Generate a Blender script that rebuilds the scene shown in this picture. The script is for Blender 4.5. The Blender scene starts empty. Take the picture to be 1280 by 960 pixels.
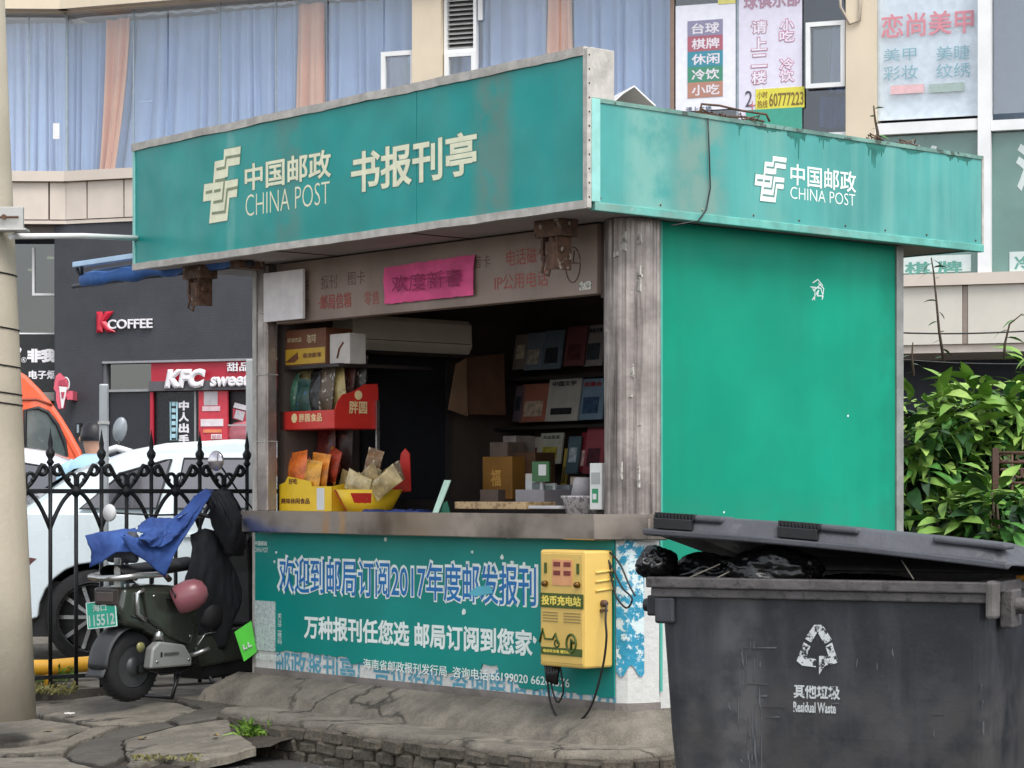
import bpy, bmesh, math, random
from mathutils import Vector, Matrix, noise
from math import sin, cos, pi, radians
random.seed(7)
R = random.Random(11)
SC = bpy.context.scene
COL = SC.collection
# ------------------------------------------------------------------ camera, sky, sun, exposure
EYE = 1.45
cam_d = bpy.data.cameras.new('camera'); cam = bpy.data.objects.new('camera', cam_d); COL.objects.link(cam)
cam.location = (0, 0, EYE); cam.rotation_euler = (pi/2, 0, 0)
cam_d.lens = 2900/1280*36; cam_d.sensor_width = 36; cam_d.shift_y = 135/1280
cam_d.clip_end = 1500; cam_d.clip_start = .1
SC.camera = cam
W = bpy.data.worlds.new('World'); SC.world = W; W.use_nodes = True
nt = W.node_tree; bg = nt.nodes['Background']
sky = nt.nodes.new('ShaderNodeTexSky'); sky.sky_type = 'NISHITA'; sky.sun_disc = False
SUN_EL, SUN_ROT = 58, 150       # degrees; rotation measured clockwise from +Y
sky.sun_elevation = radians(SUN_EL); sky.sun_rotation = radians(SUN_ROT)
sky.air_density = 1.0; sky.dust_density = 1.2
hs = nt.nodes.new('ShaderNodeHueSaturation'); hs.inputs['Saturation'].default_value = .28
nt.links.new(sky.outputs[0], hs.inputs['Color']); nt.links.new(hs.outputs[0], bg.inputs[0])
bg.inputs[1].default_value = .15
sl = bpy.data.lights.new('sun', 'SUN'); so = bpy.data.objects.new('sun', sl); COL.objects.link(so)
sl.energy = 1.3; sl.angle = radians(28); sl.color = (1, .97, .93)
a = radians(SUN_ROT); e = radians(SUN_EL)
sd = Vector((sin(a)*cos(e), cos(a)*cos(e), sin(e)))
so.rotation_euler = sd.to_track_quat('Z', 'Y').to_euler(); so.location = (5, -5, 20)
SC.view_settings.view_transform = 'Standard'; SC.view_settings.look = 'None'
SC.view_settings.exposure = 1.06; SC.view_settings.gamma = 1
SC.render.engine = 'CYCLES'
SC.cycles.max_bounces = 8; SC.cycles.transparent_max_bounces = 12
# ------------------------------------------------------------------ frames (real places measured off the photo's perspective)
class Frame:
    def __init__(s, ox, oy, deg): s.ox, s.oy, s.deg = ox, oy, deg; s.c, s.s = cos(radians(deg)), sin(radians(deg)); s.rot = radians(deg)
    def world(s, x, y, z=0): return Vector((s.ox+s.c*x-s.s*y, s.oy+s.s*x+s.c*y, z))
    def ray(s, px, py):
        dx, dy, dz = (px-640)/2900, 1.0, (615-py)/2900
        cx, cy = -s.ox, -s.oy
        return (s.c*cx+s.s*cy, -s.s*cx+s.c*cy), (s.c*dx+s.s*dy, -s.s*dx+s.c*dy, dz)
    def on_y(s, px, py, c):
        o, d = s.ray(px, py); t = (c-o[1])/d[1]; return (o[0]+t*d[0], EYE+t*d[2])
    def on_x(s, px, py, c):
        o, d = s.ray(px, py); t = (c-o[0])/d[0]; return (o[1]+t*d[1], EYE+t*d[2])
    def on_z(s, px, py, z):
        o, d = s.ray(px, py); t = (z-EYE)/d[2]; return (o[0]+t*d[0], o[1]+t*d[1])
WF = Frame(0, 0, 0)
K = Frame(.58, 11.6, -49.35)       # newsstand: x along the front (0 = near corner, negative left), y into it
B = Frame(0, 30, -19.8)            # street building
S = Frame(-2.29, 13.85, 52)        # scooter, x forward
N = Frame(1.69, 8.2, -25)          # near bin, corner
F = Frame(-1.73, 15.3, 34.8)       # fence line, x from right end (0) to left (-)
# ------------------------------------------------------------------ materials
def lin(h):
    h = h.lstrip('#'); o = []
    for i in (0, 2, 4):
        v = int(h[i:i+2], 16)/255; o.append(v/12.92 if v <= .04045 else ((v+.055)/1.055)**2.4)
    return (*o, 1)
MC = {}
def mat(name, col, rough=.6, metal=0, var=.12, vs=3, streak=0, dirt='#3a352e', spots=0, spot_s=9, spot_col=None, spot_lo=.6, spot_w=.06, grain=0, cracks=0, bump=.15, bs=60, bands=(), spec=.5, coat=0, hue=None, stretch=(9, 9, .5), bumpz=None):
    if name in MC: return MC[name]
    m = bpy.data.materials.new(name); MC[name] = m; m.use_nodes = True
    t = m.node_tree; L = t.links.new; nn = t.nodes.new
    b = t.nodes['Principled BSDF']; b.inputs['Roughness'].default_value = rough; b.inputs['Metallic'].default_value = metal
    b.inputs['Specular IOR Level'].default_value = spec; b.inputs['Coat Weight'].default_value = coat
    tc = nn('ShaderNodeTexCoord')
    def noi(scale, detail=4, vec=None, rgh=.55):
        n = nn('ShaderNodeTexNoise'); n.inputs['Scale'].default_value = scale; n.inputs['Detail'].default_value = detail; n.inputs['Roughness'].default_value = rgh
        L(vec or tc.outputs['Object'], n.inputs['Vector']); return n.outputs['Fac']
    def rng(v, a, b_, c=0, d=1):
        n = nn('ShaderNodeMapRange'); L(v, n.inputs[0]); n.interpolation_type = 'SMOOTHSTEP'
        for i, q in enumerate((a, b_, c, d)): n.inputs[i+1].default_value = q
        return n.outputs[0]
    def mix(f, a, b_):
        n = nn('ShaderNodeMix'); n.data_type = 'RGBA'
        if isinstance(f, (int, float)): n.inputs[0].default_value = f
        else: L(f, n.inputs[0])
        for i, q in ((6, a), (7, b_)):
            if isinstance(q, tuple): n.inputs[i].default_value = q
            else: L(q, n.inputs[i])
        return n.outputs[2]
    def mul(a, b_):
        n = nn('ShaderNodeMath'); n.operation = 'MULTIPLY'
        for i, q in ((0, a), (1, b_)):
            if isinstance(q, (int, float)): n.inputs[i].default_value = q
            else: L(q, n.inputs[i])
        return n.outputs[0]
    c = lin(col)
    c1 = tuple(max(0, x*(1-var)) for x in c[:3])+(1,); c2 = tuple(min(1, x*(1+var)) for x in c[:3])+(1,)
    if hue: c2 = lin(hue)
    out = mix(rng(noi(vs), .3, .7), c1, c2)
    if spots:
        out = mix(mul(rng(noi(spot_s, 8, rgh=.7), spot_lo, spot_lo+spot_w), spots), out, lin(spot_col or dirt))
    if cracks:
        wn = nn('ShaderNodeTexNoise'); wn.inputs['Scale'].default_value = 3; wn.inputs['Detail'].default_value = 6; L(tc.outputs['Object'], wn.inputs['Vector'])
        va = nn('ShaderNodeVectorMath'); va.operation = 'MULTIPLY_ADD'; L(wn.outputs['Color'], va.inputs[0]); va.inputs[1].default_value = (.5, .5, .5); L(tc.outputs['Object'], va.inputs[2])
        vo = nn('ShaderNodeTexVoronoi'); vo.feature = 'DISTANCE_TO_EDGE'; vo.inputs['Scale'].default_value = cracks; L(va.outputs[0], vo.inputs['Vector'])
        out = mix(mul(rng(vo.outputs['Distance'], 0, .022, 1, 0), rng(noi(1.3, 3), .42, .55, 0, .85)), out, lin('#26231e'))
    if grain:
        g_ = mix(rng(noi(170, 3, rgh=.7), .3, .72), (1-grain, 1-grain, 1-grain, 1), (1, 1, 1, 1)); mm_ = nn('ShaderNodeMix'); mm_.data_type = 'RGBA'; mm_.blend_type = 'MULTIPLY'; mm_.inputs[0].default_value = 1; L(out, mm_.inputs[6]); L(g_, mm_.inputs[7]); out = mm_.outputs[2]
    if streak:
        mp = nn('ShaderNodeMapping'); L(tc.outputs['Object'], mp.inputs[0]); mp.inputs['Scale'].default_value = stretch
        out = mix(mul(rng(noi(1, 6, mp.outputs[0], .65), .45, .75), streak), out, lin(dirt))
    if bands:
        sp = nn('ShaderNodeSeparateXYZ'); L(tc.outputs['Object'], sp.inputs[0])
        for ax, x0, w, st, bc in bands:
            s1 = nn('ShaderNodeMath'); s1.operation = 'SUBTRACT'; L(sp.outputs[ax], s1.inputs[0]); s1.inputs[1].default_value = x0
            s2 = nn('ShaderNodeMath'); s2.operation = 'ABSOLUTE'; L(s1.outputs[0], s2.inputs[0])
            k = rng(s2.outputs[0], w*.35, w, 1, 0)
            out = mix(mul(mul(k, rng(noi(7, 5), .25, .6)), st), out, lin(bc))
    L(out, b.inputs['Base Color'])
    if rough > .05 and rough < .95:
        L(rng(noi(vs*2.3), .2, .8, max(.03, rough-.1), min(1, rough+.12)), b.inputs['Roughness'])
    if bump:
        bn = nn('ShaderNodeBump'); bn.inputs['Strength'].default_value = bump; bn.inputs['Distance'].default_value = .01
        L(noi(bs, 6, rgh=.65), bn.inputs['Height']); L(bn.outputs[0], b.inputs['Normal'])
    return m
def flat(name, col, rough=.55, **k): return mat(name, col, rough, var=k.pop('var', .08), vs=k.pop('vs', 12), bump=k.pop('bump', 0), **k)
def glass(name, tint='#ffffff', refl=.14, rough=.02, tr=1.0):
    if name in MC: return MC[name]
    m = bpy.data.materials.new(name); MC[name] = m; m.use_nodes = True
    t = m.node_tree; t.nodes.remove(t.nodes['Principled BSDF']); o = t.nodes['Material Output']
    T = t.nodes.new('ShaderNodeBsdfTransparent'); T.inputs[0].default_value = lin(tint)
    G = t.nodes.new('ShaderNodeBsdfGlossy'); G.inputs['Roughness'].default_value = rough
    M = t.nodes.new('ShaderNodeMixShader'); fr = t.nodes.new('ShaderNodeLayerWeight'); fr.inputs[0].default_value = .5; pw_ = t.nodes.new('ShaderNodeMath'); pw_.operation = 'POWER'; pw_.inputs[1].default_value = 4; t.links.new(fr.outputs['Facing'], pw_.inputs[0])
    mr = t.nodes.new('ShaderNodeMapRange'); mr.inputs[3].default_value = refl; mr.inputs[4].default_value = 1
    t.links.new(pw_.outputs[0], mr.inputs[0]); t.links.new(mr.outputs[0], M.inputs[0])
    t.links.new(T.outputs[0], M.inputs[1]); t.links.new(G.outputs[0], M.inputs[2]); t.links.new(M.outputs[0], o.inputs[0])
    return m
def emit(name, col, st):
    if name in MC: return MC[name]
    m = bpy.data.materials.new(name); MC[name] = m; m.use_nodes = True
    b = m.node_tree.nodes['Principled BSDF']; b.inputs['Emission Color'].default_value = lin(col); b.inputs['Emission Strength'].default_value = st; b.inputs['Base Color'].default_value = lin(col)
    return m
# ------------------------------------------------------------------ mesh helpers
class MB:
    def __init__(s): s.v = []; s.f = []; s.m = []; s.sm = []
    def add(s, vs, fs, mi=0, sm=False):
        o = len(s.v); s.v += [tuple(v) for v in vs]
        for f in fs: s.f.append([i+o for i in f]); s.m.append(mi); s.sm.append(sm)
        return s
    def box(s, x0, x1, y0, y1, z0, z1, mi=0):
        v = [(x, y, z) for x in (x0, x1) for y in (y0, y1) for z in (z0, z1)]
        return s.add(v, [(0, 1, 3, 2), (4, 6, 7, 5), (0, 4, 5, 1), (2, 3, 7, 6), (0, 2, 6, 4), (1, 5, 7, 3)], mi)
    def prism(s, pts, a0, a1, ax='y', mi=0, sm=False):
        n = len(pts)
        def P(p, t): return {'y': (p[0], t, p[1]), 'x': (t, p[0], p[1]), 'z': (p[0], p[1], t)}[ax]
        v = [P(p, a0) for p in pts]+[P(p, a1) for p in pts]
        s.add(v, [list(range(n))[::-1], list(range(n, 2*n))], mi)
        o = len(s.v)-2*n
        for i in range(n):
            j = (i+1) % n; s.f.append([o+i, o+j, o+n+j, o+n+i]); s.m.append(mi); s.sm.append(sm)
        return s
    def tube(s, pts, r, n=8, mi=0, caps=True, sm=True, closed=False, flatk=1):
        pts = [Vector(p) for p in pts]; m = len(pts)
        rr = r if isinstance(r, (list, tuple)) else [r]*m
        vs = []; up = Vector((0, 0, 1)); last = None
        for i, p in enumerate(pts):
            if closed: d = pts[(i+1) % m]-pts[i-1]
            else: d = pts[min(i+1, m-1)]-pts[max(i-1, 0)]
            d = d.normalized() if d.length > 1e-9 else Vector((0, 0, 1))
            if last is None:
                ref = up if abs(d.z) < .9 else Vector((1, 0, 0)); u = d.cross(ref).normalized()
            else: u = (last-d*last.dot(d)); u = u.normalized() if u.length > 1e-6 else d.cross(up).normalized()
            last = u; w = d.cross(u)
            for k in range(n):
                a_ = 2*pi*k/n; vs.append(p+(u*cos(a_)+w*sin(a_)*flatk)*rr[i])
        fs = []
        for i in range(m if closed else m-1):
            j = (i+1) % m
            for k in range(n): k2 = (k+1) % n; fs.append((i*n+k, i*n+k2, j*n+k2, j*n+k))
        s.add(vs, fs, mi, sm)
        if caps and not closed:
            o = len(s.v)-n*m; s.f.append([o+k for k in range(n)]); s.f.append([o+(m-1)*n+k for k in range(n)][::-1]); s.m += [mi, mi]; s.sm += [False, False]
        return s
    def lathe(s, prof, n=24, c=(0, 0, 0), ax='z', mi=0, sm=True, sx=1, caps=True):
        vs = []
        for r, h in prof:
            for k in range(n):
                a_ = 2*pi*k/n; x, y = r*cos(a_)*sx, r*sin(a_)
                vs.append({'z': (c[0]+x, c[1]+y, c[2]+h), 'y': (c[0]+x, c[1]+h, c[2]+y), 'x': (c[0]+h, c[1]+x, c[2]+y)}[ax])
        fs = [(i*n+k, i*n+(k+1) % n, (i+1)*n+(k+1) % n, (i+1)*n+k) for i in range(len(prof)-1) for k in range(n)]
        s.add(vs, fs, mi, sm)
        o = len(s.v)-len(vs)
        for i, rev in ((0, 1), (len(prof)-1, 0)):
            if caps and prof[0] != prof[-1] and prof[i][0] > 1e-5:
                l = [o+i*n+k for k in range(n)]; s.f.append(l[::-1] if rev else l); s.m.append(mi); s.sm.append(False)
        return s
    def grid(s, fn, nu, nv, mi=0, sm=True):
        vs = [fn(i/nu, j/nv) for j in range(nv+1) for i in range(nu+1)]
        fs = [(j*(nu+1)+i, j*(nu+1)+i+1, (j+1)*(nu+1)+i+1, (j+1)*(nu+1)+i) for j in range(nv) for i in range(nu)]
        return s.add(vs, fs, mi, sm)
    def ribbon(s, pts, w, t0, t1, ax='y', mi=0):
        # mitred flat stroke in a plane, given thickness
        n = len(pts); L_, R_ = [], []
        for i in range(n):
            p = Vector(pts[i]); ds = []
            if i > 0: ds.append((p-Vector(pts[i-1])).normalized())
            if i < n-1: ds.append((Vector(pts[i+1])-p).normalized())
            t = sum(ds, Vector((0, 0))); t = t.normalized() if t.length > 1e-6 else ds[0]
            nrm = Vector((-t.y, t.x)); k = w/2/max(.45, abs(nrm.dot(Vector((-ds[0].y, ds[0].x)))))
            L_.append(tuple(p+nrm*k)); R_.append(tuple(p-nrm*k))
        return s.prism(L_+R_[::-1], t0, t1, ax, mi)
    def mesh(s, name, mats):
        me = bpy.data.meshes.new(name); me.from_pydata(s.v, [], s.f)
        for m in (mats if isinstance(mats, (list, tuple)) else [mats]): me.materials.append(m)
        me.polygons.foreach_set('material_index', s.m); me.polygons.foreach_set('use_smooth', s.sm)
        bm = bmesh.new(); bm.from_mesh(me); bmesh.ops.recalc_face_normals(bm, faces=bm.faces); bm.to_mesh(me); bm.free()
        return me
    def build(s, name, mats, parent=None, loc=None, rotz=None, bevel=0, seg=2, kind=None):
        o = bpy.data.objects.new(name, s.mesh(name, mats)); COL.objects.link(o)
        if parent: o.parent = parent
        if loc is not None: o.location = loc
        if rotz is not None: o.rotation_euler = (0, 0, rotz)
        if bevel:
            b = o.modifiers.new('bevel', 'BEVEL'); b.width = bevel; b.segments = seg; b.limit_method = 'ANGLE'; b.angle_limit = radians(35); b.harden_normals = False
        if kind: o['kind'] = kind
        return o
def tag(o, label, cat, group=None):
    o['label'] = label; o['category'] = cat
    if group: o['group'] = group
    return o
def thing(name, label, cat, fr=None, x=0, y=0, z=0, rot=0, group=None):
    o = bpy.data.objects.new(name, None); COL.objects.link(o); o.empty_display_size = .1
    if fr: o.location = fr.world(x, y, z); o.rotation_euler = (0, 0, fr.rot+rot)
    else: o.location = (x, y, z); o.rotation_euler = (0, 0, rot)
    return tag(o, label, cat, group)
def inst(src, parent, loc=(0, 0, 0), rot=(0, 0, 0), sc=None):
    o = src.copy(); COL.objects.link(o); o.parent = parent; o.location = loc; o.rotation_euler = rot
    if sc is not None: o.scale = sc if isinstance(sc, (tuple, list)) else (sc, sc, sc)
    return o
def copy_tree(o, parent=None):
    c = o.copy(); COL.objects.link(c); c.parent = parent
    for ch in list(o.children): copy_tree(ch, c)
    return c
TXT = {}
def text_mesh(s, bold=0, spacing=1.0, ext=0):
    k = (s, bold, spacing)
    c = bpy.data.curves.new('t', 'FONT'); c.body = s; c.size = 1; c.space_character = spacing; c.resolution_u = 3
    if bold > 0: c.bevel_depth = bold; c.bevel_resolution = 0; c.extrude = .02
    else: c.offset = bold; c.extrude = .5 if ext else 0
    o = bpy.data.objects.new('t', c); COL.objects.link(o)
    dg = bpy.context.evaluated_depsgraph_get(); me = bpy.data.meshes.new_from_object(o.evaluated_get(dg))
    COL.objects.unlink(o); bpy.data.objects.remove(o); bpy.data.curves.remove(c)
    return me
def text(name, s, m, parent, org, size, axis='y', bold=0, thick=0, shear=0, spacing=1.0, rot2=0, flip=False):
    """lay text in a plane. org=(a0,h0), size=(w,h) bbox; axis=(kind, const): 'y' faces -y (a = x), 'x' faces +x (a = y), 'x-' faces -x, 'z' faces up"""
    kind, cst = axis
    me = text_mesh(s, bold, spacing, thick)
    vs = [v.co.copy() for v in me.vertices]
    x0 = min(v.x for v in vs); x1 = max(v.x for v in vs); y0 = min(v.y for v in vs); y1 = max(v.y for v in vs)
    w, h = size
    q0 = min(v.z for v in vs); q1 = max(v.z for v in vs)
    for i, v in enumerate(me.vertices):
        a_ = (vs[i].x-x0)/(x1-x0)*w; b_ = (vs[i].y-y0)/(y1-y0)*h
        a_ += shear*b_; d = (vs[i].z-q0)/(q1-q0)*(thick or .0007) if q1-q0 > 1e-6 else 0
        if rot2:
            a_, b_ = a_*cos(rot2)-b_*sin(rot2), a_*sin(rot2)+b_*cos(rot2)
        a_ += org[0]; b_ += org[1]
        v.co = {'y': (a_, cst-d, b_), 'x': (cst+d, a_, b_), 'z': (a_, b_, cst+d)}[kind]
    me.materials.clear(); me.materials.append(m); me.polygons.foreach_set('use_smooth', [False]*len(me.polygons))
    o = bpy.data.objects.new(name, me); COL.objects.link(o)
    if parent: o.parent = parent
    return o
def ktext(name, s, m, parent, fr, plane, c, L, Rp, **k):
    """L=(px, ytop, ybottom) of the left end, Rp = px of the right end, measured in the photo, on a real plane"""
    f = fr.on_y if plane == 'y' else fr.on_x
    a0, zt = f(L[0], L[1], c); _, zb = f(L[0], L[2], c); a1, _ = f(Rp, L[1], c)
    return text(name, s, m, parent, (a0, zb), (a1-a0, zt-zb), (plane, c), **k)
def human(px): return px
# ------------------------------------------------------------------ shared materials
M_ = {}
teal = mat('teal_sheet', '#0b908a', .4, spec=.35, var=.12, vs=2, streak=.22, dirt='#4c7f74', bump=.06, bs=8, spots=.25, spot_s=30, spot_col='#2a6a5e', spot_lo=.66,
           bands=((0, -.46, .2, .6, '#6d7b6e'), (0, -2.22, .16, .5, '#5a7a70'), (0, -2.8, .06, .35, '#7fb5aa')), stretch=(5, 5, .25))
teal_side = mat('faded_teal_sheet', '#4b9892', .55, spec=.3, var=.14, vs=1.6, streak=.25, dirt='#9fc9bd', bump=.06, bs=8, spots=.2, spot_s=22, spot_col='#2a7a68', spot_lo=.68,
           bands=((1, .25, .25, .75, '#7d968a'), (1, -.1, .2, .5, '#8fb8aa'), (1, .8, .12, .3, '#6f9a8c')), stretch=(5, 5, .3))
green_panel = mat('green_steel_panel', '#009073', .5, spec=.2, var=.13, vs=1.1, streak=.3, dirt='#0c7a60', bands=((2, 1.25, .25, .3, '#2f7d68'), (1, 1.9, .12, .35, '#0b6e56')), stretch=(4, 4, .3), bump=.05, bs=5, spots=.25, spot_s=30, spot_col='#4db8a2', spot_lo=.7)
steel = mat('stainless_steel', '#a0968f', .17, metal=1, var=.10, vs=1.5, streak=.14, dirt='#5f544c', bump=.05, bs=2.2, stretch=(.5, .5, 9), bands=((0, -2.28, .05, .6, '#b98a58'), (0, -2.12, .04, .6, '#c49a68'), (0, -1.0, .2, .4, '#d0c6bd')))  # bands put brownish and pale reflections into the steel's colour
old_steel = mat('weathered_column_steel', '#9a908a', .36, metal=.6, var=.3, vs=5, streak=.95, dirt='#3b3430', spots=.7, spot_s=7, spot_col='#cfc8c0', spot_lo=.62, bump=.25, bs=30, stretch=(16, 16, .8))
trim = mat('worn_white_trim', '#b5b0a8', .6, var=.18, vs=12, streak=.35, dirt='#6d6258', spots=.6, spot_s=25, spot_col='#7a6a5c', spot_lo=.62, bump=.3, bs=40)
soffit_m = mat('soffit_board', '#a49c98', .8, var=.1, vs=2, spots=.3, spot_s=6, spot_col='#6f6662', spot_lo=.6)
concrete = mat('concrete', '#7d766a', .9, grain=.5, cracks=1.1, var=.28, vs=3.5, spots=.6, spot_s=5, spot_col='#4a443b', spot_lo=.42, spot_w=.3, streak=.3, stretch=(7, 7, 7), dirt='#8a8276', bump=1, bs=32)
concrete_d = mat('dark_concrete', '#57534c', .92, grain=.5, cracks=2, var=.25, vs=3, spots=.7, spot_s=5, spot_col='#48433c', spot_lo=.42, spot_w=.3, bump=.8, bs=30)
asphalt = mat('asphalt', '#4b4845', .93, grain=.5, var=.2, vs=1.2, spots=.5, spot_s=80, spot_col='#817a72', spot_lo=.6, bump=.9, bs=90)
soil = mat('damp_soil', '#3a332b', .95, var=.3, vs=9, spots=.6, spot_s=40, spot_col='#5d5345', spot_lo=.55, bump=1, bs=50)
brick_m = mat('grimy_kerb_brick', '#5f574c', .9, grain=.4, var=.3, vs=8, spots=.6, spot_s=14, spot_col='#3c3a2f', spot_lo=.52, bump=.9, bs=45)
mortar = mat('mortar', '#5f584c', .95, var=.2, vs=10, bump=.8, bs=60)
plaster = mat('flaking_white_plaster', '#c9c9c4', .85, var=.08, vs=5, spots=.8, spot_s=5, spot_col='#7b7a75', spot_lo=.62, bump=.5, bs=30)
flake = mat('flaking_blue_paint', '#2b8fae', .7, var=.2, vs=6, spots=1, spot_s=16, spot_col='#cfdcda', spot_lo=.5, bump=.5, bs=30)
white_print = flat('white_print', '#dfe6dc', .5, spots=.5, spot_s=40, spot_col='#7fb0a4', spot_lo=.66)
cream_print = flat('cream_print', '#e6e4c6', .45, spots=.3, spot_s=30, spot_col='#b9c4a8', spot_lo=.66)
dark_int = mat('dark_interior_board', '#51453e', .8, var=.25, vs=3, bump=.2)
black_pl = mat('black_plastic', '#131314', .42, var=.3, vs=6, bump=.1)
gloss_bk = mat('glossy_black_film', '#0a0a0b', .24, var=.3, vs=8, bump=.25, bs=60)
rubber = mat('tyre_rubber', '#1a1a1b', .8, var=.25, vs=10, bump=.4, bs=120)
chrome = mat('dull_chrome', '#b9b9b6', .25, metal=.9, var=.1, bump=.05)
white_pl = mat('white_plastic', '#d8d8d6', .4, var=.05, bump=.03)
rust = mat('rusty_steel', '#5b4233', .8, var=.4, vs=20, spots=.8, spot_s=12, spot_col='#bdb4a6', spot_lo=.58, bump=.6)
iron = mat('black_wrought_iron', '#17191b', .55, metal=.3, var=.4, vs=14, bump=.3, bs=60)
black_wire = flat('black_cable', '#141414', .5)
# ================================================================== GROUND
def poly_ground(name, pts, z, m, thick=None, parent=None, kind='structure'):
    b = MB(); b.prism(pts, z-(thick or .3), z, 'z'); return b.build(name, m, parent, kind=kind)
b = MB()
b.grid(lambda u, v: (-400+800*u, -60+860*v, 0), 40, 40, sm=False); b.build('road', asphalt, kind='structure')
kroot_rot = K.rot
def kpts(l): return [tuple(K.world(x, y)[:2]) for x, y in l]
# raised yard behind the kerb line (the lot the cars stand on)
pave = bpy.data.objects.new('pavement', MB().prism([(-60, -.35), (-2.0, -.35), (-2.0, -.60), (.16, -.60), (.30, -.44), (.30, 70), (-60, 70)], -.3, .2, 'z').mesh('pavement', concrete))
COL.objects.link(pave); pave.location = (K.ox, K.oy, 0); pave.rotation_euler = (0, 0, K.rot); pave['kind'] = 'structure'
b = MB(); b.prism(kpts([(-60, 1.6), (.28, 2.4), (40, 2.4), (40, 70), (-60, 70)]), .05, .204, 'z'); b.build('yard', asphalt, kind='structure')
# soil ramp under the broken slabs
def hz(x, y):
    t = max(0, min(1, (-.45-y)/1.15)); return .175-.165*t
b = MB(); b.grid(lambda u, v: (-6.5+4.65*u, -1.75+1.6*v, hz(0, -1.75+1.6*v)-.018+.016*noise.noise(Vector((u*30, v*14, 3)))), 60, 24)
o = b.build('verge', soil, kind='structure'); o.location = (K.ox, K.oy, 0); o.rotation_euler = (0, 0, K.rot)
# broken concrete slabs: outlines as they lie (photo outline measured on the sloping ground)
def on_ramp(px, py):
    z = .1
    for _ in range(12):
        x, y = K.on_z(px, py, z); z = hz(x, y)+.02
    return x, y
SL = [[(43, 880), (130, 868), (215, 876), (250, 884), (207, 897), (160, 904), (118, 905), (80, 898), (43, 892)],
      [(219, 875), (300, 867), (340, 880), (283, 892), (224, 902), (212, 897), (254, 884)],
      [(-60, 893), (43, 895), (79, 901), (113, 908), (84, 920), (20, 930), (-60, 929)],
      [(-60, 932), (22, 933), (87, 923), (119, 908), (147, 908), (95, 927), (79, 940), (-60, 943)],
      [(83, 942), (98, 929), (151, 908), (205, 900), (220, 905), (180, 916), (151, 925), (155, 944), (130, 956), (90, 948)],
      [(156, 926), (184, 918), (225, 906), (284, 896), (290, 910), (320, 929), (285, 940), (245, 949), (205, 946), (162, 957), (159, 944)],
      [(-60, 946), (78, 944), (86, 951), (126, 960), (60, 975), (-60, 975)]]
b = MB()
for i, pl in enumerate(SL):
    pts = [on_ramp(*p) for p in pl]
    # roughen the outline
    q = []
    for k, p in enumerate(pts):
        n2 = pts[(k+1) % len(pts)]; q.append(p); L_ = math.dist(p, n2); c_ = max(1, int(L_/.06))
        for j in range(1, c_):
            t = j/c_; dx, dy = n2[0]-p[0], n2[1]-p[1]; w = R.uniform(-.013, .013)
            q.append((p[0]+dx*t-dy/L_*w, p[1]+dy*t+dx/L_*w))
    cx = sum(p[0] for p in q)/len(q); cy = sum(p[1] for p in q)/len(q); ti = R.uniform(-.02, .02); tj = R.uniform(-.02, .02); up = R.uniform(.010, .020)
    m = MB(); n = len(q)
    f_ = lambda p, d: (p[0]-cx, p[1]-cy, hz(*p)+up+ti*(p[0]-cx)+tj*(p[1]-cy)+d)
    v = [f_(p, -.05) for p in q]+[f_((cx+(p[0]-cx)*1, cy+(p[1]-cy)*1), -.008) for p in q]+[f_((cx+(p[0]-cx)*.982, cy+(p[1]-cy)*.982), 0) for p in q]
    fs = [tuple(range(2*n, 3*n))]+[(a_*n+k, a_*n+(k+1) % n, (a_+1)*n+(k+1) % n, (a_+1)*n+k) for a_ in (0, 1) for k in range(n)]
    m.add(v, fs)
    o = m.build('concrete_slab', [concrete, concrete_d][i % 3 == 1], None)
    o.parent = pave; o.location = (cx, cy, 0)
# little litter scrap on the slabs
sx, sy = on_ramp(87, 897)
b = MB(); b.grid(lambda u, v: ((u-.5)*.06, (v-.5)*.05, .012*noise.noise(Vector((u*4, v*4, 1)))+.012), 6, 5)
o = b.build('paper_scrap', flat('scrap_paper', '#d8d4cc'), None, K.world(sx, sy, hz(sx, sy)+.035)); tag(o, 'small crumpled white paper scrap on the cracked slabs', 'litter')
# kerb step in front of the stand: brick face with concrete cap
kerb = bpy.data.objects.new('kerb', None); COL.objects.link(kerb); kerb.location = (K.ox, K.oy, 0); kerb.rotation_euler = (0, 0, K.rot); kerb['kind'] = 'structure'
path = [(-2.75, -.60), (-2.3, -.70), (.12, -.70), (.42, -.44), (.42, 2.4)]
def offp(p, d):
    out = []
    for i in range(len(p)):
        ds = []
        if i > 0: ds.append((Vector(p[i])-Vector(p[i-1])).normalized())
        if i < len(p)-1: ds.append((Vector(p[i+1])-Vector(p[i])).normalized())
        t = sum(ds, Vector((0, 0))).normalized(); nn_ = Vector((t.y, -t.x)); out.append((p[i][0]+nn_.x*d/max(.5, nn_.dot(Vector((ds[0].y, -ds[0].x)))), p[i][1]+nn_.y*d/max(.5, nn_.dot(Vector((ds[0].y, -ds[0].x))))))
    return out
inn = offp(path, -.14); core = offp(path, .006)
MB().prism(core+inn[::-1], -.2, .176, 'z').build('mortar_core', mortar, kerb)
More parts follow.
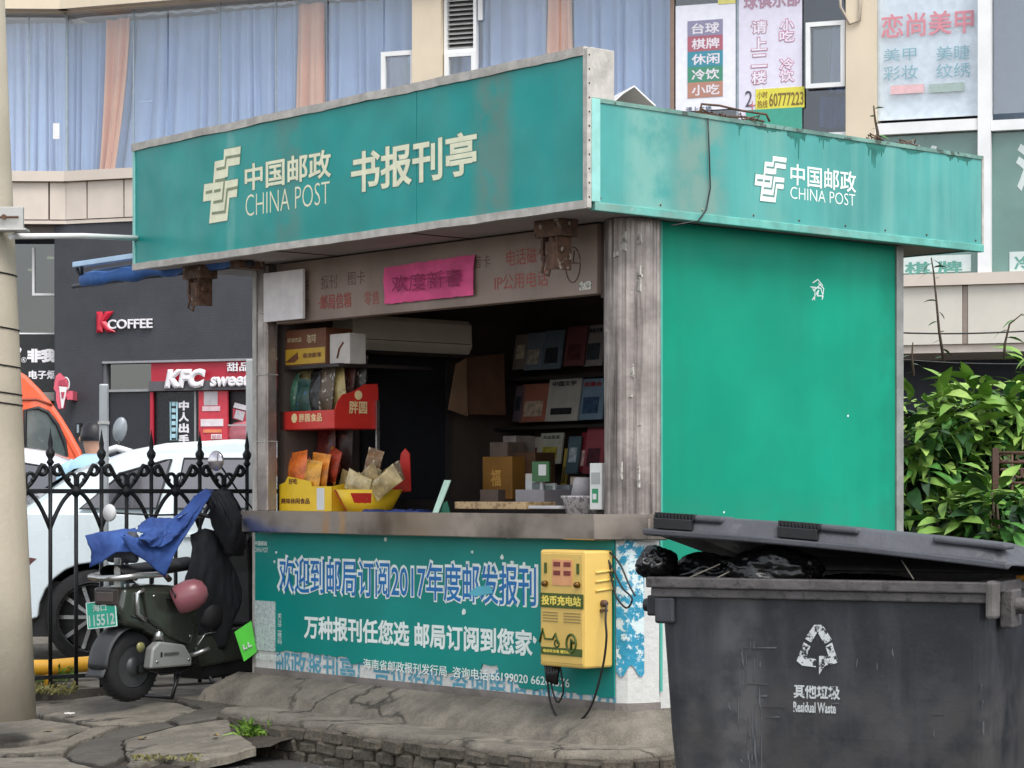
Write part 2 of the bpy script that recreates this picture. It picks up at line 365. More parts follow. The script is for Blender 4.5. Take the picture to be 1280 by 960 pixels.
def cap_fn():
    m = MB(); P_ = []
    for i in range(len(path)-1):
        a_, c_ = Vector(path[i]), Vector(path[i+1]); n_ = max(2, int((c_-a_).length/.05))
        for j in range(n_): P_.append(tuple(a_.lerp(c_, j/n_)))
    P_.append(path[-1]); n_ = len(P_)
    wob = [(.010*noise.noise(Vector((k*.21, 0, 1)))+.008*noise.noise(Vector((k*.9, 5, 1)))) for k in range(n_)]
    o0 = offp(P_, 0); o0 = [(p[0], p[1]-wob[k]) for k, p in enumerate(o0)]; o1 = offp(P_, -.03); o2 = offp(P_, -.46)
    rows = [[(p[0], p[1], .178+wob[k]*.5) for k, p in enumerate(o0)], [(p[0], p[1], .196+wob[k]) for k, p in enumerate(o0)], [(p[0], p[1], .215+wob[k]*.6) for k, p in enumerate(o1)], [(p[0], p[1], .212) for p in o2]]
    v = [q for r in rows for q in r]
    m.add(v, [(r*n_+k, r*n_+k+1, (r+1)*n_+k+1, (r+1)*n_+k) for r in range(3) for k in range(n_-1)], 0, True)
    return m
# cap only along front + corner; skip the very long side
cap_fn().build('concrete_cap', concrete, kerb)
bk = [MB().box(-.1, .1, -.03, .04, -.03, .03) for _ in range(3)]
srcs = []
for i in range(5):
    m = MB(); L_, H_ = [(.075, .034), (.068, .036), (.08, .032), (.07, .03), (.076, .035)][i]
    m.box(-L_, L_, -.035, .04, -H_, H_)
    m.v = [(x+R.uniform(-.009, .009), y+R.uniform(-.008, .008), z+R.uniform(-.006, .006)) for x, y, z in m.v]
    me = m.mesh('brick', brick_m); srcs.append(me)
def along(p, s):
    for i in range(len(p)-1):
        d = math.dist(p[i], p[i+1])
        if s <= d: t = s/d; return (p[i][0]+(p[i+1][0]-p[i][0])*t, p[i][1]+(p[i+1][1]-p[i][1])*t), math.atan2(p[i+1][1]-p[i][1], p[i+1][0]-p[i][0])
        s -= d
    return None
for row, z in ((0, .146), (1, .078), (2, .012)):
    s_ = .08+(row % 2)*.08
    while s_ < 4.2:
        q = along(path, s_)
        if q:
            o = bpy.data.objects.new('brick', R.choice(srcs)); COL.objects.link(o); o.parent = kerb
            o.location = (q[0][0], q[0][1]+R.uniform(-.008, .016), z+R.uniform(-.008, .008)); o.rotation_euler = (R.uniform(-.08, .08), R.uniform(-.06, .06), q[1]+R.uniform(-.06, .06)+(pi if R.random() < .5 else 0))
            bv = o.modifiers.new('bevel', 'BEVEL'); bv.width = .012; bv.segments = 1
        s_ += .166+R.uniform(-.008, .012)
# ================================================================== NEWSSTAND
ks = thing('newsstand', 'teal street newsstand with open counter window and slanting fascia', 'newsstand', K)
YF = -.08; ZT, ZB = 1.33, 1.21; SOF = 2.81
def kp(name, mb, m, **k): return mb.build(name, m, ks, **k)
# skirt (sloping concrete foot)
def skirt():
    P0 = [(-3.3, YF-.03), (0, YF-.03), (.10, .04), (.12, 2.2)]
    P1 = [(-3.42, -.34), (.06, -.36), (.33, -.12), (.36, 2.3)]
    m = MB(); v = []; n_ = 0
    A_, B_ = [], []
    for i in range(3):
        k = max(3, int(math.dist(P0[i], P0[i+1])/.08))
        for j in range(k): t = j/k; A_.append(Vector(P0[i]).lerp(Vector(P0[i+1]), t)); B_.append(Vector(P1[i]).lerp(Vector(P1[i+1]), t))
    n_ = len(A_)
    for r in range(6):
        for k in range(n_):
            t = r/5; p = A_[k].lerp(B_[k], t); w = .006*noise.noise(Vector((p.x*5, p.y*5, r)))
            z = .365-.13*t+(.005*sin(t*pi))+w*.5
            v.append((p.x, p.y, z if r < 5 else .19))
    m.add(v, [(r*n_+k, r*n_+k+1, (r+1)*n_+k+1, (r+1)*n_+k) for r in range(5) for k in range(n_-1)], 0, True)
    m.add([(-3.3, YF-.03, .365), (-3.42, -.34, .19), (-3.3, YF-.03, .19)], [(0, 1, 2)])
    return m
kp('concrete_skirt', skirt(), concrete)
kp('floor', MB().box(-3.12, .04, -.02, 2.1, .15, .34), concrete_d)
# lower wall: bare plaster face with chamfered corner
kp('lower_wall', MB().prism([(-3.15, YF), (0, YF), (.05, -.05), (.085, .02), (.10, .12), (.02, .12), (-.05, 0), (-3.15, 0)], .33, ZB, 'z'), plaster)
kp('base_band', MB().prism([(-3.16, YF-.012), (0.005, YF-.012), (.06, -.058), (.098, .015), (.112, .12), (.05, .12), (-.02, -.02), (-3.16, -.02)], .33, .40, 'z'), mat('grimy_base_band', '#77706a', .9, var=.25, vs=6, bump=.6, bs=40))
# flaking blue area on the curved corner
def corner_pt(t):
    P_ = [(0, YF), (.05, -.05), (.085, .02), (.10, .12)]; q = along(P_, min(.999, t)*sum(math.dist(P_[i], P_[i+1]) for i in range(3))); return q[0]
def flk():
    m = MB()
    def fn(u, v):
        t = u*.62; x, y = corner_pt(t); return (x+.004, y-.005, .56-.03*sin(u*9)+(ZB-.56)*v)
    return m.grid(fn, 12, 6)
kp('flaking_paint', flk(), flake)
# printed poster with torn lower edge
def torn(xa, xb, zt, zb, amp, y0, y1, seed, step=.03):
    pts = [(xa, zt), (xb, zt)]; x = xb
    while x > xa:
        pts.append((x, zb(x)+amp*noise.noise(Vector((x*7, seed, 0)))+amp*.5*noise.noise(Vector((x*29, seed, 2))))); x -= step
    pts.append((xa, zb(xa)))
    return MB().prism(pts, y0, y1, 'y')
poster_m = mat('teal_printed_poster', '#05857c', .38, spec=.3, var=.1, vs=1.5, streak=.1, dirt='#2d9a8a', bump=.05, bs=10, spots=.5, spot_s=45, spot_col='#9fd0c8', spot_lo=.74, stretch=(3, 3, 1))
kp('torn_white_backing', torn(-3.149, -.01, .60, lambda x: .385, .012, YF-.006, YF, 4), plaster)
blue_ink = flat('faded_blue_ink', '#4f93a8', .6, spots=.8, spot_s=30, spot_col='#c9c9c4', spot_lo=.55)
ktext('lettering', '邮政报刊亭广告位招租 咨询电话:66203576', blue_ink, ks, K, 'y', YF-.0075, (345, 812, 845), 770, bold=.02)
kp('poster', torn(-3.148, -.002, ZB, lambda x: .475+.035*(x < -2.2)-.045*(x > -.75)+(.06 if -1.05 < x < -.9 else 0), .022, YF-.014, YF-.0065, 9), poster_m)
YP = YF-.0155
blue_l = flat('blue_print', '#006cae', .4, spots=.25, spot_s=25, spot_col='#3a9ac0', spot_lo=.62)
lett_w = flat('white_lettering', '#dfe8e2', .45, spots=.35, spot_s=30, spot_col='#88bdb2', spot_lo=.66)
sf = '欢迎到邮局订阅2017年度邮发报刊'
ktext('lettering', sf, lett_w, ks, K, 'y', YP, (346, 692, 743), 673, bold=.06)
ktext('lettering', sf, blue_l, ks, K, 'y', YP-.001, (349, 696, 740), 670, bold=.012)
ktext('lettering', '万种报刊任您选 邮局订阅到您家', lett_w, ks, K, 'y', YP, (380, 768, 798), 666, bold=.03)
ktext('lettering', '海南省邮政报刊发行局  咨询电话:66199020 66203576', lett_w, ks, K, 'y', YP, (454, 823, 836), 712, bold=.01)
ktext('lettering', '中国邮政', lett_w, ks, K, 'y', YP, (318.5, 676, 682), 334, bold=.02)
ktext('lettering', 'CHINA POST', lett_w, ks, K, 'y', YP, (318.5, 684, 690), 335)
ktext('lettering', '邮政官方微信号', lett_w, ks, K, 'y', YP, (319, 816, 824), 352, bold=.01)
for i, ch in enumerate('关注二维码'):
    ktext('lettering', ch, lett_w, ks, K, 'y', YP, (347, 766+i*8, 773+i*8), 352)
x0, z0 = K.on_y(318.5, 812, YP); x1, z1 = K.on_y(344, 752, YP)
kp('blank_code_square', MB().box(x0, x1, YP-.002, YP+.003, z0, z1), mat('speckled_print', '#b9c6c2', .5, var=.15, vs=40, spots=.6, spot_s=90, spot_col='#66706e', spot_lo=.52))
# torn strip of loose poster film
x0, z0 = K.on_y(585, 742, YP); x1, _ = K.on_y(617, 742, YP)
kp('peeled_film', MB().prism([(x0, z0), (x0+.07, z0-.012), (x1, z0+.01), (x1-.03, z0+.05), (x0+.08, z0+.04)], YP-.004, YP, 'y'), flat('pale_film', '#58b2c4', .4))
for px, py, s_ in ((580, 765, .02), (482, 674, .016), (590, 690, .014), (628, 697, .018), (640, 703, .02), (655, 706, .02), (668, 800, .02), (345, 690, .012), (343, 702, .014), (510, 790, .012), (420, 800, .012)):
    x, z = K.on_y(px, py, YP); kp('paint_chip', MB().prism([(x+s_*R.uniform(.5, 1)*cos(t), z+s_*R.uniform(.4, 1.3)*sin(t)*.9) for t in (0, .9, 1.9, 3, 4, 5.2)], YP-.0012, YP+.002, 'y'), lett_w)
# counter: stainless edge with chamfered return
cp = [(-3.09-.03, YF-.12), (-.03, YF-.12), (.155, .02), (.17, .16), (.17, .30)]
ci = [(-3.12, .34), (-.12, .34), (-.12, .16), (-.1, .30), (-.1, .3)]
kp('counter_top', MB().prism([(-3.13, -.19), (-.03, -.19), (.14, .0), (.158, .1), (-.08, .1), (-.08, .42), (-3.13, .42)], ZT-.02, ZT, 'z'), steel)
m = MB(); outer = [(-3.13, YF-.125), (-.03, YF-.125), (.155, .0), (.165, .12)]; inner = offp(outer, -.03)
m.prism(outer+inner[::-1], ZB, ZT+.004, 'z'); kp('counter_edge', m, steel, bevel=.006)
kp('counter_edge_lip', MB().prism(offp(outer, .004)+offp(outer, -.006)[::-1], ZT-.012, ZT+.010, 'z'), steel)
kp('counter_underside', MB().prism([(-3.1, -.17), (-.05, -.17), (.12, .0), (.12, .1), (-.1, .1), (-.1, .0), (-3.1, .0)], ZB+.012, ZB+.022, 'z'), steel)
# corner column (clad, fluted) and left column
def flute(u, v):
    a_ = 2*pi*u; q = noise.noise(Vector((cos(a_)*5, sin(a_)*5, v*.35))); r = .137+.010*q+.006*max(0, 1-abs(noise.noise(Vector((cos(a_)*9, sin(a_)*9, v*.25+5))))*9)-.004*max(0, 1-abs(noise.noise(Vector((cos(a_)*7, sin(a_)*7, v*.2+9))))*12)
    return (.0+r*cos(a_), .035+r*sin(a_), ZT+.004+(SOF-ZT-.004)*v)
kp('corner_column', MB().grid(flute, 220, 14), old_steel)
# torn labels / scraps on the column
for px, py, w, h in ((778, 312, .035, .09), (793, 303, .04, .05), (771, 322, .03, .03), (800, 360, .03, .12), (783, 497, .02, .012), (812, 532, .03, .010), (784, 470, .02, .06), (776, 600, .012, .09), (818, 610, .012, .12), (790, 345, .05, .012)):
    x, z = K.on_y(px, py, -.1); xx = max(-.125, min(.12, x)); yy = .035-math.sqrt(max(0, .142**2-xx*xx))
    kp('label_remnant', MB().prism([(xx-w/2, z), (xx+w/2, z+R.uniform(-.01, .01)), (xx+w*.4, z+h), (xx-w*.1, z+h*.8), (xx-w/2, z+h*R.uniform(.6, 1))], yy-.004, yy+.006, 'y'), flat('pale_remnant', '#b9b3aa', .7, spots=.7, spot_s=50, spot_col='#5a544e', spot_lo=.5))
kp('left_column', MB().box(-3.15, K.on_y(347, 500, .0)[0], YF, .0, ZT+.002, SOF), old_steel, bevel=.012)
kp('left_column_trim', MB().box(-3.19, -3.151, YF-.005, .05, .36, SOF), trim)
for z in (1.75, 2.15, 2.52): kp('column_band', MB().box(-3.156, K.on_y(347, 500, .0)[0]+.002, YF-.006, .002, z, z+.006), trim)
# side (right) wall with green panel
x1y, _ = K.on_x(1118, 500, .08)
kp('side_wall', MB().box(.0, .074, .14, x1y+.05, .25, SOF), plaster)
kp('green_side_panel', MB().box(.0745, .084, .145, x1y, 1.0, SOF-.002), green_panel)
kp('side_panel_edge', MB().box(.0745, .092, .135, .152, .45, SOF-.003), flat('pale_green_edge', '#4aa898'))
kp('rear_corner_trim', MB().box(.03, .095, x1y+.002, x1y+.06, .25, SOF-.004), mat('worn_aluminium', '#8f8f8a', .5, metal=.4, var=.2, vs=8, spots=.7, spot_s=10, spot_col='#d0d0c8', spot_lo=.66))
# scribble and scratches on green panel
yy, zz = K.on_x(1022, 362, .085)
for k in range(7):
    pts = [(yy+R.uniform(-.06, .06), zz+R.uniform(-.06, .06)) for _ in range(3)]
    kp('scratch_mark', MB().ribbon(pts, .006, .0845, .0856, 'x'), lett_w)
for px, py in ((905, 640), (1060, 520)):
    y_, z_ = K.on_x(px, py, .085); kp('paint_chip', MB().prism([(y_+.008*cos(t)*R.uniform(.5, 1.2), z_+.006*sin(t)*R.uniform(.5, 1.5)) for t in (0, 1, 2.2, 3.3, 4.5, 5.4)], .0845, .0855, 'x'), lett_w)
# back & left walls, ceiling, roof
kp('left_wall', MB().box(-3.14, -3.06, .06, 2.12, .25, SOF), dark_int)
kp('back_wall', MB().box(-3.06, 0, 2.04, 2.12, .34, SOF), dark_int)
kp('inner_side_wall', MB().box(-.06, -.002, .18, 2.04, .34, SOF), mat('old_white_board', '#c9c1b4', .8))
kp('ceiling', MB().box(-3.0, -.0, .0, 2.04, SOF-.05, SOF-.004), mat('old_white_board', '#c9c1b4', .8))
XF = .25; YFA = -.50; FZ0, FZ1, SZ1 = 2.81, 3.57, 3.33; XL = K.on_y(167, 250, YFA)[0]; YR = K.on_x(1228, 250, XF)[0]
kp('soffit', MB().box(XL+.05, XF-.03, YFA+.03, YR-.03, FZ0+.004, FZ0+.03), soffit_m)
kp('roof', MB().box(XL+.05, XF-.04, YFA+.16, YR-.04, SZ1-.10, SZ1-.04), mat('roof_felt', '#7a766f', .95, var=.25, spots=.5, bump=.6))
# soffit seams
for x in (-2.4, -1.2): kp('soffit_seam', MB().box(x, x+.012, YFA+.03, .6, FZ0-.0, FZ0+.003), dark_int)
# front fascia
xs = K.on_y(521, 180, YFA)[0]
kp('front_fascia_panel', MB().box(XL+.02, xs-.004, YFA, YFA+.03, FZ0+.035, FZ1-.03), teal)
kp('front_fascia_panel', MB().box(xs+.004, XF-.025, YFA, YFA+.03, FZ0+.035, FZ1-.03), teal)
kp('fascia_back_board', MB().box(XL+.02, XF-.02, YFA+.13, YFA+.16, FZ0+.01, FZ1-.01), trim)
kp('panel_seam', MB().box(xs-.004, xs+.004, YFA+.004, YFA+.03, FZ0+.035, FZ1-.03), flat('seam_sealant', '#5fb5ac'))
def wav(x0, x1, y0, y1, z0, z1, a_=.006):
    m = MB(); n_ = 60; v = []; fs = []
    for i in range(n_+1):
        x = x0+(x1-x0)*i/n_; w = a_*noise.noise(Vector((x*4, z0, 0)))+a_*.5*noise.noise(Vector((x*17, z0, 2)))
        v += [(x, y0-w*.5, z0+w), (x, y1, z0+w), (x, y1, z1+w*.6), (x, y0-w*.5, z1+w*.6)]
    for i in range(n_):
        for k in range(4): fs.append((4*i+k, 4*i+(k+1) % 4, 4*i+4+(k+1) % 4, 4*i+4+k))
    fs += [(0, 1, 2, 3), tuple(4*n_+k for k in (3, 2, 1, 0))]
    m.add(v, fs); return m
kp('fascia_top_trim', wav(XL-.01, XF-.02, YFA-.012, YFA+.17, FZ1-.032, FZ1+.012), trim)
kp('fascia_bottom_trim', wav(XL, XF-.004, YFA-.012, YFA+.02, FZ0-.004, FZ0+.036, .004), trim)
kp('fascia_left_trim', MB().box(XL, XL+.02, YFA-.008, YFA+.16, FZ0+.03, FZ1-.03), flat('pale_teal_trim', '#8fc9c0'))
kp('fascia_end_post', MB().box(XF-.026, XF+.004, YFA-.010, YFA+.018, FZ0, FZ1), trim)
m = MB(); m.box(XF-.02, XF-.002, YFA+.018, YFA+.175, SZ1-.03, FZ1+.01); kp('fascia_end_board', m, trim, bevel=.004)
for k in range(11): # rivets on the end post
    kp('rivet', MB().lathe([(.005, 0), (.004, .003), (0, .004)], 8, (XF+.004, YFA+.004, FZ0+.05+k*.068), 'x'), rust)
# side fascia
kp('side_fascia_panel', MB().box(XF-.012, XF, YFA+.02, YR, FZ0+.028, SZ1-.01), teal_side)
m = MB(); 
kp('side_fascia_bottom_trim', MB().box(XF-.03, XF+.008, YFA+.04, YR+.006, FZ0-.012, FZ0+.03), mat('side_trim_teal', '#5fa79b', .6, var=.2, vs=9, streak=.5, dirt='#8a8f86', spots=.5, spot_s=20, spot_col='#b5beb4', spot_lo=.6, stretch=(2, 2, 9)), bevel=.004)
kp('side_fascia_corner_strip', MB().box(XF-.01, XF+.007, YFA+.019, YFA+.075, FZ0+.03, SZ1+.005), flat('pale_teal_trim', '#8fc9c0'), bevel=.003)
kp('side_fascia_top_trim', MB().box(XF-.03, XF+.006, YFA+.02, YR, SZ1-.012, SZ1+.008), mat('mossy_top_edge', '#6b8f84', .8, var=.3, vs=7, spots=.8, spot_s=9, spot_col='#3b4038', spot_lo=.55))
kp('side_fascia_end', MB().box(XL+.3, XF-.001, YR-.012, YR+.004, FZ0, SZ1), teal_side)
kp('side_fascia_end_post', MB().box(XF-.012, XF+.006, YR-.01, YR+.006, FZ0-.01, SZ1+.01), trim)
for s_ in range(9):
    y_ = YFA+.1+s_*(YR-YFA-.2)/8+R.uniform(-.04, .04)
    kp('rivet', MB().lathe([(.006, 0), (.005, .003), (0, .005)], 8, (XF, y_, FZ0+.05), 'x'), rust)
# dark paint runs below the top edge
drip = flat('dark_green_run', '#0b665a', .5, var=.25)
for px, w, h in ((996, .15, .17), (1030, .12, .06), (1095, .17, .14), (925, .06, .06), (960, .2, .02), (1060, .2, .02), (1140, .2, .025), (1205, .14, .07), (1188, .08, .03)):
    yc, _ = K.on_x(px, 170, XF); pts = [(yc-w/2, SZ1-.012), (yc+w/2, SZ1-.012)]; x_ = yc+w/2
    pts.append((x_, SZ1-.018))
    while x_ > yc-w/2+.02:
        t = (x_-yc)/(w/2); d_ = h*max(.08, max(0, 1-abs(t))**.8)*R.choice((.25, .5, 1, .9, .35)); g_ = R.uniform(.006, .014)
        pts += [(x_-g_*.4, SZ1-.02-d_*.9), (x_-g_*.7, SZ1-.02-d_), (x_-g_, SZ1-.02-d_*.85), (x_-g_*1.3, SZ1-.02-h*.12)]; x_ -= g_*1.5
    pts.append((yc-w/2, SZ1-.018))
    kp('paint_run', MB().prism(pts, XF+.0005, XF+.0012, 'x'), drip)
# fascia lettering
YFL = YFA-.0012
ct = flat('cream_letters', '#e3e2c2', .4, spots=.2, spot_s=30, spot_col='#b8c2a2', spot_lo=.68)
shadow_ink = flat('dull_letter_outline', '#4f8478', .5)
def double(s, L, Rp, plane, c, fr, bold, sgn, m1, m2):
    ktext('lettering', s, m2, ks, fr, plane, c, (L[0]-1, L[1]-1, L[2]+1), Rp+1, bold=bold+.022)
    ktext('lettering', s, m1, ks, fr, plane, c+sgn*.0012, L, Rp, bold=bold)
double('中国邮政', (306, 206, 240), 414, 'y', YFL, K, .02, -1, ct, shadow_ink)
ktext('lettering', 'CHINA POST', ct, ks, K, 'y', YFL, (307, 244, 271), 412, bold=-.012)
double('书报刊亭', (439, 191, 243), 596, 'y', YFL, K, .024, -1, ct, shadow_ink)
EA = [[(388, 130), (608, 150), (592, 325), (445, 312), (438, 412), (270, 412), (262, 440), (240, 440), (262, 222), (382, 230)],
      [(118, 420), (572, 465), (555, 640), (458, 628), (430, 848), (185, 830), (212, 602), (100, 592)]]
EG = [[(606, 238), (418, 218), (402, 313), (285, 306)], [(268, 418), (395, 430), (368, 638), (243, 630)], [(572, 548), (432, 541), (402, 755), (225, 737)], [(140, 510), (228, 513)], [(256, 520), (342, 524)]]
gap_ink = flat('dull_gap_ink', '#7f8a6c', .5)
def emblem(org, size, plane, c, sgn, m1):
    T_ = lambda x, y: (org[0]+(x-100)/508*size[0], org[1]+(1-(y-.085*(x-300)-112)/730)*size[1])
    for st in EA:
        out = [T_(x, y) for x, y in st]; cx = sum(p[0] for p in out)/len(out); cz = sum(p[1] for p in out)/len(out)
        kp('emblem_outline', MB().prism([(cx+(p[0]-cx)*1.05, cz+(p[1]-cz)*1.05) for p in out], c+sgn*.0008, c, plane), shadow_ink)
        kp('emblem_field', MB().prism(out, c+sgn*.0018, c, plane), m1)
    for i, st in enumerate(EG):
        kp('emblem_gap', MB().ribbon([T_(x, y) for x, y in st], size[0]*.042, c+sgn*(.0024+.0003*i), c+sgn*.001, plane), gap_ink if sgn < 0 else flat('faded_gap_ink', '#5f8a84'))
xa, zt = K.on_y(254, 208, YFL); xb, _ = K.on_y(301, 208, YFL); _, zb = K.on_y(254, 283, YFL)
emblem((xa, zb+.01), (xb-xa, zt-zb+.07), 'y', YFL, -1, ct)
wl = flat('white_letters', '#e8efe6', .4)
XS = XF+.0012
ktext('lettering', '中国邮政', wl, ks, K, 'x', XS, (988, 204, 231), 1070, bold=.012)
ktext('lettering', 'CHINA POST', wl, ks, K, 'x', XS, (988, 233, 248), 1069, bold=-.01)
ya, zt = K.on_x(943, 191, XS); yb, _ = K.on_x(983, 191, XS); _, zb = K.on_x(943, 243, XS)
emblem((ya, zb-.03), (yb-ya, zt-zb+.03), 'x', XS, 1, wl)
# signboard beam
bx0, bz0 = K.on_y(380, 402, -.05); bx1, bz1 = K.on_y(746, 365, -.05)
beam_m = mat('grey_signboard', '#907d71', .6, var=.12, vs=3, streak=.2, dirt='#6f625b', bump=.1, bs=15)
kp('signboard_beam', MB().box(-2.985, bx1, -.05, .03, bz0, SOF-.004), beam_m, bevel=.004)
kp('beam_shadow_gap', MB().box(bx1, -.13, -.02, .05, bz0-.02, SOF-.004), dark_int)
ri = flat('faded_red_ink', '#9c4a40', .6, spots=.7, spot_s=30, spot_col='#8d8078', spot_lo=.6)
di = flat('faded_dark_ink', '#6a4a3f', .6, spots=.7, spot_s=30, spot_col='#8d8078', spot_lo=.52)
ktext('lettering', '书', di, ks, K, 'y', -.0515, (381, 349, 365), 386)
ktext('lettering', '报刊', di, ks, K, 'y', -.0515, (401, 345, 362), 421)
ktext('lettering', '图卡', di, ks, K, 'y', -.0515, (435, 340, 357), 456)
ktext('lettering', '办', di, ks, K, 'y', -.0515, (381, 372, 389), 387)
ktext('lettering', '·邮局信箱', ri, ks, K, 'y', -.0515, (398, 369, 388), 439, bold=.015)
ktext('lettering', '零售', ri, ks, K, 'y', -.0515, (455, 365, 382), 474)
ktext('lettering', '音卡', di, ks, K, 'y', -.0515, (592, 320, 336), 613)
ktext('lettering', '电话磁卡', ri, ks, K, 'y', -.0515, (633, 313, 333), 684)
ktext('lettering', 'IP公用电话', ri, ks, K, 'y', -.0515, (618, 344, 364), 685)
kp('white_square_board', MB().box(K.on_y(330, 370, -.1)[0], K.on_y(379, 370, -.1)[0], -.105, -.085, K.on_y(330, 403, -.1)[1], K.on_y(330, 342, -.1)[1]), flat('white_board', '#e4dedc', .6), bevel=.003)
cx, cz = K.on_y(716, 331, -.052)
kp('circle_emblem', MB().tube([(cx+.055*cos(t*.262), -.052, cz+.09*sin(t*.262)) for t in range(24)], .003, 5, closed=True), di)
kp('circle_emblem', MB().tube([(cx-.03, -.052, cz+.01), (cx+.055, -.052, cz+.005)], .003, 5), di)
kp('circle_emblem', MB().tube([(cx+.01, -.052, cz+.07), (cx+.0, -.052, cz+.005)], .003, 5), di)
a0, b0 = K.on_y(724, 363, -.052); a1, b1 = K.on_y(739, 351, -.052)
kp('sticker', MB().box(a0, a1, -.053, -.0495, b0, b1), mat('speckled_sticker', '#c9c4b8', .5, spots=.9, spot_s=120, spot_col='#403b36', spot_lo=.5))
# rusty brackets under the soffit
def bracket(px, py0, py1, ycst):
    x, zt = K.on_y(px, py0, ycst); _, zb = K.on_y(px, py1, ycst); m = MB()
    m.box(x-.10, x+.10, ycst-.06, ycst+.06, zt-.02, FZ0+.003); m.box(x-.06, x-.045, ycst-.05, ycst+.05, zb+.05, zt); m.box(x+.045, x+.06, ycst-.05, ycst+.05, zb, zt)
    m.tube([(x-.09, ycst-.02, zb+.1), (x+.09, ycst-.02, zb+.1)], .016, 8); m.tube([(x, ycst-.02, zt), (x+.01, ycst-.03, zb+.04)], .022, 8); m.box(x-.02, x+.05, ycst-.055, ycst-.04, zb, zb+.14)
    m.tube([(x-.03, ycst-.05, zb+.07), (x-.05, ycst-.05, zb-.01), (x-.0, ycst-.05, zb-.03), (x+.02, ycst-.05, zb+.03)], .008, 6)
    kp('rusty_bracket', m, rust, bevel=.002)
bracket(695, 292, 338, -.24); bracket(250, 345, 383, -.3)
# roof clutter strip and small bits on the roof edge
for px, w in ((872, .1), (905, .14), (935, .09), (1090, .05), (1140, .08)):
    yc, _ = K.on_x(px, 150, XF-.05)
    m = MB()
    for k in range(4):
        p0 = Vector((XF-.06+R.uniform(-.03, .03), yc+R.uniform(-w, w), SZ1)); m.tube([p0, p0+Vector((R.uniform(-.03, .03), R.uniform(-.04, .04), R.uniform(.02, .06))), p0+Vector((0, R.uniform(-.12, .12), .02))], .004, 5)
    kp('roof_debris', m, rust)
# ------------- things hung on / standing by the stand
m = MB(); pts = []
x0, z0 = K.on_y(478, 333, -.075); x1, z1 = K.on_y(591, 322, -.075); _, zb = K.on_y(480, 381, -.075)
pink = mat('pink_paper', '#e4568c', .7, var=.2, vs=5, bump=.4, bs=12)
m.grid(lambda u, v: (x0+(x1-x0)*u+.004*sin(v*9), -.062-.012*abs(noise.noise(Vector((u*5, v*2, 0))))-.01*(1-v)*u, zb+(z0-zb)*v+.006*noise.noise(Vector((u*14, 0, v)))+(.012*(u-.5) if v > .5 else .004)), 40, 10)
pb = m.build('paper_banner', pink); pb.location = K.world(0, 0, 0); pb.rotation_euler = (0, 0, K.rot); tag(pb, 'creased pink paper banner with brush characters on the signboard', 'banner')
text('lettering', '欢度新春', flat('dark_pink_ink', '#8a2452', .7), pb, (x0+.1, zb+.06), (x1-x0-.18, z0-zb-.12), ('y', -.088), bold=.0)
# loose cable down the side fascia
wl_ = [K.on_x(886, 148, XF+.02), K.on_x(888, 200, XF+.02), K.on_x(889, 235, XF+.02), K.on_x(884, 262, XF+.02), K.on_x(874, 276, XF+.02), K.on_x(840, 282, XF+.02)]
m = MB(); m.tube([(XF-.1, wl_[0][0]+.05, SZ1+.02)]+[(XF+.014, y_, z_) for y_, z_ in wl_], .004, 6)
o = m.build('hanging_cable', black_wire, None, K.world(0, 0, 0), K.rot); tag(o, 'thin black cable hanging down over the faded side fascia', 'cable')
# awning (rolled blue) under left end
aw = thing('rolled_awning', 'rolled up blue awning on folding arms under the left fascia end', 'awning', K)
blue_cl = mat('faded_blue_cloth', '#3565a8', .75, var=.2, vs=4, streak=.3, dirt='#8ea6c4', bump=.5, bs=25, stretch=(2, 2, 2))
ax0 = K.on_y(92, 355, -.28)[0]; ax1 = -2.9; az = K.on_y(100, 355, -.28)[1]
m = MB()
m.tube([(ax0+.14+i*.1, -.28+.006*sin(i*2.3), az+.02-.0*i+.004*sin(i*1.7)) for i in range(int((ax1-ax0-.14)/.1))], [.045+.006*sin(i*1.3) for i in range(int((ax1-ax0-.14)/.1))], 14)
m.build('cloth_roll', blue_cl, aw)
MB().tube([(ax0, -.28, az-.012), (ax1, -.28, az-.012)], .018, 8).build('roller_bar', mat('dark_bar', '#33383f', .5, metal=.5), aw)
MB().box(ax0+.12, ax1, -.36, -.31, az+.10, az+.135).build('arm', mat('pale_blue_bar', '#a9c3dc', .4, metal=.3), aw, bevel=.005)
MB().tube([(ax0+.1, -.335, az+.13), (ax0+.14, -.3, az+.04), (ax0+.2, -.335, az+.11)], .012, 7).build('arm_joint', mat('dark_bar', '#33383f'), aw)
MB().box(ax0+.16, ax1, -.24, -.2, az+.06, az+.09).build('arm', mat('dull_blue_bar', '#35506e', .5, metal=.3), aw, bevel=.005)
MB().box(-3.05, -2.95, -.34, -.16, az-.04, FZ0+.004).build('wall_bracket', rust, aw)
ps = thing('plastic_sheet', 'bent white plastic sheet lying on the stand roof behind the end post', 'sheet', K, 0, 0, 0)
q = [K.on_x(px, py, XF-.25) for px, py in ((762, 130), (775, 116), (786, 108), (797, 122), (806, 134))]
m = MB(); m.add([(XF-.25+.02*i, y_, z_) for i, (y_, z_) in enumerate(q)]+[(XF-.45, y_+.05, z_-.03) for y_, z_ in q], [(i, i+1, 6+i, 5+i) for i in range(4)]); o = m.build('bent_sheet', white_pl, ps); o.modifiers.new('solid', 'SOLIDIFY').thickness = .008
wf = thing('wire_frame', 'rusty bent wire frame lying on the roof edge above the emblem', 'wire', K, 0, 0, 0)
q = [K.on_x(px, py, XF-.08) for px, py in ((874, 145), (877, 130), (900, 132), (925, 138), (958, 143), (962, 152))]
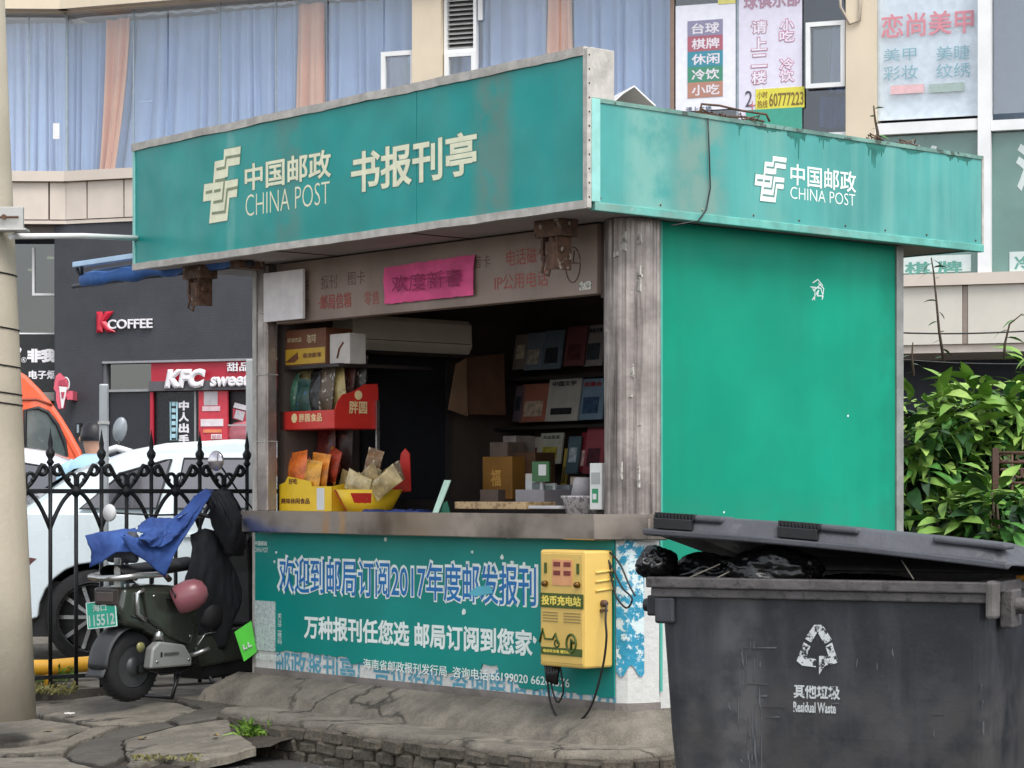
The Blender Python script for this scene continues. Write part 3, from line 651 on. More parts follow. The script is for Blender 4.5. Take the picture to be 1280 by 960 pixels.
MB().tube([(XF-.08, y_, z_) for y_, z_ in q], .006, 6).build('bent_rod', rust, wf); q = [K.on_x(px, py, XF-.12) for px, py in ((880, 140), (905, 146), (930, 146), (955, 152))]; MB().tube([(XF-.12, y_, z_) for y_, z_ in q], .006, 6).build('bent_rod', rust, wf)
# ------------------------------------------------------------------ charging station box
cb = thing('charging_box', 'yellow wall charging station with cables under the counter', 'charging box', K)
cx0, cz1 = K.on_y(673, 687, -.3); cx1, _ = K.on_y(729, 687, -.3); _, cz0 = K.on_y(676, 832, -.3); cyb = YP-.004
cx1 = cx0+.36*0+ (cx1-cx0)
yel = mat('yellow_enamel', '#d9b55f', .4, var=.06, vs=5, spots=.3, spot_s=20, spot_col='#a8802e', spot_lo=.68, bump=.04)
MB().box(cx0, cx1, -.29, cyb, cz0, cz1).build('housing', yel, cb, bevel=.012)
MB().box(cx0+.015, cx1-.012, -.293, -.288, cz0+.02, cz1-.018).build('front_cover', yel, cb, bevel=.002)
YC = -.2945; dkg = flat('dark_green_print', '#3f5216', .5); W_ = cx1-cx0; H_ = cz1-cz0
def cpc(name, u0, u1, v0, v1, m_, d=.002): return MB().box(cx0+W_*u0, cx0+W_*u1, YC-d, YC+.002, cz0+H_*v0, cz0+H_*v1).build(name, m_, cb)
cpc('display_window', .30, .74, .70, .92, flat('pale_orange_label', '#d99a6a', .4))
for u, v in ((.33, .86), (.56, .86), (.33, .785), (.56, .785)): cpc('red_display', u, u+.15, v, v+.04, flat('dark_red_display', '#7a2f26', .3), .004)
for u in (.12, .84): cpc('green_label', u, u+.05, .80, .89, dkg, .003); MB().lathe([(.016, 0), (.014, -.02), (0, -.022)], 12, (cx0+W_*(u+.03), YC, cz0+H_*.71), 'y').build('coin_slot', mat('brown_knob', '#6b4a1c', .4, metal=.5), cb)
cpc('green_title_band', .02, .98, .505, .63, dkg, .002)
text('lettering', '投币充电站', flat('yellow_print', '#e6cf5a', .5), cb, (cx0+W_*.06, cz0+H_*.525), (W_*.88, H_*.085), ('y', YC-.003), bold=.04)
grey_ink = flat('brown_small_print', '#8f7a4a', .6)
for v in (.46, .435, .41, .385): 
    cpc('small_print', .08, .42, v, v+.008, grey_ink, .001); cpc('small_print', .55, .92, v, v+.008, grey_ink, .001)
cpc('green_foot_band', .04, .96, .10, .165, dkg, .002)
text('lettering', '电动车充电 请扫码', flat('yellow_print', '#e6cf5a'), cb, (cx0+W_*.1, cz0+H_*.118), (W_*.6, H_*.03), ('y', YC-.003), bold=.03)
m = MB(); gx, gz = cx0+W_*.22, cz0+H_*.2
m.tube([(gx-.07, YC-.001, gz), (gx-.045, YC-.001, gz+.07), (gx-.03, YC-.001, gz+.02), (gx+.03, YC-.001, gz+.02), (gx+.05, YC-.001, gz+.05), (gx+.07, YC-.001, gz)], .006, 5); m.tube([(gx+.06+.018*cos(t), YC-.001, gz+.018*sin(t)) for t in [i*.7 for i in range(9)]], .004, 5, closed=True)
m.build('scooter_symbol', dkg, cb)
m = MB(); gx = cx0+W_*.72; gz = cz0+H_*.21
m.tube([(gx+.035*cos(t), YC-.001, gz+.045*sin(t)) for t in [i*.45 for i in range(14)]], .006, 6, closed=True); m.tube([(gx+.0, YC-.001, gz-.03), (gx+.0, YC-.001, gz+.02), (gx+.02, YC-.001, gz+.0)], .007, 5)
m.build('plug_symbol', dkg, cb)
for k in range(3):
    y_ = -.24+.0*k; MB().tube([(cx1+.001, -.22, cz1-.11-.045*k), (cx1+.001, -.1, cz1-.10-.045*k)], .007, 6).build('vent_louvre', yel, cb)
m = MB(); m.lathe([(.018, 0), (.018, .02), (.012, .03), (.0, .031)], 10, (cx1, -.17, cz0+H_*.55), 'x'); m.box(cx1, cx1+.03, -.19, -.16, cz0+H_*.48, cz0+H_*.5); m.build('lock', rust, cb)
def cable(name, pts, label, r=.006):
    P_ = []
    pts = [Vector(p) for p in pts]
    for i in range(len(pts)-1):
        p0 = pts[max(0, i-1)]; p1, p2 = pts[i], pts[i+1]; p3 = pts[min(len(pts)-1, i+2)]
        for j in range(6):
            t = j/6; P_.append(.5*((2*p1)+(-p0+p2)*t+(2*p0-5*p1+4*p2-p3)*t*t+(-p0+3*p1-3*p2+p3)*t**3))
    P_.append(pts[-1]); return MB().tube(P_, r, 7).build(name, black_wire, cb)
def cq(px, py, y_): x, z = K.on_y(px, py, y_); return (x, y_, z)
cable('cable', [(cx1+.03, -.17, cz0+H_*.55), cq(757, 775, -.2), cq(758, 800, -.2), cq(752, 840, -.2), cq(735, 890, -.2), cq(708, 906, -.2), cq(690, 885, -.2), cq(684, 850, -.2), cq(682, 835, -.2)], '')
cable('cable', [cq(688, 833, -.2), cq(690, 860, -.2), cq(697, 878, -.2), cq(704, 865, -.2), cq(702, 845, -.2), cq(700, 833, -.2)], '', .005)
for k in range(5): MB().tube([cq(683+k*4, 832, -.2), cq(684+k*3, 842, -.21), cq(685+k*2.5, 851+k, -.2)], .012, 7).build('plug', black_pl, cb)
cable('cable', [cq(760, 700, -.13), cq(768, 715, -.12), cq(778, 735, -.13), cq(790, 748, -.12), cq(783, 760, -.12), cq(770, 745, -.12), cq(764, 720, -.12), cq(762, 705, -.12)], '', .005)
cable('cable', [cq(762, 690, -.12), cq(775, 705, -.12), cq(786, 730, -.13), cq(794, 745, -.13)], '', .005)
MB().box(cx0+.03, cx0+.12, cyb-.002, cyb+.004, cz0-.02, cz0).build('mounting_plate', rust, cb)
# green tag leaning at the stand's left corner
tg = thing('green_card', 'bright green plastic card with white marks leaning at the stand corner', 'card', WF, 0, 0, 0)
cw = [( (px-640)/2900*13.9, 13.9, EYE+(615-py)/2900*13.9) for px, py in ((293, 790), (314, 776), (321, 815), (305, 827))]
m = MB(); m.add(cw+[(x, y+.01, z) for x, y, z in cw], [(0, 1, 2, 3), (7, 6, 5, 4), (0, 4, 5, 1), (1, 5, 6, 2), (2, 6, 7, 3), (3, 7, 4, 0)]); m.build('card_body', flat('lime_green', '#4bc032', .4), tg)
for dx, dy in ((0, 0), (6, -3)):
    c_ = [((px+dx-640)/2900*13.895, 13.893, EYE+(615-py-dy)/2900*13.893) for px, py in ((304, 806), (305, 812), (309, 810))]
    MB().tube(c_, .006, 4, sm=False).build('white_mark', white_pl, tg)
# ================================================================== GOODS INSIDE THE STAND
# built-in shelves (parts of the stand)
shelf_m = mat('dark_shelf', '#2d2624', .6, var=.2)
sh = []
for px, py in ((700, 470), (700, 532), (700, 617)):
    z = K.on_y(px, py, 1.78)[1]; sh.append(z)
    kp('shelf', MB().box(-3.05, -.1, 1.7, 2.03, z-.02, z), shelf_m)
kp('inner_counter', MB().box(-3.0, -.15, .36, .75, 1.16, 1.20), shelf_m)
kp('inner_door', MB().box(-3.058, -3.03, .62, 1.28, .36, 2.40), flat('dark_door', '#22242a', .5))
kp('door_frame', MB().box(-3.058, -3.02, 1.28, 1.31, .36, 2.42), flat('door_frame', '#3f3b3a'))
# air conditioner on the left wall
y0, zt = K.on_x(441, 392, -2.84); y1, _ = K.on_x(597, 392, -2.84); _, zb = K.on_x(441, 441, -2.84)
ac = thing('air_conditioner', 'cream wall air conditioner above the dark doorway inside the stand', 'air conditioner', K)
acm = mat('aged_cream_plastic', '#e9dcca', .5, var=.06)
ym = y1-y0
m = MB(); m.prism([(-3.05, zb+.02), (-2.88, zb), (-2.83, zb+.07), (-2.835, zt-.03), (-2.87, zt), (-3.05, zt)], y0, y0+.95*ym, 'y'); m.build('housing', acm, ac, bevel=.008)
MB().box(-2.90, -2.832, y0+.03, y0+.92*ym, zb+.0, zb+.022).build('air_outlet', flat('dark_slot', '#39322d'), ac)
MB().box(-2.834, -2.828, y0+.02, y0+.93*ym, zb+.085, zb+.089).build('panel_gap', flat('dark_slot', '#39322d'), ac)
# white lamp dome
lp = MB().lathe([(0.0, 0), (.08, .0), (.085, .03), (.06, .07), (0, .09)][::-1], 16, (0, 0, -.09)).build('ceiling_lamp', flat('lamp_white', '#b8b2a8')); x, z = K.on_y(385, 412, .45); lp.location = K.world(x, .45, z+.02); tag(lp, 'small white domed lamp under the signboard at the left', 'lamp')
def box_thing(name, label, cat, m_, px0, px1, py0, py1, y0, dep, group=None, rot=0, bev=.004, plane='y', xc=None):
    """a box whose front face covers the photo area on plane y=y0"""
    x0, zt = K.on_y(px0, py0, y0); _, zb = K.on_y(px0, py1, y0); x1, _ = K.on_y(px1, py1, y0)
    w, h = x1-x0, zt-zb
    t = thing(name, label, cat, K, x0+w/2, y0, zb, rot, group)
    MB().box(-w/2, w/2, 0, dep, 0, h).build('carton' if 'carton' in name or 'box' in name else 'body', m_, t, bevel=bev)
    return t, w, h
brown = flat('brown_carton_print', '#6e4128', .6); ylc = flat('yellow_carton_print', '#c29a2e', .5)
t, w, h = box_thing('snack_carton', 'brown and yellow carton on the upper left shelf', 'carton', brown, 352, 407, 414, 459, .07, .2)
MB().box(-w/2+.004, w/2-.004, -.003, .01, .01, h*.47).build('yellow_panel', ylc, t)
text('lettering', '咖啡', flat('pale_print', '#d8c49a'), t, (w*.1, h*.6), (w*.2, h*.25), ('y', -.004)); text('lettering', '即溶饮品', flat('pale_print', '#d8c49a'), t, (-w*.35, h*.66), (w*.32, h*.12), ('y', -.004))
text('lettering', '香浓即享', brown, t, (w*.0, h*.2), (w*.42, h*.14), ('y', -.005), bold=.02); MB().prism([(-w*.4, h*.12), (-w*.12, h*.38), (-w*.1, h*.2), (-w*.2, h*.1)], -.005, 0, 'y').build('print_shape', brown, t)
t, w, h = box_thing('white_box', 'small white box beside the brown and yellow carton', 'box', flat('greyish_white_card', '#c4bcb4'), 412, 437, 418, 456, .09, .12)
MB().tube([(-w*.1, -.002, h*.2), (0, -.002, h*.5), (w*.2, -.002, h*.7)], .006, 5).build('print_shape', brown, t)
kp('shelf', MB().box(-3.05, -2.5, .05, .75, K.on_y(352, 459, .07)[1]-.02, K.on_y(352, 459, .07)[1]), shelf_m)
# red display trays -------------------------------------------------
red = flat('red_card', '#d2322a', .45, var=.05); yel2 = flat('yellow_card', '#efc52a', .45, var=.05)
gold = flat('gold_print', '#f0d8a0', .5)
YD = .06
x0, zb = K.on_y(350, 538, YD); x1, zt = K.on_y(418, 512, YD)
z_t0 = zb; cx = x1; yd, _ = K.on_x(472, 535, cx)
_, zhi = K.on_x(472, 480, cx); _, zlo = K.on_x(420, 497, cx)
tr = thing('display_tray', 'red cardboard display tray full of dark snack bags, upper of the two', 'display tray', K)
w_ = x1-x0
MB().box(x0, x1, YD, YD+.006, z_t0, zt).build('front_panel', red, tr)
MB().box(x0, x1, YD, yd, z_t0, z_t0+.006).build('bottom_panel', red, tr)
sp = [(YD+.006, z_t0), (yd, z_t0), (yd, zhi), (yd-.10, zhi-.005), (yd-.18, zhi-.05), (YD+.06, zlo+.02), (YD+.02, zlo-.03), (YD+.006, zt)]
MB().prism(sp, cx-.006, cx, 'x').build('side_panel', red, tr)
MB().prism(sp, x0, x0+.005, 'x').build('side_panel', yel2, tr)
MB().box(x0, x1, yd, yd+.005, z_t0, zhi-.02).build('back_panel', red, tr)
text('lettering', '胖圆', gold, tr, (YD+(yd-YD)*.33, z_t0+.09), ((yd-YD)*.42, .075), ('x', cx+.0015), bold=.018)
MB().lathe([(.028, 0), (.028, .002)], 14, (cx, YD+(yd-YD)*.55, z_t0+.20), 'x').build('print_badge', gold, tr)
text('lettering', '胖圆食品', gold, tr, (x0+w_*.36, z_t0+.045), (w_*.42, .05), ('y', YD-.0015), bold=.015)
MB().lathe([(.028, 0), (.028, -.002)], 14, (x0+w_*.27, YD, z_t0+.07), 'y').build('print_badge', gold, tr)
# steel stand post holding it
kp('display_post', MB().box(cx+.005, cx+.02, yd-.02, yd, ZT, zhi-.1), chrome)
# snack bags: pillow bag generator
def bag_mesh(w, h, seed, puff=.028):
    m = MB(); nu, nv = 8, 12
    def side(s):
        def fn(u, v):
            e_ = (sin(pi*u)**.5 if 0 < u < 1 else 0)*(sin(pi*max(0, min(1, (v-.1)/.8)))**.6 if .1 < v < .9 else 0)
            n_ = noise.noise(Vector((u*4, v*4, seed*3.1)))*.35+noise.noise(Vector((u*11, v*9, seed)))*.2
            return ((u-.5)*w*(1-.06*sin(pi*v)), s*(puff*e_*(1+n_)+.0008), h*v)
        return fn
    m.grid(side(-1), nu, nv, 0); m.grid(side(1), nu, nv, 0); return m
def bag(px, py, y, w, h, col, label, group, lean=0, yaw=0, tilt=0, band=None, cat='snack bag', puff=.028):
    x, z = K.on_y(px, py, y)
    m_ = mat('bag_'+col.strip('#'), col, .32, var=.35, vs=14, spots=.8, spot_s=22, spot_col=band or '#c9b98a', spot_lo=.56, bump=.35, bs=35)
    w, h = w*1.22, h*1.2; t = bag_mesh(w, h, px*.37+py, puff*1.2).build('snack_bag', m_); t.location = K.world(x, y, z); t.rotation_euler = (tilt, lean, K.rot+yaw)
    tag(t, label, cat, group); return t
g1 = 'snack bags in the upper red tray'
for px, py, y_, w_2, h_2, c_2, b_2, ln, yw, lb in (
  (366, 520, .12, .11, .21, '#3f6a52', '#d8d8c0', -.1, 0, 'small green and white snack bag at the far left of the upper red tray'),
  (378, 524, .09, .13, .20, '#24453a', '#2f6a9a', .12, .2, 'dark green snack bag low at the front left of the upper red tray'),
  (392, 522, .11, .12, .23, '#2c2a28', '#56606a', -.05, -.2, 'black snack bag at the front middle of the upper red tray'),
  (406, 522, .10, .11, .25, '#5a4a3a', '#efe6d2', .03, 0, 'upright brown snack bag with white letters in front of the upper red tray'),
  (388, 508, .20, .14, .25, '#8c7f56', '#e0d6a8', -.35, .3, 'olive and tan snack bag leaning left at the back of the upper red tray'),
  (402, 506, .22, .14, .27, '#a68a58', '#3f3424', .15, -.2, 'tan snack bag high at the back middle of the upper red tray'),
  (418, 506, .24, .13, .26, '#262a22', '#c2cfae', -.12, .2, 'black and pale green snack bag standing highest in the upper red tray'),
  (432, 506, .28, .12, .25, '#6a403a', '#d9cfc0', .1, -.1, 'dark red snack bag with pale seal at the right of the upper red tray'),
  (446, 500, .31, .11, .24, '#3a3430', '#d9d0c4', .05, .1, 'grey snack bag with round white print at the right end of the upper red tray'),
  (424, 514, .16, .12, .22, '#b9a46a', '#3a2f22', -.2, .2, 'beige snack bag tucked beside the red side panel of the upper tray')):
    bag(px, py, y_, w_2, h_2, c_2, lb, g1, ln, yw, -.08, b_2)
# lower yellow tray
YD2 = .03
x0, zt = K.on_y(349, 618, YD2); x1, zb = K.on_y(415, 631, YD2)
zb = ZT+.004; zt = K.on_y(349, 608, YD2)[1]
t2 = thing('display_tray', 'yellow cardboard display tray with orange snack packs on the counter', 'display tray', K)
m = MB(); m.prism([(x0, zb), (x1, zb), (x1, zt), (x0+(x1-x0)*.62, zt), (x0+(x1-x0)*.6, zt+.03), (x0+.09, zt+.06), (x0+.06, zt+.025), (x0, zt+.01)], YD2, YD2+.005, 'y'); m.build('front_panel', yel2, t2)
MB().box(x0, x1, YD2, YD2+.3, zb, zb+.005).build('bottom_panel', yel2, t2)
MB().prism([(YD2, zb), (YD2+.3, zb), (YD2+.3, zt+.2), (YD2+.2, zt+.17), (YD2+.05, zt+.02), (YD2, zt)], x0, x0+.005, 'x').build('side_panel', yel2, t2)
MB().prism([(YD2, zb), (YD2+.3, zb), (YD2+.3, zt+.03), (YD2+.12, zt+.02), (YD2, zt)], x1-.005, x1, 'x').build('side_panel', yel2, t2)
text('lettering', '美味休闲食品', brown, t2, (x0+.02, zb+.045), ((x1-x0)*.55, .035), ('y', YD2-.0015), bold=.03)
text('lettering', '好吃', brown, t2, (x0+.10, zt+.012), (.09, .035), ('y', YD2-.0015), bold=.03)
MB().box(x0+(x1-x0)*.72, x0+(x1-x0)*.86, YD2-.0015, YD2+.002, zb+.01, zt-.01).build('white_patch', white_pl, t2)
g2 = 'snack packs in the yellow tray'
OR = '#e0702e'
bag(372, 614, .10, .15, .20, OR, 'orange snack pack at the front left of the yellow tray', g2, -.12, .1, -.1, '#f0b23a')
bag(396, 614, .12, .15, .19, '#e08a2c', 'orange and yellow snack pack at the front right of the yellow tray', g2, .1, 0, -.1, '#5a2a1c')
bag(385, 600, .24, .16, .18, '#c9522a', 'red orange snack pack leaning behind the front ones in the yellow tray', g2, -.6, .2, 0, '#e9a23a')
# inner lower shelf items
g3 = 'snack packs on the low shelf behind the trays'
bag(408, 612, .28, .15, .36, '#5e2420', 'tall dark maroon snack pack with orange top behind the yellow tray', g3, 0, .05, 0, '#7a3a30')
t, w, h = box_thing('orange_pack', 'orange square pack standing on the maroon pack behind the yellow tray', 'snack pack', flat('orange_print', '#d9652a'), 401, 418, 565, 586, .26, .05)
MB().lathe([(.02, 0), (.02, -.002)], 12, (0, 0, h*.5), 'y').build('print_badge', brown, t)
bag(428, 600, .34, .16, .34, '#3a2a26', 'dark brown snack pack with red top in the middle behind the trays', g3, .05, 0, 0, '#8a4a3a')
for px, c_, lb in ((404, '#c2572e', 'small orange sachet at the left of the hanging row'), (417, '#8a3a2c', 'small maroon sachet in the middle of the hanging row'), (430, '#b9432e', 'small red sachet at the right of the hanging row')):
    bag(px, 568, .36, .08, .09, c_, lb+' behind the red tray', 'sachets hanging behind the trays', 0, 0, 0, '#d9c9a8', cat='sachet', puff=.01)
for i, (px, py, y_, c_2, b_2, lb) in enumerate(((362, 606, .2, '#e08a2c', '#6a2a1c', 'yellow orange pack tipped left at the back of the yellow tray'), (412, 602, .2, '#a8402a', '#f0b23a', 'brick red pack at the right back of the yellow tray'), (388, 618, .07, '#e6a13a', '#5a2a1c', 'amber pack lying low at the middle front of the yellow tray'))):
    bag(px, py, y_, .13, .17, c_2, lb, g2, [-.5, .3, .1][i], [.2, -.2, 0][i], -.1, b_2)
# round display basket (yellow/red) with jerky bags
bk_ = thing('snack_basket', 'round yellow and red card bowl heaped with tan snack bags', 'basket', K)
bx, _ = K.on_y(447, 630, .08); zbk = ZT+.004
m = MB(); m.lathe([(.13, 0), (.20, .13), (.195, .13), (.125, .006)], 28, (bx, .16, zbk), 'z'); m.build('bowl', yel2, bk_)
m = MB(); m.grid(lambda u, v: (bx+(.1305+.07*v+.002)*cos(pi*(1.15+.25*u)), .16+(.1305+.07*v+.002)*sin(pi*(1.15+.25*u)), zbk+.13*v), 10, 3); m.build('red_panel', red, bk_)
m = MB(); m.grid(lambda u, v: (bx+(.1305+.07*v+.002)*cos(pi*(1.62+.2*u)), .16+(.1305+.07*v+.002)*sin(pi*(1.62+.2*u)), zbk+.02+.09*v), 10, 3); m.build('red_panel', red, bk_)
hp = [(bx-.22, zbk+.10), (bx-.14, zbk+.20), (bx-.02, zbk+.27), (bx+.05, zbk+.29), (bx+.06, zbk+.34), (bx+.10, zbk+.37), (bx+.14, zbk+.34), (bx+.145, zbk+.26), (bx+.15, zbk+.12)]
MB().prism(hp, .35, .356, 'y').build('header_card', red, bk_)
g4 = 'tan snack bags heaped in the round bowl'
tan = '#8f7748'
for px, py, y_, ln, yw, c_2, lb in ((472, 612, .12, -1.35, .1, tan, 'tan snack bag lying flat to the left in the bowl'), (474, 600, .17, -1.15, -.1, '#a08a58', 'pale tan snack bag across the back of the heap in the bowl'), (436, 614, .08, 1.2, .1, '#5a4028', 'brown snack bag lying across the front of the bowl'), (450, 608, .10, 1.05, -.2, tan, 'tan snack bag leaning right on top of the heap in the bowl'), (466, 616, .06, .95, .25, '#b09a68', 'beige snack bag hanging over the right rim of the bowl'), (460, 604, .16, .25, .2, '#7a5a38', 'brown snack bag standing up in the middle of the bowl')):
    bag(px, py, y_, .10, .17, c_2, lb, g4, ln, yw, -.1, '#e2d6b2')
for px, py, y_, ln, yw, c_2, lb in ((452, 610, .20, -1.3, .1, '#8a7448', 'tan snack bag lying flat behind the left part of the bowl heap'), (462, 612, .05, -1.25, .15, '#c2ae80', 'cream snack bag lying flat across the left front rim of the bowl'), (470, 606, .2, 1.15, .1, '#6a5030', 'dark tan snack bag stretching right behind the bowl heap')):
    bag(px, py, y_, .10, .18, c_2, lb, g4, ln, yw, -.1, '#e2d6b2')
# blue folded paper, mint sign, flat carton, crate...
nb = MB(); nb.grid(lambda u, v: (-.24+.48*u, -.05+.1*v, .012+.018*abs(noise.noise(Vector((u*7, v*3, 2))))), 24, 5); nb.box(-.24, .24, -.05, .05, 0, .014); x, _ = K.on_y(492, 633, -.02)
o = nb.build('folded_umbrella', mat('navy_cloth', '#22356e', .6, var=.3, vs=12, spots=.6, spot_s=14, spot_col='#b9c2d8', spot_lo=.68)); o.location = K.world(x, -.0, ZT+.002); o.rotation_euler = (0, 0, K.rot+.05); tag(o, 'folded navy blue umbrella lying on the steel counter', 'umbrella')
ms = thing('mint_flyer', 'narrow mint green flyer leaning upright on the counter', 'flyer', K, *[K.on_y(545, 633, -.03)[0], -.03], ZT)
m = MB(); m.add([(-.035, 0, .0), (.012, 0, .0), (.065, .05, .185), (.01, .05, .185), (-.035, .006, 0), (.012, .006, 0), (.065, .056, .185), (.01, .056, .185)], [(0, 1, 2, 3), (7, 6, 5, 4), (0, 3, 7, 4), (1, 5, 6, 2), (3, 2, 6, 7), (0, 4, 5, 1)]); m.build('card', flat('mint_card', '#bfe0cc', .5), ms)
MB().prism([(.01, .001), (.10, .001), (.07, .07), (.04, .06)], .02, .024, 'y').build('green_foot', flat('bottle_green_card', '#14624a'), ms)
t, w, h = box_thing('flat_carton', 'flat tan printed carton lying on the counter', 'carton', mat('tan_print', '#b59a72', .6, spots=.7, spot_s=26, spot_col='#6f5234', spot_lo=.5), 568, 656, 627, 636, -.05, .22)
t, w, h = box_thing('white_card', 'thin white card lying flat right of the tan carton', 'card', flat('white_card_m', '#b9b6b6'), 660, 697, 632, 636, -.04, .2)
# white upright box with green label at the column
t, w, h = box_thing('white_box', 'tall white box with green label standing by the corner column', 'box', flat('white_carton', '#d9d9d4'), 737, 752, 579, 637, -.04, .09)
MB().box(-w*.28, w*.22, -.002, .003, h*.15, h*.45).build('green_label', flat('green_label_m', '#2c8a5c'), t); MB().box(-w*.2, w*.1, -.004, -.001, h*.22, h*.34).build('white_patch', white_pl, t)
MB().box(-w*.35, w*.35, -.002, .003, h*.55, h*.8).build('grey_panel', mat('speckle2', '#b0b0ac', .5, spots=.8, spot_s=90, spot_col='#555', spot_lo=.5) if False else flat('grey_print', '#a5a8a4'), t)
# plastic basket (white weave) + cup
pk = thing('plastic_basket', 'white woven plastic basket on the counter beside the white box', 'basket', K)
xa, _ = K.on_y(695, 637, .0); xb, _ = K.on_y(737, 637, .0); wv = mat('white_weave', '#b7b3b3', .5, spots=.8, spot_s=60, spot_col='#5f5c5e', spot_lo=.5)
m = MB(); c_ = (xa+xb)/2; r_ = (xb-xa)/2
m.lathe([(r_*.82, 0), (r_*.98, .085), (r_*1.06, .09), (r_*1.06, .1), (r_*.92, .1), (r_*.78, .01)], 24, (c_, .1, ZT+.001), 'z'); m.build('woven_bowl', wv, pk)
cu = MB().lathe([(.062, 0), (.045, .09), (.04, .1), (0, .1)], 18, (0, 0, 0)).build('paper_cup', flat('cup_grey', '#a7a2a4'), None, K.world(K.on_y(728, 620, .12)[0], .12, ZT+.095)); tag(cu, 'upturned grey white paper cup on the woven basket', 'cup')
# stacks behind: tray of leaflets
t, w, h = box_thing('leaflet_box', 'clear grey box of leaflets behind the counter', 'box', flat('milky_box', '#8f8a8c', .4), 644, 680, 612, 634, .35, .2)
gl = 'leaflets standing in the clear box'
for i, (px, py, py1, c_, lb) in enumerate(((676, 577, 602, '#3c6a3e', 'green and white leaflet in the clear box'), (668, 600, 620, '#b7b7b4', 'white leaflet in front of the clear box'), (684, 604, 625, '#9fa39f', 'pale grey leaflet at the right of the clear box'))):
    t, w, h = box_thing('leaflet', lb, 'leaflet', flat('leaf_'+str(i), c_), px-11, px+10, py, py1, .42+.02*i, .012, gl, bev=0)
    MB().box(-w*.1, w*.35, -.002, .002, h*.3, h*.85).build('print_block', white_pl if i == 0 else flat('dim_print', '#5a6460'), t)
# magazines on the back shelves
pal = [('#6f7f8a', 676, 700, 413, 462, 0), ('#7c8894', 654, 676, 416, 463, 0), ('#7a4a4c', 704, 729, 408, 458, 0), ('#9a9492', 729, 752, 406, 458, 0), ('#a86a58', 648, 683, 480, 528, 1), ('#b8b4ac', 681, 721, 472, 527, 1), ('#7d94a8', 722, 752, 473, 525, 1), ('#b9b6a6', 672, 700, 541, 580, 2), ('#b09a44', 700, 706, 560, 612, 2), ('#8a2f38', 722, 740, 540, 590, 2), ('#a4525a', 728, 752, 534, 592, 2)]
nm = ['plain grey blue magazine on the top shelf, right of two alike', 'plain grey blue magazine at the left end of the top shelf', 'dull red magazine on the top shelf', 'grey magazine with small pictures at the right of the top shelf', 'orange red magazine at the left of the middle shelf', 'white magazine with small black picture on the middle shelf', 'blue magazine with red title at the right of the middle shelf', 'white and yellow magazine on the low shelf', 'thin yellow booklet on the low shelf', 'crimson magazine on the low shelf', 'pink and red patterned magazine at the right of the low shelf']
for i, (c_, a0, a1, b0, b1, r_) in enumerate(pal):
    t, w, h = box_thing('magazine', nm[i], 'magazine', flat('cover_%d' % i, c_, .35), a0, a1, b0, b1, 1.74-.01*(i % 3), .012, 'magazines on the back shelves', bev=0)
    for k in t.children: k.rotation_euler.x = -.16
    pc = MB(); cc = ['#2e3338', '#b0a89c', '#5a2e2e', '#39424a', '#b9a690', '#26262a', '#35506e', '#a89a3a', '#6a5a20', '#d9b0a8', '#5a3038'][i]
    pc.box(-w*.35, w*.3, -.003, .0, h*.15, h*(.55 if i not in (5,) else .3)); q = pc.build('cover_picture', flat('pic_%d' % i, cc, var=.4, vs=25, spots=.7, spot_s=22, spot_col=c_), t); q.rotation_euler.x = -.16
    if i in (6, 3, 5, 7): q = text('lettering', ['', '', '', '读者文摘', '', '中国文学', '故事会', '大众生活', ''][i], flat('title_red', '#9a3030') if i == 6 else flat('title_dark', '#3a3a3e'), t, (-w*.38, h*.8), (w*.75, h*.12), ('y', -.004), bold=.03); q.rotation_euler.x = -.16
xtra = [('#8a8078', 640, 656, 418, 462, 0, 'thin grey brown magazine at the far left end of the top shelf'), ('#6a5a62', 640, 650, 482, 527, 1, 'thin mauve magazine at the far left of the middle shelf'), ('#5a7078', 706, 721, 545, 592, 2, 'slate blue magazine on the low shelf beside the thin yellow booklet'), ('#b0a898', 655, 671, 546, 590, 2, 'beige magazine at the left of the low shelf')]
for i, (c_, a0, a1, b0, b1, r_, lb) in enumerate(xtra):
    t, w, h = box_thing('magazine', lb, 'magazine', flat('xcover_%d' % i, c_, .35), a0, a1, b0, b1, 1.73-.01*(i % 3), .012, 'magazines on the back shelves', bev=0)
    for k in t.children: k.rotation_euler.x = -.16
    q = MB().box(-w*.3, w*.3, -.003, 0, h*.3, h*.7).build('cover_picture', flat('xpic_%d' % i, ['#c9b9a0', '#2e3338', '#b9c2c8', '#7a3a34'][i], var=.4, vs=25), t); q.rotation_euler.x = -.16
for px0, px1, py0, py1, y_, c_, lb in ((690, 712, 606, 632, .55, '#7f8488', 'grey pamphlet stack behind the woven basket'), (712, 724, 596, 622, .6, '#a89a86', 'beige packet standing behind the paper cup'), (655, 672, 592, 612, .62, '#c8c4bc', 'pale packet leaning behind the leaflet box'), (600, 622, 612, 630, .5, '#5a4a40', 'dark brown low box left of the leaflet box')):
    box_thing('packet', lb, 'packet', flat('pk'+c_.strip('#'), c_, var=.15), px0, px1, py0, py1, y_, .06, 'packets on the inner counter', rot=R.uniform(-.15, .15))
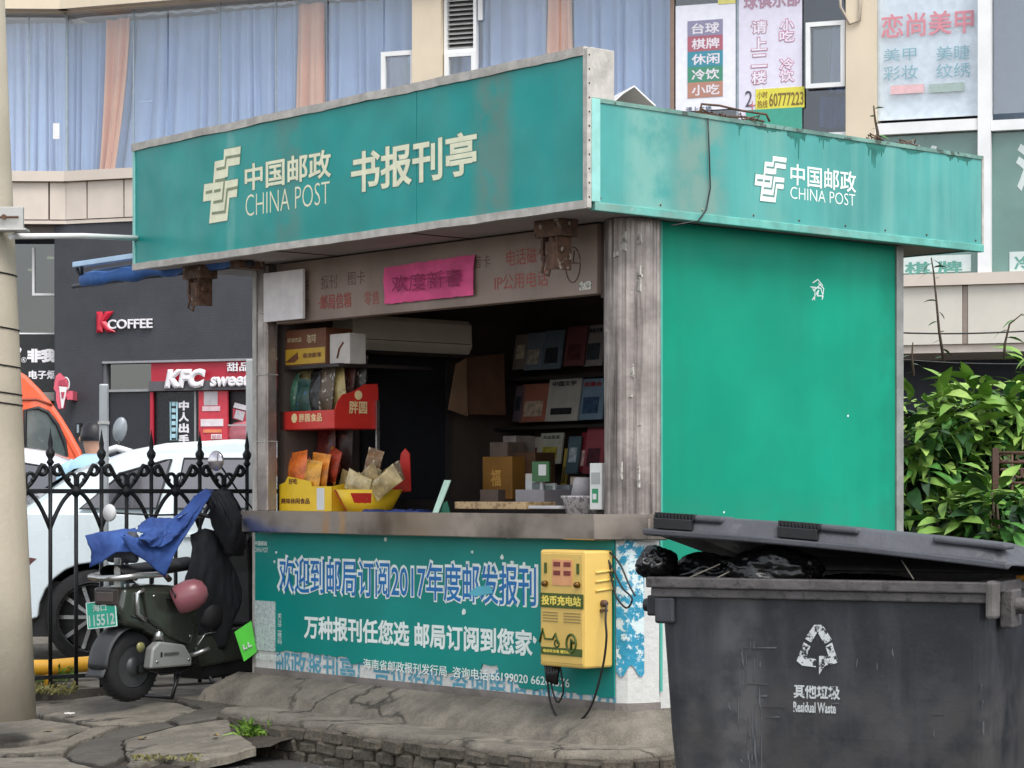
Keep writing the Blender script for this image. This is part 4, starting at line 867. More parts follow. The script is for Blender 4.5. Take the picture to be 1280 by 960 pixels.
# boards leaning on the left wall + yellow bag on the floor counter
def wall_board(name, label, col, pxs, x, tilt=0):
    pts = [K.on_x(px, py, x) for px, py in pxs]
    m = MB(); m.prism(pts, x-.02, x, 'x'); o = m.build(name, mat('board_'+name+col.strip('#'), col, .75, var=.2, vs=5)); o.location = K.world(0, 0, 0); o.rotation_euler = (0, 0, K.rot); tag(o, label, 'board'); return o
wall_board('cardboard_sheet', 'large brown cardboard sheet leaning in the back corner', '#6e4b38', [(583, 447), (630, 442), (632, 519), (586, 518)], -2.82)
wall_board('narrow_board', 'narrow pale edged board left of the brown cardboard sheet', '#8f7058', [(572, 455), (583, 448), (585, 521), (562, 512)], -2.80)
t, w, h = box_thing('yellow_bag', 'dull yellow carrier bag with golden figure standing inside the stand', 'bag', mat('ochre_paper', '#8a5f22', .6, var=.2), 603, 640, 571, 624, .9, .12)
text('lettering', '福', flat('gold_fig', '#c9974a'), t, (-w*.2, h*.3), (w*.35, h*.4), ('y', -.004), bold=.03)
for px0, px1, py0, py1, c_, y_, lb in ((612, 634, 553, 580, '#6a5a50', 1.0, 'grey brown parcel behind the dull yellow bag'), (628, 645, 545, 572, '#857a74', 1.1, 'pale folded parcel behind the dull yellow bag'), (640, 670, 566, 612, '#4e3420', 1.0, 'dark brown carton right of the dull yellow bag')):
    box_thing('parcel', lb, 'parcel', flat('parcel'+c_.strip('#'), c_, var=.2), px0, px1, py0, py1, y_, .15, 'parcels behind the yellow bag', rot=R.uniform(-.2, .2))
# support for the loose stuff: bench
kp('bench', MB().box(-3.0, -1.2, .82, 1.35, .36, K.on_y(620, 624, .9)[1]-.003), shelf_m)
# ================================================================== BINS
bn = thing('wheelie_bin', 'large scratched black wheelie bin with lid propped open by rubbish bags', 'wheelie bin', N)
binm = mat('scuffed_bin_plastic', '#2b2d32', .5, var=.25, vs=3, streak=.28, dirt='#5c5c60', bump=.12, bs=35, spots=.35, spot_s=12, spot_col='#4d4a47', spot_lo=.5, spot_w=.25, grain=.25, bands=((2, .55, .3, .35, '#5b5753'), (0, -.95, .12, .4, '#6b6a6a')), stretch=(7, 7, .8))
binr = mat('bin_rim_plastic', '#4f4b4a', .6, var=.25, vs=9, spots=.6, spot_s=25, spot_col='#2b2a2a', spot_lo=.55, bump=.6, bs=30)
lidm = mat('lid_plastic', '#45464b', .5, var=.2, vs=5, spots=.4, spot_s=18, spot_col='#606065', spot_lo=.6, bump=.3, bs=30)
bl, _ = N.on_y(812, 740, 0); D = 1.05
RZ = N.on_y(1240, 728, 0)[1]; RB = RZ-.075
def ring(x0, x1, y0, y1, z): return [(x0, y0, z), (x1, y0, z), (x1, y1, z), (x0, y1, z)]
m = MB()
rr = [ring(bl+.08, -.05, .09, D-.09, .17), ring(bl+.055, -.025, .05, D-.05, .55), ring(bl+.03, -.012, .015, D-.02, RB+.01)]
def rounded(rg, r=.05):
    (x0, y0, z), (x1, _, _), (_, y1, _), _ = rg; P_ = []
    for cx_, cy_, a0 in ((x1-r, y0+r, -pi/2), (x1-r, y1-r, 0), (x0+r, y1-r, pi/2), (x0+r, y0+r, pi)):
        for k in range(5): t = a0+pi/2*k/4; P_.append((cx_+r*cos(t), cy_+r*sin(t), z))
    return P_
loops = [rounded(r) for r in rr]; inner = [rounded(ring(bl+.055, -.055, .04, D-.045, RB+.01)), rounded(ring(bl+.09, -.09, .08, D-.08, .5))]
al = loops+inner; n_ = len(al[0]); m.add([p for l in al for p in l], [(r*n_+k, r*n_+(k+1) % n_, (r+1)*n_+(k+1) % n_, (r+1)*n_+k) for r in range(len(al)-1) for k in range(n_)]+[tuple(range(n_))[::-1], tuple((len(al)-1)*n_+k for k in range(n_))], 0, False)
m.build('body', binm, bn)
def frame_ring(x0, x1, y0, y1, z0, z1, t, m_, name, r=.03):
    o_ = rounded(ring(x0, x1, y0, y1, z0), r); i_ = rounded(ring(x0+t, x1-t, y0+t, y1-t, z0), r); n_ = len(o_)
    v = o_+[(x, y, z1) for x, y, _ in o_]+i_+[(x, y, z1) for x, y, _ in i_]
    fs = []
    for k in range(n_):
        j = (k+1) % n_; fs += [(k, j, n_+j, n_+k), (n_+k, n_+j, 3*n_+j, 3*n_+k), (3*n_+k, 3*n_+j, 2*n_+j, 2*n_+k), (2*n_+k, 2*n_+j, j, k)]
    return MB().add(v, fs).build(name, m_, bn, bevel=.006)
frame_ring(bl-.015, .02, -.025, D+.01, RB+.035, RZ, .09, binr, 'rim')
frame_ring(bl+.0, .005, -.01, D, RB, RB+.035, .075, binr, 'rim_flange')
MB().box(bl+.02, bl+.10, -.005, .02, RB-.10, RB).build('corner_rib', binm, bn, bevel=.01)
# trunnion bracket at right side
m = MB(); m.box(.0, .05, .14, .28, RZ-.17, RZ-.03); m.lathe([(.03, 0), (.03, .09)], 14, (.0, .2, RZ-.09), 'x'); m.build('lifting_trunnion', binr, bn, bevel=.008)
m = MB(); m.box(bl-.10, bl+.0, .22, .32, RZ-.16, RZ-.08); m.lathe([(.026, 0), (.026, .1)], 14, (bl-.13, .27, RZ-.12), 'x'); m.build('lifting_trunnion', binm, bn, bevel=.008)
m = MB(); m.box(-.012, .026, -.030, .05, RZ-.13, RZ+.006); m.build('corner_cap', mat('grey_worn_corner', '#5f5b58', .7, var=.25, vs=12, spots=.5), bn, bevel=.012)
for sx_ in (bl+.2, -.2):
    for sy_ in (.15, D-.15):
        w_o = MB(); w_o.lathe([(.08, -.022), (.1, -.016), (.1, .016), (.08, .022)], 20, (sx_, sy_, .1), 'x'); w = w_o.build('wheel', rubber, bn)
        MB().lathe([(.05, -.026), (.05, .026)], 14, (sx_, sy_, .1), 'x').build('hub', chrome, w); MB().box(sx_-.035, sx_+.035, sy_-.03, sy_+.03, .1, .18).build('castor_fork', chrome, bn)
# lid: shallow tray, raised at the left, hinged at the back; front lip line follows the photo
lf0 = N.on_y(803, 668, -.03); lf1 = N.on_y(1258, 712, -.03); lt0 = N.on_y(825, 645, .02); lt1 = N.on_y(1250, 688, .02)
hz0, hz1 = RZ-.005, RZ-.012
def lidpt(u, v, h):  # u 0..1 along, v 0..1 depth
    zf = lf0[1]+(lf1[1]-lf0[1])*u+.012*sin(pi*u); zb_ = hz0+(hz1-hz0)*u
    return (lf0[0]+(lf1[0]-lf0[0])*u, -.03+(D+.06)*v, zf+(zb_-zf)*v+h)
m = MB(); nU = 24
prof = [(0, 0), (0, .022), (.025, .026), (.06, .085), (.13, .098), (.5, .105), (.93, .095), (1, .02), (1, 0), (.9, .05), (.13, .06), (.07, .045), (.035, .0)]
v = []; 
for i in range(nU+1):
    u = i/nU; e_ = min(1, min(u, 1-u)*14+.25)
    for vv, h in prof: v.append(lidpt(u, vv, h*e_ if h > .03 else h))
n_ = len(prof); fs = [(i*n_+k, i*n_+(k+1) % n_, (i+1)*n_+(k+1) % n_, (i+1)*n_+k) for i in range(nU) for k in range(n_)]+[tuple(range(n_)), tuple(nU*n_+k for k in range(n_))[::-1]]
m.add(v, fs); ld = m.build('lid', lidm, bn, bevel=.005)
for u0, u1 in ((.02, .22), (.38, .60), (.8, .99)):
    m = MB(); a_ = [lidpt(u, .055, .088) for u in (u0, u1)]; 
    c_ = [(a_[0][0], -.03+.04, a_[0][2]-.02), (a_[1][0], -.03+.04, a_[1][2]-.02), (a_[1][0], .16, a_[1][2]-.02), (a_[0][0], .16, a_[0][2]-.02)]
    m.add(c_+[(x, y, z+.022) for x, y, z in c_], [(0, 1, 2, 3), (4, 5, 6, 7), (0, 1, 5, 4), (1, 2, 6, 5), (2, 3, 7, 6), (3, 0, 4, 7)]); m.build('lid_rib', lidm, ld, bevel=.008)
for u in (.03, .385):
    m = MB()
    for k in range(12):
        p = lidpt(u+.010*k, .045, .075); m.box(p[0]-.004, p[0]+.004, p[1]-.02, p[1]+.01, p[2]-.002, p[2]+.018)
    m.build('grip_ribs', black_pl, ld)
    p = lidpt(u+.0, .03, .03); q = lidpt(u+.11, .03, .03); MB().prism([(p[0], p[2]+.0), (q[0], q[2]+.0), (q[0], q[2]+.04), (p[0], p[2]+.04)], -.025, .01, 'y').build('handle_recess', black_pl, ld, bevel=.003)
# markings
wpaint = mat('worn_white_stencil', '#c9cccc', .6, spots=1, spot_s=45, spot_col='#2b2d32', spot_lo=.5, bump=.1)
wpaint2 = mat('worn_white_text', '#b9bcbc', .6, spots=1, spot_s=30, spot_col='#2b2d32', spot_lo=.56, bump=.1)
def front_y(z): return .015+(RB-z)/(RB-.55)*.035 if z > .55 else .05
def on_front(px, py):
    y = .03
    for _ in range(6): x, z = N.on_y(px, py, y); y = front_y(z)
    return x, y, z
def mark(name, pts, m_, t=.0015):
    q = [on_front(*p) for p in pts]; n_ = len(q)
    v = [(x, y-.001-t, z) for x, y, z in q]+[(x, y+.002, z) for x, y, z in q]
    return MB().add(v, [tuple(range(n_)), tuple(range(n_, 2*n_))[::-1]]+[(k, (k+1) % n_, n_+(k+1) % n_, n_+k) for k in range(n_)]).build(name, m_, bn)
for tri in ([(1018, 781), (1028, 781), (1040, 800), (1031, 805), (1022, 790), (1014, 803), (1006, 798)], [(1005, 803), (1013, 808), (1008, 822), (1020, 824), (1020, 834), (1003, 832), (996, 826)], [(1040, 803), (1048, 828), (1030, 834), (1024, 843), (1024, 820), (1036, 820), (1032, 808)]):
    mark('recycling_arrow', tri, wpaint)
x, y, z = on_front(992, 873); x2, _, z2 = on_front(1050, 855)
text('lettering', '其他垃圾', wpaint2, bn, (x, z), (x2-x, z2-z), ('y', y-.0025), bold=.03)
x, y, z = on_front(992, 890); x2, _, z2 = on_front(1045, 879)
text('lettering', 'Residual Waste', wpaint2, bn, (x, z), (x2-x, z2-z), ('y', y-.003), bold=.03)
scr = flat('pale_scratch', '#5c5d60', .6)
for k in range(42):
    px = R.choice([R.uniform(925, 950), R.uniform(840, 1230), R.uniform(920, 960)]); py = R.uniform(800, 955); l_ = R.uniform(4, 45) if 920 < px < 960 else R.uniform(3, 22); w_ = R.uniform(.3, .8)
    if R.random() < .12: pts = [(px, py), (px+l_, py+R.uniform(-2, 2)), (px+l_, py+w_)]
    else: pts = [(px, py), (px+w_, py+1), (px+R.uniform(-2, 3), py+l_), (px-w_, py+l_*.6)]
    mark('scratch', pts, scr)
# rubbish bags
def garbage(name, label, px, py, y, rx, ry, rz_, seed, knot=False):
    bm = bmesh.new(); bmesh.ops.create_icosphere(bm, subdivisions=5, radius=1)
    for v_ in bm.verts:
        p = v_.co; n1 = noise.noise(p*1.3+Vector((seed, 0, 0))); r1 = 1-abs(noise.noise(p*2.8+Vector((0, seed, 0))))*1.2; r2 = 1-abs(noise.noise(p*6.5+Vector((seed, seed, 0))))*1.4
        s_ = 1+.22*n1+.16*(r1-.7)+.07*(r2-.7); v_.co = Vector((p.x*rx, p.y*ry, p.z*rz_))*s_
    me = bpy.data.meshes.new(name); bm.to_mesh(me); bm.free(); me.materials.append(gloss_bk); me.polygons.foreach_set('use_smooth', [True]*len(me.polygons))
    o = bpy.data.objects.new(name, me); COL.objects.link(o); x, z = N.on_y(px, py, y); o.location = N.world(x, y, z); o.rotation_euler = (0, 0, N.rot); tag(o, label, 'rubbish bag', 'black rubbish bags in the bin')
    return o
garbage('rubbish_bag', 'small shiny black bag bulging over the left edge of the bin', 820, 703, .10, .07, .11, .062, 1.3)
garbage('rubbish_bag', 'crumpled black bag in the middle of the bin opening', 966, 712, .14, .17, .14, .085, 4.2)
garbage('rubbish_bag', 'dull black bag between the left and the middle bag', 888, 716, .26, .17, .16, .075, 8.8)
garbage('rubbish_bag', 'black bag deep in the right part of the bin', 1090, 738, .34, .26, .2, .06, 6.1)
for a0, a1, lb in (((900, 705), (862, 722), 'left one of two pale crossing sticks in the open bin'), ((925, 708), (893, 724), 'right one of two pale sticks beside the crumpled middle bag'), ((1127, 700), (1142, 724), 'single pale stick standing in the dark right part of the bin')):
    p = N.on_y(*a0, .08); q = N.on_y(*a1, .03); o = MB().tube([(p[0], .08, p[1]), (q[0], .03, q[1])], .003, 5).build('stick', flat('pale_twig', '#8d8578'), None, N.world(0, 0, 0), N.rot); tag(o, lb, 'stick')
# second bin (blue lidded) behind at the right edge
b2 = thing('wheelie_bin', 'grey blue lidded wheelie bin at the right edge behind the black bin', 'wheelie bin', N, .72, 1.45, 0, .06)
blu = mat('dark_bin_plastic', '#34373c', .5, var=.2, vs=4)
z2 = EYE-(662-615)/2900*9.3
m = MB(); L2 = [rounded(ring(-.52, .5, .08, .7, .15)), rounded(ring(-.6, .58, .0, .78, z2-.16))]; n_ = len(L2[0]); m.add([p for l in L2 for p in l], [(k, (k+1) % n_, n_+(k+1) % n_, n_+k) for k in range(n_)]+[tuple(range(n_))[::-1], tuple(range(n_, 2*n_))]); m.build('body', blu, b2)
m = MB(); L2 = [rounded(ring(-.66, .64, -.05, .84, z2-.16)), rounded(ring(-.66, .64, -.05, .84, z2-.08)), rounded(ring(-.58, .56, .04, .74, z2))]; m.add([p for l in L2 for p in l], [(r*n_+k, r*n_+(k+1) % n_, (r+1)*n_+(k+1) % n_, (r+1)*n_+k) for r in (0, 1) for k in range(n_)]+[tuple(range(n_))[::-1], tuple(range(2*n_, 3*n_))]); m.build('lid', mat('grey_blue_lid', '#8a95a8', .55, var=.15, vs=6), b2, bevel=.01)
for sx_ in (-.4, .4): MB().lathe([(.1, -.02), (.1, .02)], 18, (sx_, .15, .1), 'x').build('wheel', rubber, b2)
# yellow ochre handle tube by the lid corner
oh = MB().tube([N.world(.0, .42, RZ+.0), N.world(.1, .42, RZ+.005), N.world(.2, .42, RZ-.02)], .012, 8).build('bin_handle', flat('ochre_handle', '#c98a34')); tag(oh, 'short ochre handle tube between the two bins', 'handle')
# ================================================================== FENCE
fe = thing('iron_fence', 'black wrought iron fence with scrolls and spear finials behind the scooter', 'fence', F)
MOD = .3466; XR = -.02; RAIL = 1.45+.005
def sp(c, r0, r1, a0, a1, n=14, sx=1): # spiral arc in xz
    return [(c[0]+sx*(r0+(r1-r0)*i/n)*cos(a0+(a1-a0)*i/n), 0, c[1]+(r0+(r1-r0)*i/n)*sin(a0+(a1-a0)*i/n)) for i in range(n+1)]
bar = MB().tube([(0, 0, -.02+.2), (0, 0, RAIL+.20)], .013, 6).mesh('picket', iron)
bar_s = MB().tube([(0, 0, .18), (0, 0, RAIL)], .013, 6).mesh('picket', iron)
fin = MB().lathe([(.012, .16), (.026, .18), (.014, .20), (.028, .225), (.03, .245), (.014, .27), (.016, .30), (.006, .36), (0, .40)], 10, (0, 0, RAIL)).mesh('finial', iron)
dia = MB().lathe([(.0, -.05), (.038, -.01), (.038, .01), (0, .05)], 8, (0, 0, RAIL)).mesh('boss', iron)
# scroll pair above the rail: from rail at mid-bar up and out to curl beside the finial bar
H2 = MOD/2
def scroll_mesh(sx):
    pts = [(0, 0, 0)]
    P0, P1, P2, P3 = Vector((0, 0, .015)), Vector((.06, 0, .035)), Vector((.10, 0, .14)), Vector((H2-.055, 0, .165))
    pts = [P0*(1-t)**3+P1*3*t*(1-t)**2+P2*3*t*t*(1-t)+P3*t**3 for t in [i/8 for i in range(9)]]
    c = Vector((H2-.055, 0, .128)); pts += [c+Vector((cos(a_), 0, sin(a_)))*(.037-.021*k/12) for k, a_ in [(k, pi/2-1.5*pi*k/12*1.15) for k in range(1, 13)]]
    # small inner curl near the rail centre
    return MB().tube([(sx*p.x, p.y, RAIL+p.z) for p in pts], [.0145]*(len(pts)-1)+[.02], 6).mesh('scroll', iron)
def small_curl(sx):
    c = Vector((.04, 0, .085)); pts = [Vector((0, 0, .01)), Vector((.006, 0, .05))]+[c+Vector((cos(a_), 0, sin(a_)))*(.034-.018*k/10) for k, a_ in [(k, pi-1.45*pi*k/10) for k in range(11)]]
    return MB().tube([(sx*p.x*1.0, 0, RAIL+p.z) for p in pts], .0125, 6).mesh('curl', iron)
def arch(sx):
    # gothic arch from the next bar (low) up to the boss at mid bar
    pts = [(sx*(H2-.0*t-H2*(t**1.0)*(1)), 0, RAIL-.235+.235*(1-(1-t)**1.9)) for t in [i/9 for i in range(10)]]
    return MB().tube(pts, .0135, 6).mesh('arch_bar', iron)
scr_m = [scroll_mesh(1), scroll_mesh(-1)]; cur_m = [small_curl(1), small_curl(-1)]; ar_m = [arch(1), arch(-1)]
# wider arches that pass over one bar
def arch2(sx):
    pts = [(sx*H2*(2*(1-t)), 0, RAIL-.30+.30*(1-(1-t)**2.4)) for t in [i/10 for i in range(11)]]
    return MB().tube(pts, .010, 6).mesh('arch_bar', iron)
def put(me, name, x, y=0): o = bpy.data.objects.new(name, me); COL.objects.link(o); o.parent = fe; o.location = (x, y, 0); return o
nmod = 6
for i in range(nmod+1):
    x = XR-i*MOD
    put(bar, 'picket', x); put(fin, 'finial', x)
    if i < nmod:
        xm = x-H2; put(bar_s, 'picket', xm); put(dia, 'boss', xm)
        for s_ in (0, 1): put(scr_m[s_], 'scroll', xm, .004); put(cur_m[s_], 'curl', xm, -.006); put(ar_m[s_], 'arch_bar', xm, .005)
MB().box(XR-nmod*MOD-.1, XR+.3, -.012, .012, RAIL-.014, RAIL+.014).build('rail', iron, fe)
MB().box(XR-nmod*MOD-.1, XR+.3, -.012, .012, .28, .305).build('rail', iron, fe)
MB().box(XR-nmod*MOD-.1, XR+.3, -.04, .04, .15, .212).build('footing', concrete_d, fe)
ty = mat('yellow_road_paint', '#d9a02a', .5, var=.15, spots=.5, spot_s=12, spot_col='#8d7a4a', spot_lo=.62)
p0 = Vector(((60-640)/2900*15.2, 15.2, .30)); p1 = Vector(((128-640)/2900*15.5, 15.5, .31))
o = MB().tube([p0+Vector((-.9, -.1, 0)), p0, p1, p1+Vector((.6, .1, 0))], .052, 14).build('barrier_pipe', ty); tag(o, 'yellow painted steel barrier pipe lying low behind the fence', 'barrier')
MB().tube([p0+Vector((0, .0, -.12)), p0], .03, 8).build('foot', ty, o)
# ================================================================== UTILITY POLE
up = thing('utility_pole', 'thick pale concrete utility pole at the left edge', 'utility pole')
pm = mat('pole_concrete', '#aca290', .85, var=.1, vs=2, streak=.25, dirt='#8a7f6c', bump=.3, bs=30, spots=.35, spot_s=9, spot_col='#7f776a', spot_lo=.64, stretch=(4, 4, .4))
pr = [(-2.905, .215, .17), (-2.912, .19, .9), (-2.955, .175, 2.2), (-3.0, .165, 3.4), (-3.06, .155, 5.2), (-3.15, .14, 8)]
MB().tube([(x, 13.1, z) for x, r, z in pr], [r for x, r, z in pr], 32).build('shaft', pm, up)
for px, py in ((0, 335), (0, 403), (0, 450), (0, 484), (0, 497)):
    z = EYE+(615-py)*13.1/2900; k = (z-.9)/2.5; cx_ = -2.912-.088*k; r = .19-.022*k+.003
    MB().tube([(cx_+r*cos(t*.26), 13.1+r*sin(t*.26), z-.02-.025*cos(t*.26)) for t in range(24)], .0045, 5, closed=True).build('tie_wire', black_wire, up)
z = EYE+(615-277)*13.1/2900
m = MB(); m.box(-2.86, -2.72, 12.9, 12.94, z-.06, z+.06); m.box(-2.88, -2.70, 12.88, 12.99, z-.075, z-.06); m.build('bracket', mat('galvanised', '#b5b3ae', .5, metal=.5, var=.2), up, bevel=.004)
m = MB(); m.tube([(-2.82, 12.885, z), (-2.82, 12.87, z)], .015, 8); m.tube([(-3.1, 12.88, z-.005), (-2.74, 12.88, z+.0)], .007, 6); m.build('bolt', rust, up)
# white service pipe to the stand's roof
e0 = Vector((-2.80, 12.95, z-.10)); e1 = K.world(XL-.015, -.4, FZ0+.20)
o = MB().tube([e0, e0.lerp(e1, .5)+Vector((0, 0, .01)), e1], .017, 10).build('service_pipe', white_pl); tag(o, 'white pipe running from the pole bracket to the stand roof', 'pipe')
# grey sign post + white stake
o = MB().box(-.032, .032, -.02, .02, 0, 2.0).build('grey_post', mat('galv_post', '#a3a8ab', .45, metal=.5, var=.15), None, ((130-640)/2900*16.1, 16.1, .2), .1, bevel=.01); tag(o, 'slim grey metal post standing behind the fence near the pole', 'post')
MB().box(-.04, .04, -.028, -.02, 1.72, 1.74).build('clamp', chrome, o)
o = MB().box(-.026, .026, -.02, .02, 0, 2.15).build('grey_post', mat('pale_post', '#c3c6c6', .5, var=.1), None, ((312.5-640)/2900*15.75, 15.75, .2), 0, bevel=.008); tag(o, 'pale metal post right beside the stand left column', 'post')
# ================================================================== VEHICLES
paint_w = mat('pearl_white_paint', '#d6e2e6', .25, var=.02, coat=1, bump=0)
paint_w2 = mat('white_car_paint', '#d9dde0', .3, var=.02, coat=1, bump=0)
paint_o = mat('orange_paint', '#e8603a', .3, var=.04, coat=.8, bump=0)
tint = mat('tinted_car_glass', '#3a3a42', .06, var=.1, spec=1, bump=0, coat=1)
trim_bk = flat('black_rubber_trim', '#1b1c1e', .5)
def car(name, label, paint, fr, L=4.6, belt=1.0, roof=1.58, hw=.92, wx=(.9, 3.65), wr=.345, gh=((.12, 3.5), (.9, 2.55)), van=False):
    t = thing(name, label, 'car' if not van else 'van', fr)
    def arch_(c): return [(c+(wr+.05)*cos(a_), wr+(wr+.05)*sin(a_)) for a_ in [pi-pi*k/12 for k in range(13)]]
    z0 = .24; out = [(0.06, z0+.1), (.1, z0)]+[(max(p[0], .1), max(p[1], z0)) for p in arch_(wx[0]) if p[1] > z0-.05]+[(wx[0]+wr+.1, z0), (wx[1]-wr-.1, z0)]+[p for p in arch_(wx[1]) if p[1] > z0-.05]+[(L-.12, z0), (L-.02, z0+.15), (L, .55), (L-.05, .72), (L-.3, .84), (L-1.1, belt-.04), (gh[0][1], belt), (gh[0][0], belt+.02), (.04, belt-.06), (.0, .75)]
    m = MB(); m.prism(out, -hw, hw, 'y', 0, False)
    body = m.build('body', paint, t, bevel=.055, seg=4)
    MB().box(.3, L-.3, -hw+.1, hw-.1, .2, .6).build('underbody', trim_bk, t)
    (b0, b1), (r0, r1) = gh; iw = hw-.03; tw = hw-.24
    v = []; prof = [(b0, belt-.03), (b0+(r0-b0)*.55, belt+(roof-belt)*.62), (r0, roof-.05), (r0+.25, roof), ((r0+r1)/2, roof+.03), (r1-.2, roof), (r1, roof-.03), (b1-(b1-r1)*.45, belt+(roof-belt)*.52), (b1, belt-.03)]
    n_ = len(prof); rows = []
    for s_, k in ((-1, 0), (1, 0)):
        pass
    sec = [(-1, 0), (-.94, .5), (-.86, .95), (-.5, 1), (0, 1.02), (.5, 1), (.86, .95), (.94, .5), (1, 0)]
    def wy(z): return iw+(tw-iw)*max(0, min(1, (z-belt)/(roof-belt)))
    m = MB(); top = []
    for x, z in prof: 
        w = wy(z); top.append([(x, -w, z), (x, -w*.9, z+.03*(z > belt)), (x, 0, z+.045*(z > belt)), (x, w*.9, z+.03*(z > belt)), (x, w, z)])
    m.add([p for r in top for p in r], [(i*5+k, i*5+k+1, (i+1)*5+k+1, (i+1)*5+k) for i in range(n_-1) for k in range(4)], 0, True)
    for s_ in (0, 4): m.add([r[s_] for r in top]+[(prof[-1][0], top[-1][s_][1], belt-.1), (prof[0][0], top[0][s_][1], belt-.1)], [tuple(range(n_+2))])
    m.build('cabin', paint, t, bevel=.01)
    # side windows, slightly proud
    def win(pts, name='side_window'):
        for s_ in (-1, 1):
            m = MB(); a_ = [(x, s_*(wy(z)+.004), z) for x, z in pts]; b_ = [(x, s_*(wy(z)-.01), z) for x, z in pts]; n2 = len(pts)
            m.add(a_+b_, [tuple(range(n2)), tuple(range(n2, 2*n2))[::-1]]+[(k, (k+1) % n2, n2+(k+1) % n2, n2+k) for k in range(n2)]); w = m.build(name, tint, t)
            MB().tube([(x, s_*(wy(z)+.004), z) for x, z in pts], .009, 5, closed=True).build('window_seal', trim_bk, w)
    h = roof-belt; dl = .07
    mid = (r0+r1)/2
    win([(b0+.50, belt+.05), (mid-.55, belt+.05), (mid-.45, roof-.09), (r0+.25, roof-.10), (r0-.05, belt+h*.62)])
    win([(mid-.42, belt+.05), (mid+.28, belt+.05), (mid+.28, roof-.085), (mid-.36, roof-.085)])
    win([(mid+.38, belt+.05), (b1-.38, belt+.05), (r1-.0, roof-.13), (r1-.25, roof-.09), (mid+.38, roof-.085)])
    for (xa, za), (xb, zb_), nm_ in (((b1-.03, belt+.02), (r1+.02, roof-.07), 'windscreen'), ((b0+.03, belt+.05), (r0-.04, roof-.1), 'rear_window')):
        dx = .02 if nm_ == 'windscreen' else -.02
        q = [(xa+dx, -iw+.1, za), (xa+dx, iw-.1, za), (xb+dx, tw-.06, zb_), (xb+dx, -tw+.06, zb_)]
        if nm_ == 'windscreen': xm, zm = b1-(b1-r1)*.45+.03, belt+(roof-belt)*.52+.03
        else: xm, zm = b0+(r0-b0)*.55-.03, belt+(roof-belt)*.62+.03
        wmid = wy(zm)-.07
        v = [q[0], q[1], (xm, wmid, zm), (xm, -wmid, zm), q[2], q[3]]
        MB().add(v, [(0, 1, 2, 3), (3, 2, 4, 5)]).build(nm_, tint, t)
    for s_ in (-1, 1):
        for x in (wx[0]+.42, (wx[0]+wx[1])/2+.12, wx[1]-.42): MB().tube([(x, s_*(hw+.001), .36), (x+.02, s_*(hw+.001), .7), (x-.01, s_*(hw-.01), belt-.03)], .004, 4).build('door_gap', trim_bk, t)
        for x in (wx[0]+.75, wx[1]-1.0): MB().box(x-.1, x+.1, s_*hw-.02, s_*hw+.02, belt-.16, belt-.13).build('door_handle', paint, t, bevel=.006)
        MB().box(wx[0]+wr+.1, wx[1]-wr-.1, s_*hw-.01, s_*hw+.006, z0+.0, z0+.09).build('sill_trim', flat('grey_sill', '#8d9296'), t)
        MB().prism([(.02, .73), (.42, .70), (.50, .77), (.04, .84)], s_*(hw-.045), s_*(hw+.003), 'y').build('tail_light', flat('tail_light_lens', '#5b3236', .2), t)
        MB().prism([(L-.45, .68), (L-.03, .62), (L-.06, .74), (L-.5, .78)], s_*(hw-.2), s_*(hw-.0), 'y').build('headlight', flat('headlight_lens', '#8f979c', .1), t)
        MB().lathe([(.0, -.09), (.05, -.08), (.075, 0), (.06, .05), (0, .06)], 12, (b1-.45, s_*(hw+.1), belt+.07), 'x', sx=1.5).build('wing_mirror', paint, t)
    for x in wx:
        for s_ in (-1, 1):
            y = s_*(hw-.11)
            MB().lathe([(wr-.09, -.1), (wr-.015, -.1), (wr, -.07), (wr, .07), (wr-.015, .1), (wr-.09, .1), (wr-.09, -.1)], 36, (x, y, wr), 'y').build('tyre', rubber, t)
            w = MB(); yo = y+s_*.085
            w.lathe([(wr-.09, -.07), (wr-.085, .0), (wr-.10, .0), (wr-.11, -.07)], 36, (x, yo, wr), 'y', caps=False)
            w.lathe([(.05, -.03), (.05, .01), (.03, .015), (0, .016)], 16, (x, yo, wr), 'y')
            for k in range(10):
                a_ = k*2*pi/10; d = .10
                c_, s2 = cos(a_), sin(a_); r1_ = wr-.10
                w.add([(x+c_*.04-s2*.012, yo, wr+s2*.04+c_*.012), (x+c_*.04+s2*.012, yo, wr+s2*.04-c_*.012), (x+c_*r1_+s2*.014, yo-.01*s_, wr+s2*r1_-c_*.014), (x+c_*r1_-s2*.014, yo-.01*s_, wr+s2*r1_+c_*.014)]+[(x+c_*.04-s2*.012, yo-.02*s_, wr+s2*.04+c_*.012), (x+c_*.04+s2*.012, yo-.02*s_, wr+s2*.04-c_*.012), (x+c_*r1_+s2*.014, yo-.03*s_, wr+s2*r1_-c_*.014), (x+c_*r1_-s2*.014, yo-.03*s_, wr+s2*r1_+c_*.014)], [(0, 1, 2, 3), (7, 6, 5, 4), (0, 3, 7, 4), (1, 5, 6, 2), (2, 6, 7, 3), (0, 4, 5, 1)])
            w.build('wheel_rim', mat('alloy', '#8d8f90', .3, metal=.8, var=.15), t)
            MB().lathe([(wr-.10, 0), (wr-.10, .02)], 24, (x, y+s_*.0, wr), 'y').build('brake_disc', black_pl, t)
    return t
